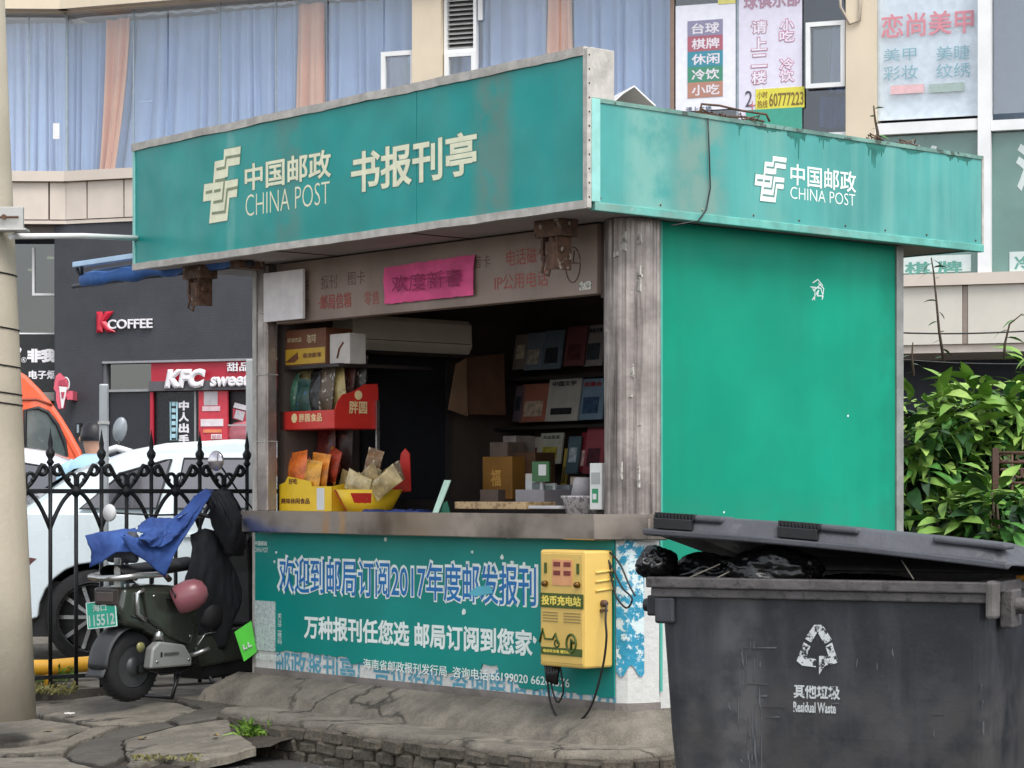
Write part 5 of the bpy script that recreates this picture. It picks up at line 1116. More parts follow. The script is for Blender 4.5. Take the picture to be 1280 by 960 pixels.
# near white car: rear wheel centre seen at px 100
C1 = Frame((100-640)/2900*16.6-.9*cos(radians(4)), 16.75+.92-.9*sin(radians(4)), 4)
c1 = car('white_suv', 'pearl white hatchback car parked side on right behind the iron fence', paint_w, C1, belt=1.08, roof=1.58, gh=((.30, 3.55), (1.15, 2.65)))
c1.location.z = .2
C2 = Frame((40-640)/2900*20.9-2.85, 21.6, 3)
c2 = car('white_car', 'plain white car further back at the left, seen between pole and nearer car', paint_w2, C2, belt=1.06, roof=1.62, gh=((.2, 3.9), (.8, 2.85)))
c2.location.z = .2
# orange van (cab seen from the side, sloping front)
vn = thing('orange_van', 'orange van with big side window standing behind the white cars', 'van', WF, (20-640)/2900*23, 23.2, .2, .26)
def vq(px, py): return ((px-20)/2900*23, EYE-.2+(615-py)/2900*23)
sil = [vq(-120, 455), vq(-20, 452), vq(12, 458), vq(28, 468), vq(45, 485), vq(60, 503), vq(72, 520), vq(84, 540), vq(96, 562), vq(108, 600), vq(150, 620), vq(168, 660), vq(168, 745)]
sil += [(sil[-1][0], .3), (sil[0][0], .3)]
MB().prism(sil, 0, 1.7, 'y').build('body', paint_o, vn, bevel=.05, seg=3)
wsil = [vq(26, 512), vq(42, 509), vq(54, 514), vq(66, 530), vq(75, 552), vq(80, 578), vq(26, 578)]
MB().prism(wsil, -.012, .02, 'y').build('side_window', mat('van_glass', '#3e4a4a', .06, var=.3, spec=1, spots=.4, spot_s=2, spot_col='#76827e', spot_lo=.55, bump=0), vn)
m = MB(); m.tube([(x, -.012, z) for x, z in wsil], .022, 6, closed=True); m.build('window_seal', trim_bk, vn)
MB().tube([(vq(-60, 500)[0], -.006, vq(0, 502)[1]), (vq(40, 500)[0], -.006, vq(0, 498)[1]), (vq(60, 503)[0], -.006, vq(0, 505)[1])], .014, 5).build('roof_gutter', flat('dark_orange_gap', '#8a3a22'), vn)
for x in (vq(-90, 0)[0], vq(130, 0)[0]): MB().lathe([(.2, -.02), (.34, -.02), (.35, .0), (.35, .16), (.2, .18)], 24, (x, 0, .35), 'y').build('wheel', rubber, vn)
# motorcycle style mirror beyond the car roof
mr = thing('parked_moped', 'grey oval mirror and bars of a moped standing beyond the white car', 'moped', WF, (148-640)/2900*18.95, 18.95, .2)
def mq(px, py): return ((px-148)/2900*18.95, 0, EYE-.2+(615-py)/2900*18.95)
m = MB(); c_ = mq(150, 537); m.lathe([(0, -.012), (.5, -.008), (.55, .0), (.0, .012)], 16, (0, 0, 0), 'y'); m.v = [(c_[0]+x*.11+z*.02, c_[1]+y, c_[2]+z*.19) for x, y, z in m.v]; m.build('mirror', mat('mirror_back', '#8d9296', .35, metal=.4), mr)
MB().tube([mq(149, 550), mq(147, 562), mq(150, 575)], .012, 6).build('mirror_stalk', black_pl, mr)
m = MB(); m.tube([mq(128, 566), mq(146, 560), mq(165, 566)], .03, 8); m.build('handlebar', white_pl, mr)
m = MB(); m.prism([(-.12, .35), (.14, .35), (.10, 1.5), (-.08, 1.5)], -.08, .6, 'y'); m.prism([(-.5, .3), (.2, .3), (.2, .7), (-.5, .75)], .6, 1.3, 'y'); m.build('body', flat('moped_grey', '#54585c'), mr, bevel=.04)
for y in (0, 1.3): MB().lathe([(.15, -.05), (.24, -.05), (.25, 0), (.24, .05), (.15, .05)], 20, (0, y, .25), 'x').build('wheel', rubber, mr)
# ================================================================== PERSON (skin body, back view)
def person():
    X0, Y0 = (117-640)/2900*18.2, 18.2
    t = thing('person', 'dark haired person in a light blue shirt walking away behind the cars', 'person', WF, X0, Y0, .2, .15)
    J = {'pel': ((0, 0, .93), .15), 'sp': ((0, 0, 1.12), .14), 'ch': ((0, .02, 1.32), .165), 'nk0': ((0, .01, 1.47), .075), 'nk': ((0, .02, 1.53), .058), 'hd0': ((0, .025, 1.60), .085), 'hd': ((0, .03, 1.70), .095), 'top': ((0, .02, 1.76), .07)}
    E_ = [('pel', 'sp'), ('sp', 'ch'), ('ch', 'nk0'), ('nk0', 'nk'), ('nk', 'hd0'), ('hd0', 'hd'), ('hd', 'top')]
    for s, n_ in ((-1, 'l'), (1, 'r')):
        J['sh'+n_] = ((s*.19, .01, 1.40), .075); J['el'+n_] = ((s*.25, -.03, 1.12), .045); J['wr'+n_] = ((s*.25, .08, .90), .03); J['ha'+n_] = ((s*.25, .11, .83), .035)
        J['hi'+n_] = ((s*.10, 0, .86), .11); J['kn'+n_] = ((s*.10, .04*s, .48), .065); J['an'+n_] = ((s*.10, -.04+.04*s, .09), .042); J['to'+n_] = ((s*.11, .12+.04*s, .04), .04)
        E_ += [('ch', 'sh'+n_), ('sh'+n_, 'el'+n_), ('el'+n_, 'wr'+n_), ('wr'+n_, 'ha'+n_), ('pel', 'hi'+n_), ('hi'+n_, 'kn'+n_), ('kn'+n_, 'an'+n_), ('an'+n_, 'to'+n_)]
        for k in range(4): J['f%d%s' % (k, n_)] = ((s*.25, .10+.012*k, .75+.008*abs(k-1.5)), .009); E_.append(('ha'+n_, 'f%d%s' % (k, n_)))
        J['th'+n_] = ((s*.235, .15, .80), .01); E_.append(('ha'+n_, 'th'+n_))
    ks_ = list(J); me = bpy.data.meshes.new('body'); me.from_pydata([J[k][0] for k in ks_], [(ks_.index(a_), ks_.index(b_)) for a_, b_ in E_], [])
    o = bpy.data.objects.new('body', me); COL.objects.link(o); o.parent = t
    md = o.modifiers.new('skin', 'SKIN'); md.use_smooth_shade = True
    for i, k in enumerate(ks_): sv = me.skin_vertices[0].data[i]; sv.radius = (J[k][1], J[k][1]*(.75 if k in ('pel', 'sp', 'ch') else 1)); sv.use_root = (k == 'pel')
    o.modifiers.new('sub', 'SUBSURF').levels = 2; o.modifiers['sub'].render_levels = 2
    me.materials.append(mat('skin_tone', '#b98a72', .55, var=.05, bump=0))
    hair = flat('black_hair', '#17141a', .5, var=.3)
    m = MB(); m.lathe([(0, .125), (.06, .115), (.10, .07), (.112, 0), (.105, -.06), (.08, -.10)], 18, (0, 0, 0)); m.v = [(x*.95, y*1.08, max(z, -.035)) for x, y, z in m.v]
    m.build('hair', hair, t, (0, .03, 1.685))
    for s in (-1, 1): MB().lathe([(0, -.012), (.02, -.008), (.024, 0), (0, .012)], 10, (s*.105, .04, 1.665), 'x').build('ear', MC['skin_tone'], t)
    shirt = mat('light_blue_shirt', '#9cc0d0', .8, var=.06, bump=.3, bs=8)
    m = MB(); m.lathe([(.185, .90), (.18, 1.05), (.19, 1.2), (.22, 1.37), (.205, 1.46), (.13, 1.52), (.075, 1.55), (.07, 1.54)], 24, (0, .01, 0)); m.v = [(x*1.02, (y-.01)*.72+.01, z) for x, y, z in m.v]; m.build('shirt', shirt, t)
    for s in (-1, 1):
        MB().tube([(s*.13, .01, 1.45), (s*.2, .01, 1.41), (s*.235, -.01, 1.26), (s*.25, -.025, 1.17)], [.07, .082, .068, .065], 12).build('sleeve', shirt, t)
    tr_ = flat('dark_trousers', '#2a2c33', .8)
    m = MB(); m.lathe([(.175, .82), (.185, .93), (.17, 1.0)], 20); m.v = [(x, y*.72, z) for x, y, z in m.v]
    for s in (-1, 1): m.tube([(s*.09, 0, .92), (s*.10, .04*s, .48), (s*.10, -.04+.04*s, .1)], [.115, .085, .06], 12)
    m.build('trousers', tr_, t)
    for s in (-1, 1): MB().tube([(s*.10, -.1+.04*s, .05), (s*.105, .0+.04*s, .06), (s*.11, .15+.04*s, .035)], [.045, .055, .04], 10).build('shoe', black_pl, t)
person()
# ================================================================== SCOOTER
sc_ = thing('electric_scooter', 'dark green electric scooter draped with a blue cloth beside the fence', 'scooter', S, 0, 0, 0)
GR = .2
body_g = mat('dark_green_scooter_paint', '#33372f', .3, var=.2, vs=3, coat=.5, bump=.05, spots=.3, spot_s=18, spot_col='#454840', spot_lo=.64)
def sq(px, py, c=-.12): return S.on_y(px, py, c)
def part(name, mb, m_, **k): return mb.build(name, m_, sc_, **k)
def wheel(x, name):
    w = MB().lathe([(.13, -.055), (.185, -.06), (.207, -.035), (.212, 0), (.207, .035), (.185, .06), (.13, .055), (.13, -.055)], 40, (x, 0, GR+.212), 'y').build('tyre', rubber, sc_)
    MB().lathe([(.132, -.045), (.12, -.05), (.115, -.03), (.06, -.035), (.05, -.06), (.02, -.065), (0, -.065)], 32, (x, 0, GR+.212), 'y').build('hub_cover', mat('grey_hub', '#4d4f50', .4, metal=.5, var=.2), w)
    MB().lathe([(.132, .045), (.06, .05), (0, .06)], 24, (x, 0, GR+.212), 'y').build('hub_cover', black_pl, w)
    m = MB()
    for k in range(40):
        a_ = k*2*pi/40; r = .2125; m.box(-.004, .004, -.035, .035, 0, .003); 
        for j in range(8): vx, vy, vz = m.v[-8+j]; z_ = vz+r; m.v[-8+j] = (x+vx*cos(a_)+z_*sin(a_), vy, GR+.212-vx*sin(a_)+z_*cos(a_))
    m.build('tread', rubber, w)
wheel(.0, 'rear'); wheel(1.17, 'front')
# hugger mudguard over the rear wheel
m = MB(); m.grid(lambda u, v: ((.245+.012*sin(pi*v))*cos(radians(88+92*u))-.0, -.085+.17*v, GR+.212+(.245+.012*sin(pi*v))*sin(radians(88+92*u))), 14, 6); m.grid(lambda u, v: (-.245-.03*u, -.075+.15*v, GR+.212-.0-.05*u), 3, 3); o = part('mudguard', m, mat('grey_black_guard', '#303133', .55, var=.15)); sm = o.modifiers.new('solid', 'SOLIDIFY'); sm.thickness = .008
# rear bodywork: main box
def sprism(name, pts, y0, y1, m_, c=-.15, bevel=.02): return part(name, MB().prism([sq(*p, c) for p in pts], y0, y1, 'y'), m_, bevel=bevel)
bz = lambda py: sq(200, py)[1]
side = [(-.15, .885), (-.18, .76), (-.13, .66), (.02, .63), (.16, .56), (.34, .44), (.46, .46), (.48, .62), (.44, .82), (.36, .88), (.1, .90)]
side = [(x, z) for x, z in side]
part('rear_fairing', MB().prism(side, -.13, .13, 'y'), body_g, bevel=.035, seg=4)
part('side_panel', MB().prism([(-.02, .87), (.40, .84), (.43, .66), (.36, .52), (.20, .58), (.02, .69)], -.155, -.125, 'y'), body_g, bevel=.015)
part('side_panel', MB().prism([(-.02, .87), (.40, .84), (.43, .66), (.36, .52), (.20, .58), (.02, .69)], .125, .155, 'y'), body_g, bevel=.015)
part('silver_edge', MB().tube([(-.015, -.15, .872), (-.06, -.14, .85), (-.055, -.14, .73), (.0, -.15, .69)], .016, 8), chrome)
# tail lamp block at the rear face
part('tail_lamp', MB().box(-.185, -.13, -.10, .10, .775, .885), mat('smoked_lens', '#3a3330', .2, var=.2), bevel=.015)
part('tail_lamp_glass', MB().box(-.192, -.18, -.07, .07, .80, .86), flat('dark_grey_lens', '#554c48', .15), bevel=.006)
# plate, tilted
pl = MB().box(-.24, -.232, -.105, .105, .715, .865).build('number_plate', flat('plate_green', '#1fa58a', .4), sc_, bevel=.006)
pf = flat('plate_white', '#e6efe9', .4)
def ptext(s, y0, w, z, h):
    me = text_mesh(s, .03); vs = [v.co.copy() for v in me.vertices]; x0 = min(v.x for v in vs); x1 = max(v.x for v in vs); q0 = min(v.y for v in vs); q1 = max(v.y for v in vs)
    for i, v in enumerate(me.vertices): v.co = (-.242, y0-(vs[i].x-x0)/(x1-x0)*w, z+(vs[i].y-q0)/(q1-q0)*h)
    me.materials.clear(); me.materials.append(pf); o = bpy.data.objects.new('plate_lettering', me); COL.objects.link(o); o.parent = pl
ptext('115512', .092, .184, .728, .065); ptext('海口', .06, .10, .808, .04)
for y0, y1, z0, z1 in ((-.105, .105, .715, .719), (-.105, .105, .861, .865), (-.105, -.101, .715, .865), (.101, .105, .715, .865)): MB().box(-.2425, -.239, y0, y1, z0, z1).build('plate_border', pf, pl)
pl.scale = (1, 1.22, 1.05); pl.location = (.06, -.05, -.10); pl.rotation_euler = (radians(-6), 0, 0)
# grab rail silver
m = MB(); m.tube([(.20, -.14, .925), (.14, -.16, .96), (-.08, -.16, .955), (-.19, -.12, .945), (-.21, 0, .94), (-.19, .12, .945), (-.08, .16, .955), (.14, .16, .96), (.20, .14, .925)], .019, 10); part('grab_rail', m, chrome)
part('rail_bracket', MB().box(-.09, -.06, -.03, .03, .88, 1.06), chrome, bevel=.004)
# seat + backrest pad
m = MB(); 
def seat(u, v):
    a_ = 2*pi*v; x = -.14+.62*u; w = .145*(sin(pi*min(1, .15+u*1.1)/1.25)**.4)*(1 if u < .7 else 1-.35*(u-.7)/.3); h = .045
    return (x, w*cos(a_), 0.955+.05*u+h*sin(a_)*(1.1 if sin(a_) > 0 else .8)+.05*max(0, .3-u))
m.grid(seat, 16, 16); part('seat', m, mat('black_seat_vinyl', '#141416', .5, var=.3, bump=.2))
part('backrest', MB().prism([(-.02, 1.02), (-.09, 1.04), (-.10, 1.17), (-.06, 1.23), (-.01, 1.19)], -.13, .13, 'y'), mat('grey_pad', '#3d4148', .7, var=.15), bevel=.035, seg=4)
# gearbox / swing arm / shock / stand
part('gearbox_cover', MB().prism([(.02, .40), (.36, .40), (.36, .45), (.30, .53), (.10, .56), (.04, .52)], -.17, -.10, 'y'), mat('silver_cast_cover', '#a9aaa6', .4, metal=.5, var=.15), bevel=.012)
part('cover_lettering', MB().box(.13, .25, -.172, -.169, .47, .49), flat('dark_badge', '#4a4a48')); part('cover_lettering', MB().box(.10, .115, -.172, -.169, .465, .495), black_pl)
part('shock_absorber', MB().tube([(.12, -.13, .56), (.13, -.12, .60), (.14, -.1, .66)], [.035, .03, .028], 12), chrome)
part('shock_spring', MB().tube([(.13+.032*cos(k*.8), -.11+.032*sin(k*.8), .60+k*.0035) for k in range(18)], .006, 5), black_pl)
part('reflector', MB().lathe([(.03, 0), (.03, -.012), (0, -.014)], 16, (-.02, -.12, .53), 'y'), flat('amber_grey', '#7d7a4c', .2))
part('swing_arm', MB().box(0, .42, -.1, -.07, .37, .42), black_pl, bevel=.008)
part('centre_stand', MB().tube([(.32, -.10, .36), (.24, -.12, GR+.012), (.24, .12, GR+.012), (.32, .10, .36)], .014, 8), black_pl)
part('passenger_peg', MB().tube([(.36, -.12, .45), (.46, -.22, .50)], .016, 8), chrome)
part('side_stand', MB().tube([(.55, -.10, .34), (.62, -.16, GR+.01)], .012, 7), black_pl)
# floorboard and battery tray
part('floorboard', MB().prism([(.40, .50), (.46, .58), (1.0, .62), (1.04, .58), (1.0, .42), (.48, .38)], -.15, .15, 'y'), body_g, bevel=.02)
part('floor_trim', MB().tube([(.42, -.155, .52), (.48, -.158, .585), (.98, -.158, .625), (1.03, -.155, .70), (1.0, -.155, .95)], .006, 6), chrome)
part('belly_pan', MB().prism([(.46, .40), (1.0, .43), (.98, .32), (.52, .30)], -.12, .12, 'y'), black_pl, bevel=.02)
# front leg shield, steering column, fork, front fender
part('leg_shield', MB().prism([(.94, .56), (1.05, .60), (1.12, .85), (1.08, 1.12), (.98, 1.22), (.88, 1.20), (.93, 1.05), (.97, .85)], -.19, .19, 'y'), body_g, bevel=.045, seg=4)
part('inner_shield', MB().prism([(.92, .60), (.96, .85), (.92, 1.05), (.86, 1.20), (.84, 1.15), (.86, .95), (.87, .62)], -.17, .17, 'y'), black_pl, bevel=.03)
part('front_fork', MB().tube([(1.0, -.07, .9), (1.17, -.085, GR+.21)], .02, 8).tube([(1.0, .07, .9), (1.17, .085, GR+.21)], .02, 8), chrome)
m = MB(); m.grid(lambda u, v: (1.17+.25*cos(radians(20+140*u)), -.08+.16*v, GR+.212+.25*sin(radians(20+140*u))), 14, 5); o = part('front_mudguard', m, body_g); sm = o.modifiers.new('solid', 'SOLIDIFY'); sm.thickness = .01
part('headset', MB().prism([(.80, 1.18), (.86, 1.30), (1.0, 1.30), (1.05, 1.20), (.98, 1.12)], -.10, .10, 'y'), black_pl, bevel=.03)
part('headlight', MB().lathe([(.07, 0), (.065, .03), (0, .045)], 18, (1.02, 0, 1.22), 'x'), flat('headlight_lens', '#8f979c', .1))
hb = [(.78, -.36, 1.30), (.82, -.24, 1.31), (.88, -.1, 1.28), (.9, 0, 1.27), (.88, .1, 1.28), (.82, .24, 1.31), (.78, .36, 1.30)]
part('handlebar', MB().tube(hb, .014, 10), black_pl)
for s_ in (-1, 1): part('grip', MB().tube([(.78, s_*.37, 1.30), (.805, s_*.25, 1.308)], .021, 12), mat('grey_grip', '#5d5a58', .7)); part('brake_lever', MB().tube([(.86, s_*.22, 1.30), (.87, s_*.36, 1.285)], .007, 6), chrome)
# mirrors
def mirror(px, py, y, rx, rz_, base, m_):
    x, z = S.on_y(px, py, y); o = MB().lathe([(0, -.01), (.9, -.012), (1, 0), (.9, .012), (0, .02)], 22, (0, 0, 0), 'x'); o.v = [(x+a_, y+b_*rx, z+c_*rz_) for a_, b_, c_ in o.v]
    mm = part('mirror', o, m_); MB().tube([base, ((base[0]+x)/2, (base[1]+y)/2, (base[2]+z)/2-.01), (x+.01, y, z)], .006, 7).build('mirror_stalk', black_pl, mm)
mirror(270, 576, -.36, .062, .062, (.84, -.25, 1.31), mat('mirror_glass_r', '#b9b4b8', .08, metal=.8, var=.3, vs=20, bump=0))
mirror(137, 641, .52, .055, .055, (.84, .27, 1.31), white_pl)
# helmet hanging on the hook
hl = MB().lathe([(0, .13), (.06, .118), (.10, .08), (.118, .02), (.115, -.04), (.10, -.085), (.09, -.09), (.08, -.08), (.10, -.03), (.1, .02), (.05, .1), (0, .11)], 26, (0, 0, 0))
hx, hz_ = S.on_y(232, 745, -.22)
o = hl.build('helmet', mat('dusty_pink_shell', '#8a5359', .35, var=.06, bump=.02)); o.scale = (.80, .80, .95); o.location = S.world(hx, -.24, hz_); o.rotation_euler = (radians(62), radians(25), S.rot+.5); tag(o, 'dusty pink half helmet hanging at the side of the scooter', 'helmet')
MB().tube([(.08, 0, -.07), (.06, .03, -.14), (-.02, .05, -.15), (-.08, 0, -.07)], .007, 6).build('strap', black_pl, o)
MB().tube([(-.09, -.02, -.07), (-.13, -.02, -.06), (-.12, .05, -.07), (-.08, .06, -.07)], .006, 5).build('peak', black_pl, o)
# black helmet/bag next to it
m = MB(); m.grid(lambda u, v: (.11*cos(2*pi*u)*sin(pi*v)**.7, .09*sin(2*pi*u)*sin(pi*v)**.7, .13*cos(pi*v)+.015*noise.noise(Vector((u*5, v*5, 1)))), 22, 14)
o = m.build('black_bag', mat('black_bag_cloth', '#151416', .55, var=.3, bump=.5, bs=20)); hx, hz_ = S.on_y(262, 760, -.12); o.location = S.world(hx, -.12, hz_-.02); o.rotation_euler = (0, .3, S.rot); tag(o, 'black bag hanging from the hook right of the pink helmet', 'bag')
m = MB(); m.tube([(-.1, -.03, .10), (-.04, -.05, .16), (.06, -.05, .15), (.14, -.03, .06)], [.006, .014, .016, .005], 6, flatk=.5); m.build('grey_strap', flat('grey_strap', '#a09c98'), o)
# cloths --------------------------------------------------------------
def resample(P_, n):
    P_ = [Vector(p) for p in P_]; Ls = [0]
    for i in range(1, len(P_)): Ls.append(Ls[-1]+(P_[i]-P_[i-1]).length)
    out = []
    for k in range(n+1):
        s = Ls[-1]*k/n; i = 1
        while i < len(P_)-1 and Ls[i] < s: i += 1
        t = (s-Ls[i-1])/max(1e-9, Ls[i]-Ls[i-1]); out.append(P_[i-1].lerp(P_[i], max(0, min(1, t))))
    return out
def sheet(up_, lo_, nu, nv, wr, seed, fold=0, sag=0):
    A_ = resample(up_, nu); B_ = resample(lo_, nu); m = MB()
    def fn(u, v):
        i = min(nu, round(u*nu)); p = A_[i].lerp(B_[i], v); w = wr*noise.noise(Vector((u*6, v*3, seed)))+wr*.5*noise.noise(Vector((u*17, v*7, seed)))+fold*abs(sin(u*9+v*5+seed))
        return (p.x, p.y-abs(w)*1.0-sag*sin(pi*v), p.z+w*.35)
    m.grid(fn, nu, nv); return m
def s3(px, py, y): x, z = S.on_y(px, py, y); return (x, y, z)
blue_c = mat('blue_cotton_cloth', '#26407f', .85, var=.18, vs=5, bump=.5, bs=18, hue='#365798')
m = sheet([s3(150, 668, -.02), s3(160, 667, -.04), s3(175, 672, -.06), s3(200, 664, -.08), (s3(232, 634, -.14)), s3(245, 618, -.20), s3(256, 611, -.22), s3(261, 612, -.22)],
          [s3(150, 671, -.16), s3(165, 690, -.17), s3(186, 706, -.18), s3(203, 719, -.18), s3(206, 722, -.18), s3(216, 695, -.2), s3(238, 660, -.24), s3(261, 616, -.25)], 60, 18, .014, 3, .004, .05)
bc = m.build('blue_cloth', blue_c, None, S.world(0, 0, 0), S.rot); tag(bc, 'crumpled blue cloth draped over the scooter seat and handlebar', 'cloth'); sm = bc.modifiers.new('solid', 'SOLIDIFY'); sm.thickness = .006
m = sheet([s3(105, 670, .14), s3(120, 666, .1), s3(150, 662, -.02), s3(168, 660, -.05)], [s3(111, 710, .14), s3(124, 704, .06), s3(144, 690, -.10), s3(168, 690, -.17)], 30, 12, .015, 5, .008, .03)
o = m.build('cloth_flap', blue_c, bc); sm = o.modifiers.new('solid', 'SOLIDIFY'); sm.thickness = .006
m = sheet([s3(166, 662, -.02), s3(180, 650, -.02), s3(196, 646, -.03), s3(212, 650, -.05), s3(226, 640, -.08), s3(240, 620, -.12)], [s3(170, 674, -.18), s3(185, 683, -.19), s3(200, 684, -.19), s3(214, 676, -.2), s3(230, 656, -.22), s3(246, 630, -.22)], 60, 20, .035, 9, .02, .05)
o = m.build('cloth_bunch', blue_c, bc); sm = o.modifiers.new('solid', 'SOLIDIFY'); sm.thickness = .006
m = sheet([s3(212, 650, .0), s3(235, 633, -.02), s3(248, 618, -.05)], [s3(222, 648, -.16), s3(240, 636, -.18), s3(252, 620, -.2)], 20, 8, .02, 12, .01, .0)
o = m.build('cloth_lining', flat('pale_blue_cloth', '#8aa6d0', .8), bc)
apr = mat('black_quilted_apron', '#15161b', .75, var=.3, vs=8, bump=.5, bs=14)
m = sheet([s3(250, 622, -.20), s3(262, 616, -.26), s3(275, 612, -.32), s3(286, 615, -.36)], [s3(262, 642, -.2), s3(272, 668, -.24), s3(286, 694, -.28), s3(302, 692, -.30)], 30, 20, .02, 21, .004, .06)
ap = m.build('rain_apron', apr, None, S.world(0, 0, 0), S.rot); tag(ap, 'thick black quilted apron hanging from the scooter handlebar', 'apron'); sm = ap.modifiers.new('solid', 'SOLIDIFY'); sm.thickness = .02
m = sheet([s3(286, 614, -.36), s3(289, 625, -.34), s3(294, 645, -.32), s3(303, 675, -.30)], [s3(275, 630, -.2), s3(280, 650, -.2), s3(288, 680, -.2), s3(300, 694, -.24)], 20, 10, .015, 23, .004, .03)
o = m.build('apron_side', apr, ap); sm = o.modifiers.new('solid', 'SOLIDIFY'); sm.thickness = .02
m = sheet([s3(238, 668, -.14), s3(256, 660, -.18), s3(272, 665, -.2), s3(284, 690, -.2), s3(296, 720, -.2)], [s3(226, 735, -.12), s3(245, 790, -.12), s3(262, 812, -.12), s3(280, 812, -.16), s3(294, 770, -.2)], 30, 20, .02, 31, .004, .05)
o = m.build('apron_skirt', apr, ap); sm = o.modifiers.new('solid', 'SOLIDIFY'); sm.thickness = .02
part('brake_cable', MB().tube([(.84, -.30, 1.30), (.95, -.26, 1.36), (1.02, -.1, 1.28), (1.02, -.06, 1.1)], .004, 5), black_pl)
part('brake_cable', MB().tube([(.03, -.10, GR+.2), (.12, -.15, .36), (.3, -.13, .36), (.46, -.1, .4)], .005, 5), black_pl)
part('panel_seam', MB().tube([(-.10, -.135, .72), (.05, -.137, .68), (.2, -.137, .6), (.36, -.134, .5)], .004, 4), black_pl)
for x_, z_ in ((.06, .83), (.38, .80), (.34, .58), (.07, .44), (.33, .44)): part('bolt', MB().lathe([(.009, 0), (.009, -.004), (0, -.005)], 8, (x_, -.156 if z_ > .6 else -.171, z_), 'y'), chrome)
part('licence_bracket', MB().box(-.175, -.13, -.03, .03, .68, .78), black_pl)
# weeds by the kerb and pole
leaf_g = mat('weed_green', '#3f6a24', .6, var=.35, vs=30, bump=0, hue='#7fa03a'); dry_g = mat('dry_weed', '#6e6a3c', .7, var=.35, vs=30, bump=0)
def weed(name, label, px, py, z, n, h, m_, spread=.12):
    x = (px-640)/2900; Y = (EYE-z)*2900/(py-615); m = MB(); rr_ = random.Random(px)
    for k in range(n):
        b_ = Vector((rr_.uniform(-spread, spread), rr_.uniform(-spread, spread)*.6, 0)); d = Vector((rr_.uniform(-1, 1), rr_.uniform(-1, 1), rr_.uniform(.3, 1.6))).normalized()
        L_ = h*rr_.uniform(.4, 1); w = rr_.uniform(.004, .012); s_ = d.cross(Vector((rr_.uniform(-1, 1), rr_.uniform(-1, 1), .2))).normalized()*w; c_ = b_+d*L_*.5+Vector((0, 0, L_*.1)); e_ = b_+d*L_-Vector((0, 0, L_*.2))
        m.add([b_, c_-s_, e_, c_+s_], [(0, 1, 2, 3)])
    o = m.build(name, m_, None, (x*Y, Y, z)); tag(o, label, 'weed'); return o
weed('weed', 'green weed tuft growing at the left corner of the kerb step', 322, 926, .08, 190, .20, leaf_g, .08)
weed('weed', 'green weed growing at the fence foot near the pole', 62, 852, .2, 170, .2, leaf_g, .13)
weed('weed', 'dry weed tuft lying on the slabs next to the pole base', 66, 868, .2, 130, .12, dry_g, .14)
weed('weed', 'small dry weeds in the slab crack at the bottom edge', 205, 950, .05, 90, .05, dry_g, .18)
# loose grit
m = MB(); rg = random.Random(3)
for k in range(2600):
    x, y = rg.uniform(-5.5, .2), rg.uniform(-2.2, -.2); z = 0
    if x > -2.7 and y > -.74: continue
    if x < -2.1: z = hz(x, y)-.012
    s_ = rg.uniform(.003, .011); p = [Vector((x+rg.uniform(-1, 1)*s_, y+rg.uniform(-1, 1)*s_, z+rg.uniform(0, 1)*s_)) for _ in range(4)]; m.add(p, [(0, 1, 2), (0, 2, 3), (0, 3, 1), (1, 3, 2)])
lf_ = flat('dead_leaf', '#7d6a3c', .8, var=.4)
for px, py, lb in ((178, 925, 'small curled dead leaf on the largest front slab'), (270, 921, 'dead leaf lying on the slab near the kerb weed'), (60, 915, 'dead brown leaf on the slab by the pole'), (402, 948, 'dead leaf on the road under the brick kerb')):
    x, y = on_ramp(px, py); mm_ = MB(); mm_.grid(lambda u, v: ((u-.5)*.07*(1-.2*v), (v-.5)*.035*sin(pi*min(.95, max(.05, u))), .012*(2*u-1)**2), 6, 3); o = mm_.build('fallen_leaf', lf_, None, K.world(x, y, (hz(x, y) if x < -2 else 0)+.028), R.uniform(0, 3)); tag(o, lb, 'leaf')
o = m.build('grit', concrete, None, K.world(0, 0, 0), K.rot, kind='stuff')
# ================================================================== STREET BUILDING
bd = thing('street_building', 'cream building with wide curtained windows and dark tiled ground floor behind the newsstand', 'building', B)
cream = mat('cream_cladding', '#d3c4ac', .7, var=.05, vs=1.5, streak=.1, dirt='#a08f78', bump=.05, stretch=(3, 3, .3))
cream2 = mat('pale_cladding_panel', '#c9bdb0', .65, var=.06, vs=2, bump=.04)
wfr = mat('white_window_frame', '#e2e2e0', .5, var=.05, bump=.02)
seam = flat('dark_seam', '#57504a', .8)
wg = glass('window_glass', '#f6f9fb', .08, .03)
cur_b = mat('blue_curtain', '#a5b8d8', .9, var=.05, vs=2, bump=0)
cur_b2 = mat('grey_blue_curtain', '#aebcd8', .9, var=.05, vs=2, bump=0)
cur_o = mat('salmon_curtain', '#eaae8c', .9, var=.05, vs=2, bump=0)
room = flat('dark_room', '#3c4048', .9)
def bx(px, py=300): return B.on_y(px, py, 0)[0]
def bz_(px, py): return B.on_y(px, py, 0)[1]
ZSILL = bz_(166, 211); ZTOP = bz_(166, 12)
XL_ = bx(84); XR_ = bx(520)
def bp(name, mb, m_, par=None, **k): return mb.build(name, m_, par or bd, **k)
def bbox(name, x0, x1, y0, y1, z0, z1, m_, par=None, **k): return MB().box(x0, x1, y0, y1, z0, z1).build(name, m_, par or bd, **k)
XFAR0, XFAR1 = XL_-7, bx(1280)+6
bbox('upper_wall', XL_, bx(1062), -.16, 6, ZTOP, ZTOP+2.5, cream)
bbox('upper_wall', bx(1062), XFAR1, -.02, 6, ZTOP+.6, ZTOP+2.5, cream)
bbox('lintel', XL_+.004, bx(1058), -.30, -.16, ZTOP+.02, ZTOP+.25, cream)
bbox('room_back', XL_, XFAR1, 1.6, 1.7, 2.5, ZTOP, room); bbox('room_floor', XL_, XFAR1, .1, 1.6, ZSILL-.3, ZSILL-.02, room)
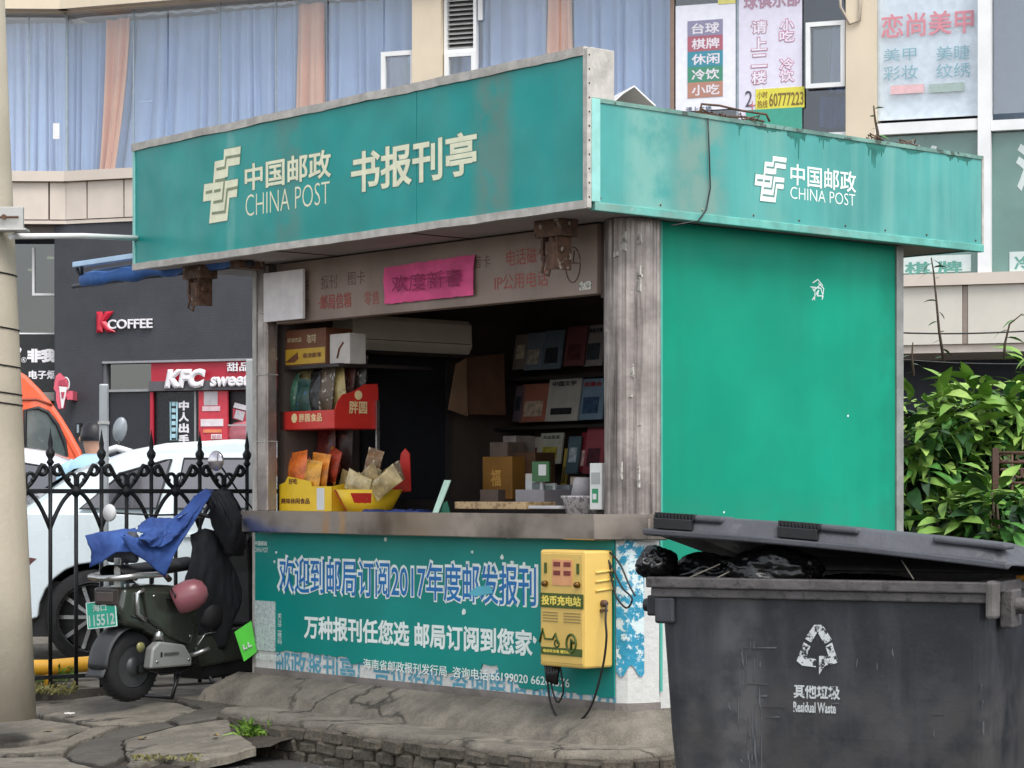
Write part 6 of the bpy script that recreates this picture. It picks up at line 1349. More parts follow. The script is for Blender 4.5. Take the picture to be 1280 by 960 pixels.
# left segment turned parallel to the street
B2d = B.deg; 
wx0, wy0 = B.world(XL_, 0)[:2]
BL = Frame(wx0, wy0, 2)
def inB(x, y): # local point of the left segment expressed in B coordinates
    w = BL.world(x, y); dx, dy = w.x-B.ox, w.y-B.oy; return (B.c*dx+B.s*dy, -B.s*dx+B.c*dy)
def lseg(name, x0, x1, y0, y1, z0, z1, m_): return MB().prism([inB(x0, y0), inB(x1, y0), inB(x1, y1), inB(x0, y1)], z0, z1, 'z').build(name, m_, bd)
lseg('upper_wall', -8, 0, -.16, 5, ZTOP, ZTOP+2.5, cream); lseg('lintel', -8, .05, -.3, -.165, ZTOP+.02, ZTOP+.25, cream); lseg('room_back', -8, 0, 1.6, 1.7, 2.5, ZTOP, room)
# sill band + cladding panels below
def panels(edges, z0, z1, seg):
    for a_, b_ in zip(edges, edges[1:]):
        if seg: lseg('cladding_panel', a_+.012, b_-.012, -.05, .1, z0, z1, cream2)
        else: bbox('cladding_panel', a_+.012, b_-.012, -.05, .1, z0, z1, cream2)
ZB1 = bz_(150, 272)
lseg('sill', -8, .0, -.12, .25, ZSILL-.14, ZSILL, cream2); bbox('sill', XL_, XR_, -.12, .25, ZSILL-.14, ZSILL, cream2)
lseg('backing_wall', -8, 0, .08, .3, ZB1-.2, ZSILL-.14, seam); bbox('backing_wall', XL_, bx(1060), .08, .3, ZB1-.2, ZSILL-.14, seam)
e_l = sorted([BL.on_y(px, 240, 0)[0] for px in (62, 15, -35, -85)]+[-.0]); panels(e_l, ZB1, ZSILL-.15, True)
e_r = [XL_]+[bx(px) for px in (111, 157, 205, 255, 300, 350, 400, 450, 500, 550, 600, 650, 700, 750, 800, 850, 900, 950, 1000, 1060)]; panels(e_r, ZB1, ZSILL-.15, False)
bbox('soffit', XL_-.2, bx(1060), -.04, 1.4, ZB1-.06, ZB1-.012, cream2); lseg('soffit', -8, 0, -.04, 1.4, ZB1-.06, ZB1-.012, cream2)
# curtains (folds are geometry)
def curtain(name, x0, x1, y, z0, z1, m_, folds, amp=.045, pinch=0, seg=False, side=0, bot=None, ph=0):
    n_ = max(8, int(folds*10)); nv = 10; m = MB()
    def fn(u, v):
        k = 1-pinch*sin(pi*min(1, (1-v)*1.0))**1 if pinch else 1
        xm = (x0+x1)/2+side*(x1-x0)*(v if True else 0); x = xm+(x1-x0)*(u-.5)*k
        if bot: q = max(0, 1-v)**1.6; a0_, a1_ = x0+(bot[0]-x0)*q, x1+(bot[1]-x1)*q; x = a0_+(a1_-a0_)*u
        a_ = u*folds*.5*2*pi+ph+4.5*noise.noise(Vector((u*folds*.45, .3*v, ph*3))); f = 1.9*amp*((1-abs(sin(a_*.5+.35*(1-v)*sin(u*23+ph))))*1.3-.5)*(1-.25*v)
        return ((x, y+f, z0+(z1-z0)*v) if not seg else (*inB(x, y+f), z0+(z1-z0)*v))
    m.grid(fn, n_, nv); return m.build(name, m_, bd)
zc0, zc1 = ZSILL+.01, ZTOP-.06
lx = lambda px: BL.on_y(px, 100, .3)[0]; rx_ = lambda px: B.on_y(px, 100, .3)[0]
curtain('curtain', lx(-60), lx(2), .3, zc0, zc1, cur_b2, 6, seg=True); curtain('curtain', lx(0), lx(38), .33, zc0, zc1, cur_b2, 5, seg=True, ph=1); curtain('curtain', lx(38), lx(84), .3, zc0, zc1, cur_b, 8, seg=True, ph=2)
curtain('curtain', rx_(82), rx_(141), .36, zc0, zc1, cur_b, 9, ph=3, bot=(rx_(82), rx_(134))); curtain('curtain', rx_(137), rx_(153), .24, zc0, zc1, cur_o, 3, .05, bot=(rx_(128), rx_(142)), ph=1); curtain('curtain', rx_(151), rx_(168), .2, zc0, zc1, cur_o, 3, .05, bot=(rx_(137), rx_(150)), ph=2)
curtain('curtain', rx_(152), rx_(275), .40, zc0, zc1, cur_b, 14, ph=.5, bot=(rx_(132), rx_(275))); curtain('curtain', rx_(275), rx_(377), .3, zc0, zc1, cur_b, 14, ph=1.5)
curtain('curtain', rx_(375), rx_(410), .2, zc0, zc1, cur_o, 4, .05, ph=2); curtain('curtain', rx_(408), rx_(526), .3, zc0, zc1, cur_b, 13, ph=2.5)
curtain('curtain', rx_(560), rx_(684), .3, zc0, ZTOP+.5, cur_b2, 13, ph=2.5); curtain('curtain', rx_(688), rx_(716), .2, zc0, ZTOP+.5, cur_o, 4, .05, ph=0, bot=(rx_(680), rx_(724))); curtain('curtain', rx_(718), rx_(842), .3, zc0, ZTOP+.5, cur_b, 15, ph=1)
# gathered curtain tops (white heading tape)
for p0_, p1_ in ((163, 272), (285, 372), (412, 505)):
    m = MB(); x0, x1 = rx_(p0_), rx_(p1_)
    m.tube([(x0+(x1-x0)*i/14, .24, zc1+.04+.015*sin(i*2.1)) for i in range(15)], .022, 5); bp('heading_tape', m, flat('tape_white', '#d8d8d8'))
# panes + thin mullions
pj = [84, 167, 210, 275, 345, 410, 480, 520]
for a_, b_ in zip(pj, pj[1:]):
    pn = bbox('window_pane', bx(a_)+.01, bx(b_)-.01, .0, .008, ZSILL+.004, ZTOP-.004, wg)
for a_, b_ in ((-120, -60), (-60, 0), (0, 36), (36, 83)):
    x0, x1 = BL.on_y(a_, 100, 0)[0], BL.on_y(b_, 100, 0)[0]; lseg('window_pane', x0+.01, x1-.01, 0, .008, ZSILL+.004, ZTOP-.004, wg)
    lseg('glass_joint', x1-.01, x1+.01, -.004, .01, ZSILL, ZTOP, flat('pale_joint', '#93a0a8'))
for px in (167, 275, 345, 84): bbox('glass_joint', bx(px)-.01, bx(px)+.01, -.004, .012, ZSILL, ZTOP, flat('pale_joint', '#93a0a8'))
for px, py in ((70, 165),): x = BL.on_y(px, py, 0); lseg('window_sticker', x[0]-.04, x[0]+.05, -.012, -.004, x[1]-.1, x[1]+.12, white_pl)
x, z = B.on_y(182, 127, 0); bbox('window_sticker', x-.1, x+.12, -.012, -.003, z-.015, z+.015, wg)
# cream pier, louvre, casements
ZHI = ZTOP+.62
bbox('pier', bx(520), bx(556), -.14, .3, ZSILL-.14, ZHI, cream); bbox('pier', bx(1060), bx(1096), -.14, .3, ZSILL-1, ZHI, cream)
bbox('upper_lintel', bx(556), bx(842), -.1, .3, ZHI-.02, ZHI+.4, cream)
lx0, lx1 = bx(556), bx(598); lz0, lz1 = bz_(577, 62), ZHI
fr_ = bbox('louvre_frame', lx0+.01, lx0+.05, -.06, .05, ZSILL, lz1, wfr); bbox('louvre_frame', lx1-.05, lx1-.01, -.06, .05, ZSILL, lz1, wfr); bbox('louvre_frame', lx0+.05, lx1-.05, -.06, .05, lz0-.06, lz0, wfr)
bbox('louvre_backing', lx0+.05, lx1-.05, .06, .08, lz0, lz1, seam)
sl_m = MB(); sl_m.add([(lx0+.05, -.02, 0), (lx1-.05, -.02, 0), (lx1-.05, .05, .04), (lx0+.05, .05, .04), (lx0+.05, -.02, -.008), (lx1-.05, -.02, -.008), (lx1-.05, .05, .032), (lx0+.05, .05, .032)], [(0, 1, 2, 3), (7, 6, 5, 4), (0, 4, 5, 1), (3, 2, 6, 7), (0, 3, 7, 4), (1, 5, 6, 2)])
slm = sl_m.mesh('louvre_slat', mat('louvre_grey', '#b5b5b3', .5, metal=.3, var=.05)); k = 0
while lz0+.02+k*.062 < lz1-.02: o = bpy.data.objects.new('louvre_slat', slm); COL.objects.link(o); o.parent = bd; o.location = (0, 0, lz0+.02+k*.062); k += 1
def casement(x0, x1, z0, z1, y=-.05, t=.06, name='casement'):
    m = MB(); m.box(x0, x0+t, y-.03, y+.04, z0, z1); m.box(x1-t, x1, y-.03, y+.04, z0, z1); m.box(x0+t, x1-t, y-.028, y+.04, z0, z0+t); m.box(x0+t, x1-t, y-.028, y+.04, z1-t, z1)
    f = bp('casement_frame', m, wfr); MB().box(x0+t, x1-t, y, y+.008, z0+t, z1-t).build('pane', wg, f); return f
casement(bx(479), bx(521), ZSILL+.0, bz_(500, 65)); casement(bx(558), bx(597), ZSILL, bz_(577, 66)); 
curtain('curtain', rx_(484), rx_(516), .12, ZSILL, bz_(500, 68), mat('lilac_grey_curtain', '#8d889c', .9, var=.1), 4, .02)
# panes 598..842
for a_, b_ in ((598, 700), (700, 842)): bbox('window_pane', bx(a_)+.01, bx(b_)-.01, .0, .008, ZSILL+.004, ZHI-.024, wg)
bbox('glass_joint', bx(838), bx(843), -.02, .02, ZSILL, ZHI-.02, flat('brown_mullion', '#8a7466'))
x0 = bx(599); bbox('window_fitting', x0, x0+.06, -.05, -.01, bz_(602, 26), bz_(602, -5), white_pl)
# poster windows -----------------------------------------------------
def poster(px0, px1, py0, py1, col, name='window_poster', y=-.012, label=None):
    return bbox(name, bx(px0), bx(px1), y-.004, y, bz_(px0, py1), bz_(px0, py0), flat('poster_'+col.strip('#'), col, .5, var=.04))
def btext(s, px0, px1, py0, py1, col, y=-.02, bold=.02, par=None):
    x0, z1 = B.on_y(px0, py0, 0); x1, _ = B.on_y(px1, py0, 0); _, z0 = B.on_y(px0, py1, 0)
    return text('lettering', s, flat('ink_'+col.strip('#'), col, .5, var=.03), par or bd, (x0, z0), (x1-x0, z1-z0), ('y', y), bold=bold)
bbox('window_pane', bx(843)+.005, bx(922), .02, .028, ZSILL, ZHI, wg); bbox('window_pane', bx(922), bx(1003), .02, .028, ZSILL, ZHI, wg)
bbox('glass_joint', bx(921), bx(924), -.02, .03, ZSILL, ZHI, flat('pale_joint', '#93a0a8'))
poster(845, 920, 8, 140, '#e4e4ec'); poster(848, 920, -40, -5, '#c9b98a'); poster(898, 920, -10, 6, '#d8d07a', y=-.018); poster(924, 1003, -40, 170, '#dad6e4')
for i, (s, c_) in enumerate((('台球', '#8a87a0'), ('棋牌', '#a8606e'), ('休闲', '#3f8a9c'), ('冷饮', '#458a70'), ('小吃', '#b0806e'))):
    y0 = 27+i*19.2; poster(860, 904, y0, y0+19.4, c_, 'poster_band', -.018); btext(s, 865, 900, y0+3, y0+16.5, '#dcd6dc', -.0235, .022)
btext('请上二楼', 858, 890, 134, 142, '#6a707c', -.02)
red_o = '#c58f9f'
btext('球俱乐部', 930, 1001, -8, 13, '#b08a9c', -.02, .03)
for i, ch in enumerate('请上二楼'): btext(ch, 939, 960, 26+i*21, 44+i*21, '#b27a8c', -.02, .06); btext(ch, 940, 959, 27+i*21, 43+i*21, '#e2dce6', -.0215, .02)
for ch, y0 in (('小', 24), ('吃', 38), ('冷', 73), ('饮', 88)): btext(ch, 974, 994, y0, y0+16, '#c07a98', -.02, .06); btext(ch, 975, 993, y0+1, y0+15, '#e2dce6', -.0215, .02)
poster(945, 1006, 112, 138, '#d8cf4a', 'yellow_notice', -.018); btext('小时', 947, 960, 115, 124, '#8a6a2c', -.0235); btext('热线', 947, 960, 126, 136, '#8a6a2c', -.0235); btext('60777223', 962, 1005, 117, 134, '#7c6430', -.0235, .02)
btext('2', 932, 941, 114, 134, '#4a4650', -.0235, .0); btext('十', 937, 945, 127, 139, '#c06a70', -.0235)
poster(933, 1003, 138, 168, '#3f9a84', 'green_strip', -.019)
m = MB(); m.prism([(bx(862)+(bx(866)-bx(862))*k*2.4, bz_(860, -2+6*(k % 2)-2*abs(k-5))) for k in range(11)]+[(bx(912), bz_(860, -14)), (bx(855), bz_(860, -14))], -.03, -.02, 'y'); bp('grey_valance', m, flat('grey_fabric', '#8f8f96', .8))
# casement window 1005..1060 with blue cloth below
bbox('window_pane', bx(1004), bx(1060), .02, .028, ZSILL-.5, ZHI, glass('dark_pane', '#d0d6e0', .08, .02)); casement(bx(1009), bx(1058), bz_(1009, 112), bz_(1009, 30), -.06, .055)
bbox('dark_recess', bx(1003), bx(1060), .5, .55, ZSILL-.5, ZHI, flat('recess_dark', '#33363f'))
curtain('curtain', bx(1030), bx(1056), .25, bz_(1030, 112), bz_(1030, 30), cur_b2, 3, .06, side=.15); curtain('curtain', bx(1018), bx(1052), .2, bz_(1020, 157), bz_(1020, 118), mat('blue_fabric', '#5f76a8', .9, var=.15), 3, .08)
bbox('transom', bx(1003), bx(1062), -.06, .05, ZSILL-.12, ZSILL-.02, wfr)
m = MB(); m.tube([(bx(1052), -.15, bz_(1052, -20)), (bx(1054), -.16, bz_(1052, 12)), (bx(1066), -.17, bz_(1060, 34)), (bx(1078), -.17, bz_(1060, 30)), (bx(1080), -.16, bz_(1060, -20))], .018, 6)
o = bp('wall_cable', m, flat('cream_cable', '#a89c8c'))
# nail salon window
ZTR = bz_(1100, 150)
bbox('window_pane', bx(1096), bx(1224), .02, .028, ZTR, ZHI+.0, wg); bbox('frosted_film', bx(1093)+.01, bx(1221), .06, .07, ZTR, ZHI, flat('film_white', '#eceef0', .6)); bbox('window_pane', bx(1240), bx(1420), .02, .028, ZTR, ZHI, glass('grey_pane', '#dfe4ea', .15, .02)); bbox('dark_recess', bx(1226), bx(1420), .4, .45, ZTR-.3, ZHI, flat('recess_grey', '#7d8a94'))
btext('恋尚美甲', 1101, 1217, 18, 48, '#cc8590', .012, .016); btext('美甲', 1104, 1145, 61, 77, '#7fa6b2', .012, .0); btext('彩妆', 1104, 1147, 83, 101, '#7fa6b2', .012, .0); btext('美睫', 1170, 1212, 58, 76, '#7fa6b2', .012, .0); btext('纹绣', 1170, 1213, 80, 98, '#7fa6b2', .012, .0)
bbox('pink_strip', bx(1113), bx(1155), .008, .012, bz_(1113, 118), bz_(1113, 107), flat('pale_pink', '#d9b3b5')); bbox('grey_strip', bx(1161), bx(1205), .008, .012, bz_(1161, 116), bz_(1161, 105), flat('pale_grey_print', '#9fb0aa'))
bbox('mullion', bx(1224), bx(1240), -.12, .08, bz_(1130, 345)+.003, ZHI, wfr); bbox('mullion', bx(1420), bx(1436), -.12, .08, bz_(1130, 345)+.003, ZHI, wfr)
bbox('transom', bx(1093), bx(1224)-.002, -.1, .06, bz_(1100, 170), bz_(1100, 156), wfr); bbox('transom', bx(1240)+.002, bx(1420), -.1, .06, bz_(1240, 165), bz_(1240, 152), wfr)
bbox('upper_window_head', bx(1096), XFAR1, -.1, .3, ZHI+.0, ZHI+.3, wfr)
ZW = bz_(1130, 345)
grn = mat('green_grey_glass_panel', '#5d8078', .2, var=.1, vs=1.5, bump=0, spec=.8)
bbox('green_glass_panel', bx(1093), bx(1224), .0, .03, ZW, bz_(1100, 171), grn); bbox('green_glass_panel', bx(1240), bx(1420), .0, .03, ZW, bz_(1240, 166), grn)
btext('美', 1136, 1180, 183, 225, '#c9d3cf', -.004, .04); btext('沙', 1270, 1310, 180, 240, '#c9d3cf', -.004, .05); btext('宾馆', 1100, 1150, 180, 210, '#c9d3cf', -.004, .03)
poster(1126, 1214, 321, 342, '#c4cfcb', 'white_notice', -.008); btext('棋 牌', 1131, 1203, 328, 344, '#5a9488', -.014, .03)
poster(1262, 1300, 315, 340, '#c4cfcb', 'white_notice', -.008); btext('冷饮', 1268, 1310, 320, 338, '#5a9488', -.014, .03)
bbox('green_glass_panel', bx(1000), bx(1060), .0, .03, ZW, ZSILL-.6, grn)
# beige apron wall
ZD = bz_(1130, 432)
bbox('apron_ledge', bx(1000), XFAR1, -.16, .2, ZW-.14, ZW-.0, cream2)
ee = [bx(px) for px in (1040, 1208, 1390, 1560)]
for a_, b_ in zip(ee, ee[1:]): bbox('cladding_panel', a_+.035, b_-.035, -.1, .2, ZD, ZW-.145, mat('pale_apron_panel', '#c8c2b6', .7, var=.04))
bbox('backing_wall', bx(1000), XFAR1, .05, .3, ZD-.0, ZW-.15, flat('joint_brown', '#8a7d72')); bbox('panel_joint', bx(1205), bx(1211), -.09, .05, ZD, ZW-.15, flat('joint_brown', '#8a7d72'))
bbox('soffit', bx(1000), XFAR1, -.05, 3, ZD-.10, ZD-.004, cream2)
# dark ground floor at the right (recessed glazing)
bbox('ground_floor_wall', bx(330), XFAR1, 2.6, 2.8, 0, ZD, flat('dark_ground_floor', '#2b2d2e', .6, var=.3, vs=2))
for px in range(1000, 1500, 60): bbox('shopfront_mullion', bx(px), bx(px)+.08, 2.5, 2.6, .2, ZD-.12, flat('dark_metal_bar', '#4a4c4d', .5))
bbox('upper_core', XL_+.2, XFAR1, 5.8, 6, 0, ZTOP+2.4, cream)
# ------------------ dark tiled coffee wall + dessert shopfront (thing of its own)
cw_ = thing('coffee_shop', 'dark grey tiled shopfront with white and red signs at the left', 'shop', B)
tile = mat('dark_mosaic_tile', '#3c3d42', .7, var=.08, vs=2, bump=.0)
# real tile relief through brick texture bump
t_ = tile.node_tree; br = t_.nodes.new('ShaderNodeTexBrick'); br.inputs['Scale'].default_value = 9; br.inputs['Mortar Size'].default_value = .02; mp_ = t_.nodes.new('ShaderNodeMapping'); mp_.inputs['Rotation'].default_value = (pi/2, 0, 0)
tcn = t_.nodes.new('ShaderNodeTexCoord'); t_.links.new(tcn.outputs['Object'], mp_.inputs[0]); t_.links.new(mp_.outputs[0], br.inputs[0]); bmp = t_.nodes.new('ShaderNodeBump'); bmp.inputs['Strength'].default_value = .5; bmp.inputs['Distance'].default_value = .01; t_.links.new(br.outputs['Fac'], bmp.inputs['Height']); t_.links.new(bmp.outputs[0], t_.nodes['Principled BSDF'].inputs['Normal'])
kx0 = bx(70); dx0 = bx(129); dx1 = bx(360); zdt = bz_(127, 452); zkt = bz_(100, 287)
YW = -.02
def cb_(name, x0, x1, y0, y1, z0, z1, m_, par=None, **k): return MB().box(x0, x1, y0, y1, z0, z1).build(name, m_, par or cw_, **k)
cb_('tiled_wall', kx0, dx0, YW, .4, .2, ZB1-.07, tile); cb_('tiled_wall', dx0+.001, dx1+2, YW, .4, zdt, ZB1-.07, tile)
cb_('wall_return', kx0-.02, kx0-.001, YW+.01, 2.4, .2, ZB1-.08, tile)
cb_('white_head', dx0, dx1, YW-.012, .1, zdt-.03, zdt-.001, flat('grey_head', '#8f8f92'))
kz = bz_(125, 416)
text('sign_letter', 'K', flat('sign_red', '#c01f38', .35, var=.02), cw_, (bx(123), kz), (bx(147)-bx(123), bz_(125, 390)-kz), ('y', YW), bold=.10, thick=.06)
text('sign_letters', 'COFFEE', flat('sign_white', '#e3e0e2', .4, var=.02), cw_, (bx(137), bz_(138, 412)), (bx(193)-bx(137), bz_(138, 400)-bz_(138, 412)), ('y', YW-.02), bold=.025, thick=.03)
# glazing left of the service booth
dg_ = glass('dark_shop_glass', '#5a6055', .16, .02)
x2 = bx(188)
cb_('upper_light', dx0+.08, x2, .06, .07, bz_(140, 487), zdt-.04, dg_); cb_('shop_depth', dx0, dx1, 1.2, 1.3, .2, zdt, flat('shop_dark', '#20231f', .8, var=.5, vs=1.5)); cb_('door_bar', dx0, x2, .0, .08, bz_(140, 490), bz_(140, 487), flat('bar_grey', '#8d8f90'))
cb_('dark_door_panel', dx0+.08, x2-.0, .05, .08, .2, bz_(140, 490), flat('blue_black_panel', '#25282e', .4)); cb_('door_post', dx0, dx0+.05, .0, .1, .2, zdt-.03, flat('grey_jamb', '#5d5f62')); 
sgn = thing('dessert_booth', 'red dessert booth with white lettering inside the dark shopfront', 'booth', B)
def sb(name, px0, px1, py0, py1, y0, y1, m_): return MB().box(bx(px0), bx(px1), y0, y1, bz_(px0, py1), bz_(px0, py0)).build(name, m_, sgn)
rsign = flat('booth_red', '#b02337', .45, var=.05, vs=2)
sb('red_fascia', 188, 345, 453, 489, .02, .3, rsign); sb('grey_canopy', 187, 345, 477, 489, -.03, .018, flat('booth_grey', '#57565a'))
for s, a_, b_, c_, d_, m_n, bo, shr in (('KFC', 208, 264, 462, 486, '#e9e3e6', .09, .22), ('sweet', 265, 322, 468, 484, '#e9e3e6', .05, .15)):
    x0, z1 = B.on_y(a_, c_, 0); x1, _ = B.on_y(b_, c_, 0); _, z0 = B.on_y(a_, d_, 0); text('sign_letters', s, flat('sign_white', '#e3e0e2'), sgn, (x0, z0), (x1-x0-.1, z1-z0), ('y', -.04), bold=bo, thick=.05, shear=shr)
x0, z1 = B.on_y(284, 453, 0); x1, _ = B.on_y(318, 453, 0); _, z0 = B.on_y(284, 464.5, 0); text('sign_letters', '甜品站', flat('sign_white', '#e3e0e2'), sgn, (x0, z0), ((x1-x0)*1.3, z1-z0), ('y', .01), bold=.02, thick=.03)
def gz(py): return bz_(240, py)
BH = .2
for nm_, a_, b_, y0, m_ in (('red_jamb', 187.5, 191, .0, rsign), ('dark_screen', 191, 247, .06, flat('screen_black', '#17191d', .3)), ('red_panel', 247, 283, .03, flat('panel_red', '#c53a48', .5)), ('dark_recess', 283, 330, .12, flat('recess_dark2', '#1f1a1e', .5)), ('grey_jamb', 241, 243, .04, flat('bar_grey', '#8d8f90'))):
    MB().box(bx(a_), bx(b_), y0, y0+.04, BH, gz(489)).build(nm_, m_, sgn)
for i, ch in enumerate('中人出手'):
    x0, z1 = B.on_y(221, 501+i*14, 0); x1, _ = B.on_y(234, 500, 0); _, z0 = B.on_y(221, 513+i*14, 0); text('lettering', ch, flat('sign_white', '#e3e0e2'), sgn, (x0, z0), (x1-x0, z1-z0), ('y', .052), bold=.05)
m = MB(); xa, xb, za, zb2 = bx(211), bx(219), gz(550), gz(502); m.tube([(xa, .05, za), (xb, .05, za), (xb, .05, zb2), (xa, .05, zb2)], .012, 5, closed=True); m.build('screen_outline', flat('pale_cyan', '#a9cfd9'), sgn)
for k in range(6): MB().box(xa+.02, xb-.02, .045, .052, gz(547-k*8), gz(542-k*8)).build('screen_glyph', flat('pale_cyan', '#a9cfd9'), sgn)
for nm_, a_, b_, c_, d_, col in (('blank_code_square', 254, 271, 489.5, 507, '#b9b2b4'), ('white_strip', 252, 274, 508, 514, '#d9bcc0'), ('white_panel', 250, 278, 524, 533, '#e0d6d8'), ('orange_strip', 253, 276, 537, 541, '#e0885f'), ('white_panel', 263, 276, 543, 549, '#e0d6d8'), ('menu_board', 284, 330, 531, 533, '#a9a2a4')):
    MB().box(bx(a_), bx(b_), .02, .028, gz(d_), gz(c_)).build(nm_, flat('bp_'+col.strip('#'), col), sgn)
text('lettering', '甜品', rsign, sgn, (bx(264), gz(548.5)), (bx(275)-bx(264), gz(544)-gz(548.5)), ('y', .018))
m = MB(); q = [B.on_y(px, py, 0) for px, py in ((288, 510), (307, 515), (303, 528), (288, 523))]; m.prism(q, .07, .1, 'y'); bb = m.build('tilted_card', flat('card_red', '#b03a48'), sgn)
q = [B.on_y(px, py, 0) for px, py in ((291, 503), (310, 508), (309, 514), (289, 509))]; MB().prism(q, .06, .08, 'y').build('tilted_card', flat('card_pale', '#cfc9cc'), sgn)
q = [B.on_y(px, py, 0) for px, py in ((293, 512), (304, 515), (301, 526), (290, 522))]; MB().prism(q, .055, .068, 'y').build('blank_code_square', flat('code_pale', '#b5aeb2', var=.2, vs=60), sgn)
m = MB(); m.lathe([(0, -.05), (.16, -.03), (.2, 0), (.0, .03)], 14, (bx(305), .09, gz(543)), 'y', sx=1.6); m.build('food_picture', flat('pink_food', '#b56a72'), sgn)
# small grey bell on the tiled wall
cb_('door_phone', bx(98), bx(104), YW-.05, YW, bz_(100, 545), bz_(100, 529), black_pl); cb_('phone_plate', bx(99.5), bx(102), YW-.056, YW-.05, bz_(100, 541), bz_(100, 531), flat('pale_joint', '#93a0a8'))
# far left shop: vaping sign
vs_ = thing('vape_shop', 'black shop sign with white characters under green glazing at the far left', 'shop', BL)
def vb(name, px0, px1, py0, py1, y0, y1, m_): 
    x0, z1 = BL.on_y(px0, py0, 0); x1, z0 = BL.on_y(px1, py1, 0); return MB().box(x0, x1, y0, y1, z0, z1).build(name, m_, vs_)
gg = glass('greenish_glass', '#6a7468', .12, .02)
vb('glazing', -60, 69, 300, 415, .5, .51, gg); vb('back_wall', -60, 72, 290, 520, 2.4, 2.5, flat('green_dim', '#343b30', .8, var=.6, vs=1.2)); vb('frame_bar', 35, 69, 363, 366, .46, .52, wfr); vb('frame_bar', 33, 36, 305, 366, .46, .52, wfr); vb('frame_bar', -60, 69, 413, 415, .45, .52, wfr)
vb('black_sign_board', -60, 69, 416, 489, .3, .5, flat('sign_black', '#131416', .4)); vb('grey_ledge', -60, 69, 489, 500, .28, .5, flat('ledge_grey', '#8c8580')); vb('lower_wall', -60, 71, 500, 640, .5, .6, flat('lower_brown', '#5c3a38', .8))
def vt(s, a_, b_, c_, d_, bo):
    x0, z1 = BL.on_y(a_, c_, .3); x1, _ = BL.on_y(b_, c_, .3); _, z0 = BL.on_y(a_, d_, .3); text('lettering', s, flat('sign_white', '#e3e0e2'), vs_, (x0, z0), (x1-x0, z1-z0), ('y', .295), bold=bo)
vt('非我', 34, 70, 436, 453, .06); vt('电子烟', 36, 70, 463, 474, .03); vt('?', 22, 27, 434, 447, .02); vt('R', 28.5, 31.5, 447, 452, .01)
m = MB(); x, z = BL.on_y(30, 450, .3); m.tube([(x+.035*cos(k*.6), .29, z+.035*sin(k*.6)) for k in range(11)], .004, 4, closed=True); m.build('ring_mark', white_pl, vs_)
for px, py in ((63, 321), (39, 336)): x, z = BL.on_y(px, py, 1.5); MB().lathe([(.05, 0), (.05, -.03), (0, -.03)], 10, (x, 1.5, z)).build('ceiling_spot', emit('spot_glow', '#fff2dd', 3), vs_)
# pink ice cream cone sign
cn = thing('cone_sign', 'pink and white ice cream cone shaped sign on the dark wall', 'sign', BL)
def cq_(px, py): return BL.on_y(px, py, -.5)
pinkm = flat('cone_pink', '#d0586a', .4); o_ = [cq_(px, py) for px, py in ((70, 470), (74, 466), (79, 471), (84, 476), (85, 484), (83, 488), (84, 495), (81, 500), (79, 511), (73, 511), (70, 500), (70, 490), (67, 486), (68, 478))]
MB().prism(o_, -.5, -.35, 'y').build('cone_board', pinkm, cn); MB().prism([cq_(px, py) for px, py in ((74, 483), (84, 484), (79, 510), (77, 510))], -.512, -.502, 'y').build('white_cone', white_pl, cn)
MB().prism([cq_(px, py) for px, py in ((74, 476), (81, 474), (84, 482), (74, 482))], -.516, -.502, 'y').build('cream_top', flat('cream_red', '#a83a4e'), cn); MB().prism([cq_(px, py) for px, py in ((76.5, 490), (81, 490), (79.5, 498), (77.5, 498))], -.52, -.512, 'y').build('cone_mark', flat('cream_red', '#a83a4e'), cn)
m = MB(); x, z = cq_(82, 480); m.tube([(x+.05*cos(k*.5-1.2), -.5, z+.09*sin(k*.5-1.2)) for k in range(7)], .01, 5); m.build('cone_outline', white_pl, cn)
x, z = cq_(86, 494); MB().box(x-.03, x+.05, -.48, .6, z-.06, z+.06).build('wall_arm', pinkm, cn)
# ================================================================== HEDGE AND PLANTS AT THE RIGHT
def leaf(L_, w, bend, seed):
    r = random.Random(seed); m = MB(); st = [(0, 0), (.25, .8), (.5, 1), (.75, .7), (1, 0)]; v = []
    for t, k in st:
        z = bend*t*t*L_; v += [(-w*k, L_*t, z+.15*w*k), (0, L_*t, z-.0), (w*k, L_*t, z+.15*w*k)]
    fs = []
    for i in range(4): a_ = i*3; fs += [(a_, a_+1, a_+4, a_+3), (a_+1, a_+2, a_+5, a_+4)]
    return m.add(v, fs, 0, True)
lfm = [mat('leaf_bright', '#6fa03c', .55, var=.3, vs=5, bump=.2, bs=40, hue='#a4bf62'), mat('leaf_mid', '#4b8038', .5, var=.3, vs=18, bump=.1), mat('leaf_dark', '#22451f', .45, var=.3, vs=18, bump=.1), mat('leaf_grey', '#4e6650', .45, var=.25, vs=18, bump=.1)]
for m_ in lfm:
    b_ = m_.node_tree.nodes['Principled BSDF']; b_.inputs['Specular IOR Level'].default_value = .5
LEAF = {}
for mi, m_ in enumerate(lfm):
    LEAF[mi] = [leaf(L_, w, b_, 1).mesh('leaf', m_) for L_, w, b_ in ((.22, .036, -.45), (.11, .032, -.2), (.28, .045, -.6))]
bark = mat('bark', '#4d4134', .9, var=.3, bump=.8)
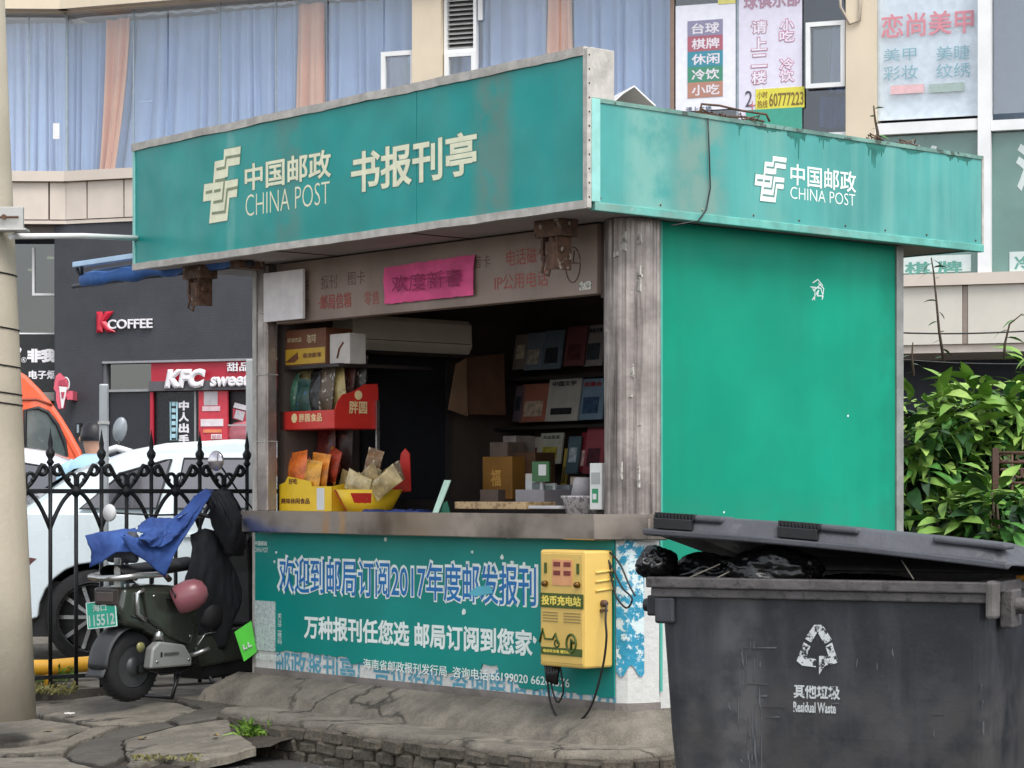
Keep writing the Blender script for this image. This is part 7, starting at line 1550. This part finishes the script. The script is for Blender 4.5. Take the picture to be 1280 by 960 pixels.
def shrub(name, label, X, Y, r, z0, z1, n_, seed, bright=.5, big=1.0, cap=290):
    t = thing(name, label, 'shrub', WF, X, Y, .2); rg = random.Random(seed); cnt = 0
    stems = MB(); tips = []
    for k in range(9):
        a_ = rg.uniform(0, 2*pi); rr_ = r*rg.uniform(.3, .95); top = Vector((rr_*cos(a_), rr_*sin(a_)*.8, rg.uniform((z0+z1)/2, z1*.96))); mid = Vector((top.x*.4, top.y*.4, top.z*.5)); stems.tube([(0, 0, 0), mid, top], [.03, .018, .006], 6)
    stems.build('stem', bark, t); mass = MB()
    for k in range(n_):
        # clumps
        a_ = rg.uniform(0, 2*pi); h = rg.random()**.8; rad = r*(1-.35*abs(h-.45)*1.6)*rg.uniform(.72, 1.06)*(1+.25*noise.noise(Vector((a_*1.3, h*4, seed)))); z = z0+(z1-z0)*h
        p = Vector((rad*cos(a_), rad*sin(a_), z+.06*noise.noise(Vector((a_*3, h*6, seed+4)))))
        up_ = h; tone = 0 if rg.random() < bright*max(0, (up_-.4))*3.0+.04 else (1 if rg.random() < .45 else (2 if rg.random() < .75 else 3))  # brighter leaves higher up; shade at the base put into darker leaf colours
        me = LEAF[tone][rg.randrange(3)]; yaw = a_-pi/2+rg.uniform(-.9, .9); pit = rg.uniform(-1.1, .3)+1.0*up_**2; s_ = big*rg.uniform(.5, 1.3)
        front = p.y < r*.3
        if front and cnt < cap:
            inst_o = bpy.data.objects.new('leaf', me); COL.objects.link(inst_o); inst_o.parent = t; inst_o.location = p; inst_o.rotation_euler = (pit, rg.uniform(-.6, .6), yaw); inst_o.scale = (s_,)*3; cnt += 1
        else:
            M4 = Matrix.Translation(p) @ (Matrix.Rotation(yaw, 4, 'Z') @ Matrix.Rotation(rg.uniform(-.6, .6), 4, 'Y') @ Matrix.Rotation(pit, 4, 'X')) @ Matrix.Scale(s_, 4)
            mass.add([M4 @ v.co for v in me.vertices], [tuple(q.vertices) for q in me.polygons], tone, True)
    # inner leaves fill the shade
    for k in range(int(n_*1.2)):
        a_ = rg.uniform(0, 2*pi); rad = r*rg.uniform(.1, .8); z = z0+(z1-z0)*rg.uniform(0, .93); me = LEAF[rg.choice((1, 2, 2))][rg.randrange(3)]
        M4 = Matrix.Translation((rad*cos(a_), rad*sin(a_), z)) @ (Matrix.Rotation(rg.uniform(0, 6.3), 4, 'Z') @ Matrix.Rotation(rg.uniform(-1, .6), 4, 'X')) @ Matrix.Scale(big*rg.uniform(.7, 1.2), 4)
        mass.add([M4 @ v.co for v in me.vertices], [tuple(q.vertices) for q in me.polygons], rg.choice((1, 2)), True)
    mass.build('leaf_mass', lfm, t, kind='stuff'); return t
def pw(px, Y): return (px-640)/2900*Y
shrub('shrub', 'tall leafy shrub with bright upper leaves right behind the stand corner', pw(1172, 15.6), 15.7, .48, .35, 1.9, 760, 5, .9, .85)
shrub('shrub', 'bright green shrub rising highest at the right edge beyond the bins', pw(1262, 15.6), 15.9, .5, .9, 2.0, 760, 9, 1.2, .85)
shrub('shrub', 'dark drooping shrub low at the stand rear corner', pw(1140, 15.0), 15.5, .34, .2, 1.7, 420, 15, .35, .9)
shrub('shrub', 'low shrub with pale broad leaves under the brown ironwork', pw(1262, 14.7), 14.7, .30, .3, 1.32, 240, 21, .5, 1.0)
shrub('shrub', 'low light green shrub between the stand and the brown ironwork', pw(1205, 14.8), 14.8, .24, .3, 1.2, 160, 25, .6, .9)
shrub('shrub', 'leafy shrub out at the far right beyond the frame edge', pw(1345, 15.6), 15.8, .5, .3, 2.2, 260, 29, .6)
# thin sapling with few leaves
def sapling(name, label, pts, Y, nl, tone, seed, ls=.6):
    t = thing(name, label, 'sapling', WF, 0, 0, 0); P_ = [(pw(px, Y), Y, EYE+(615-py)/2900*Y) for px, py in pts]
    MB().tube(P_, [.011-.007*i/(len(P_)-1) for i in range(len(P_))], 6).build('stem', bark, t); rg = random.Random(seed)
    for k in range(nl):
        f = (k+.5)/nl*(len(P_)-1); i = int(f); p = Vector(P_[i]).lerp(Vector(P_[min(i+1, len(P_)-1)]), f-i)
        o = bpy.data.objects.new('leaf', LEAF[tone][rg.randrange(3)]); COL.objects.link(o); o.parent = t; o.location = p; o.rotation_euler = (rg.uniform(-.2, .6), rg.uniform(-.4, .4), (-pi/2 if k % 2 else pi/2)+rg.uniform(-.6, .6)); o.scale = (ls*rg.uniform(.7, 1.1),)*3
sapling('sapling', 'thin bare sapling with a few small leaves rising right of the green panel', [(1180, 452), (1174, 415), (1170, 370), (1167, 340), (1164, 322)], 15.2, 14, 2, 3, .32)
sapling('sapling', 'short thin sapling beside the stand rear corner', [(1142, 470), (1140, 445), (1141, 428)], 15.2, 5, 3, 4, .35)
sapling('sapling', 'small sapling twig sprouting at the right picture edge', [(1255, 450), (1256, 430), (1262, 405), (1278, 392)], 15.4, 8, 1, 6, .4)
sapling('sapling', 'thin weed sapling growing on the stand roof before the cream pier', [(1098, 182), (1097, 165), (1094, 150), (1092, 132)], 12.6, 6, 1, 8, .3)
# overhead wires at right
for py0, py1, r_, lb in ((414, 413, .006, 'upper thin cable crossing in front of the pale wall at the right'), (446, 455, .006, 'lower thin cable sagging above the right hand shrubs')):
    Y = 16.5; P_ = [(pw(px, Y), Y, EYE+(615-(py0+(py1-py0)*(px-1100)/200))/2900*Y-.02*sin((px-1080)/220*pi)) for px in range(1080, 1400, 20)]
    o = MB().tube(P_, r_, 5).build('overhead_cable', black_wire); tag(o, lb, 'cable')
# brown ornamental iron panel at the far right
oi = thing('brown_ironwork', 'rust brown ornamental iron railing among the shrubs at the right edge', 'railing', WF, 0, 0, 0)
Y = 15.1; rbm = mat('rust_brown_iron', '#5a4036', .7, var=.3, bump=.4)
def oq(px, py): return (pw(px, Y), Y, EYE+(615-py)/2900*Y)
MB().box(pw(1240, Y)-.0, pw(1246, Y)+.01, Y-.02, Y+.02, .2, oq(0, 560)[2]).build('post', rbm, oi)
for py in (566, 578, 604): MB().tube([oq(1240, py), oq(1420, py)], .012, 6).build('rail', rbm, oi)
for k in range(7):
    cx_ = 1255+k*22
    for s_ in (-1, 1):
        MB().tube([oq(cx_+s_*(7*cos(a_)*(1-i/14)+3), 590+9*sin(a_)*(1-i/14)) for i, a_ in [(i, i*.55) for i in range(11)]], .009, 5).build('scroll', rbm, oi)
    MB().tube([oq(cx_+10, 566), oq(cx_+10, 700)], .009, 5).build('bar', rbm, oi)
    MB().tube([oq(cx_+6*cos(a_*.6), 572+4*sin(a_*.6)) for a_ in range(11)], .006, 5, closed=True).build('ring', rbm, oi)
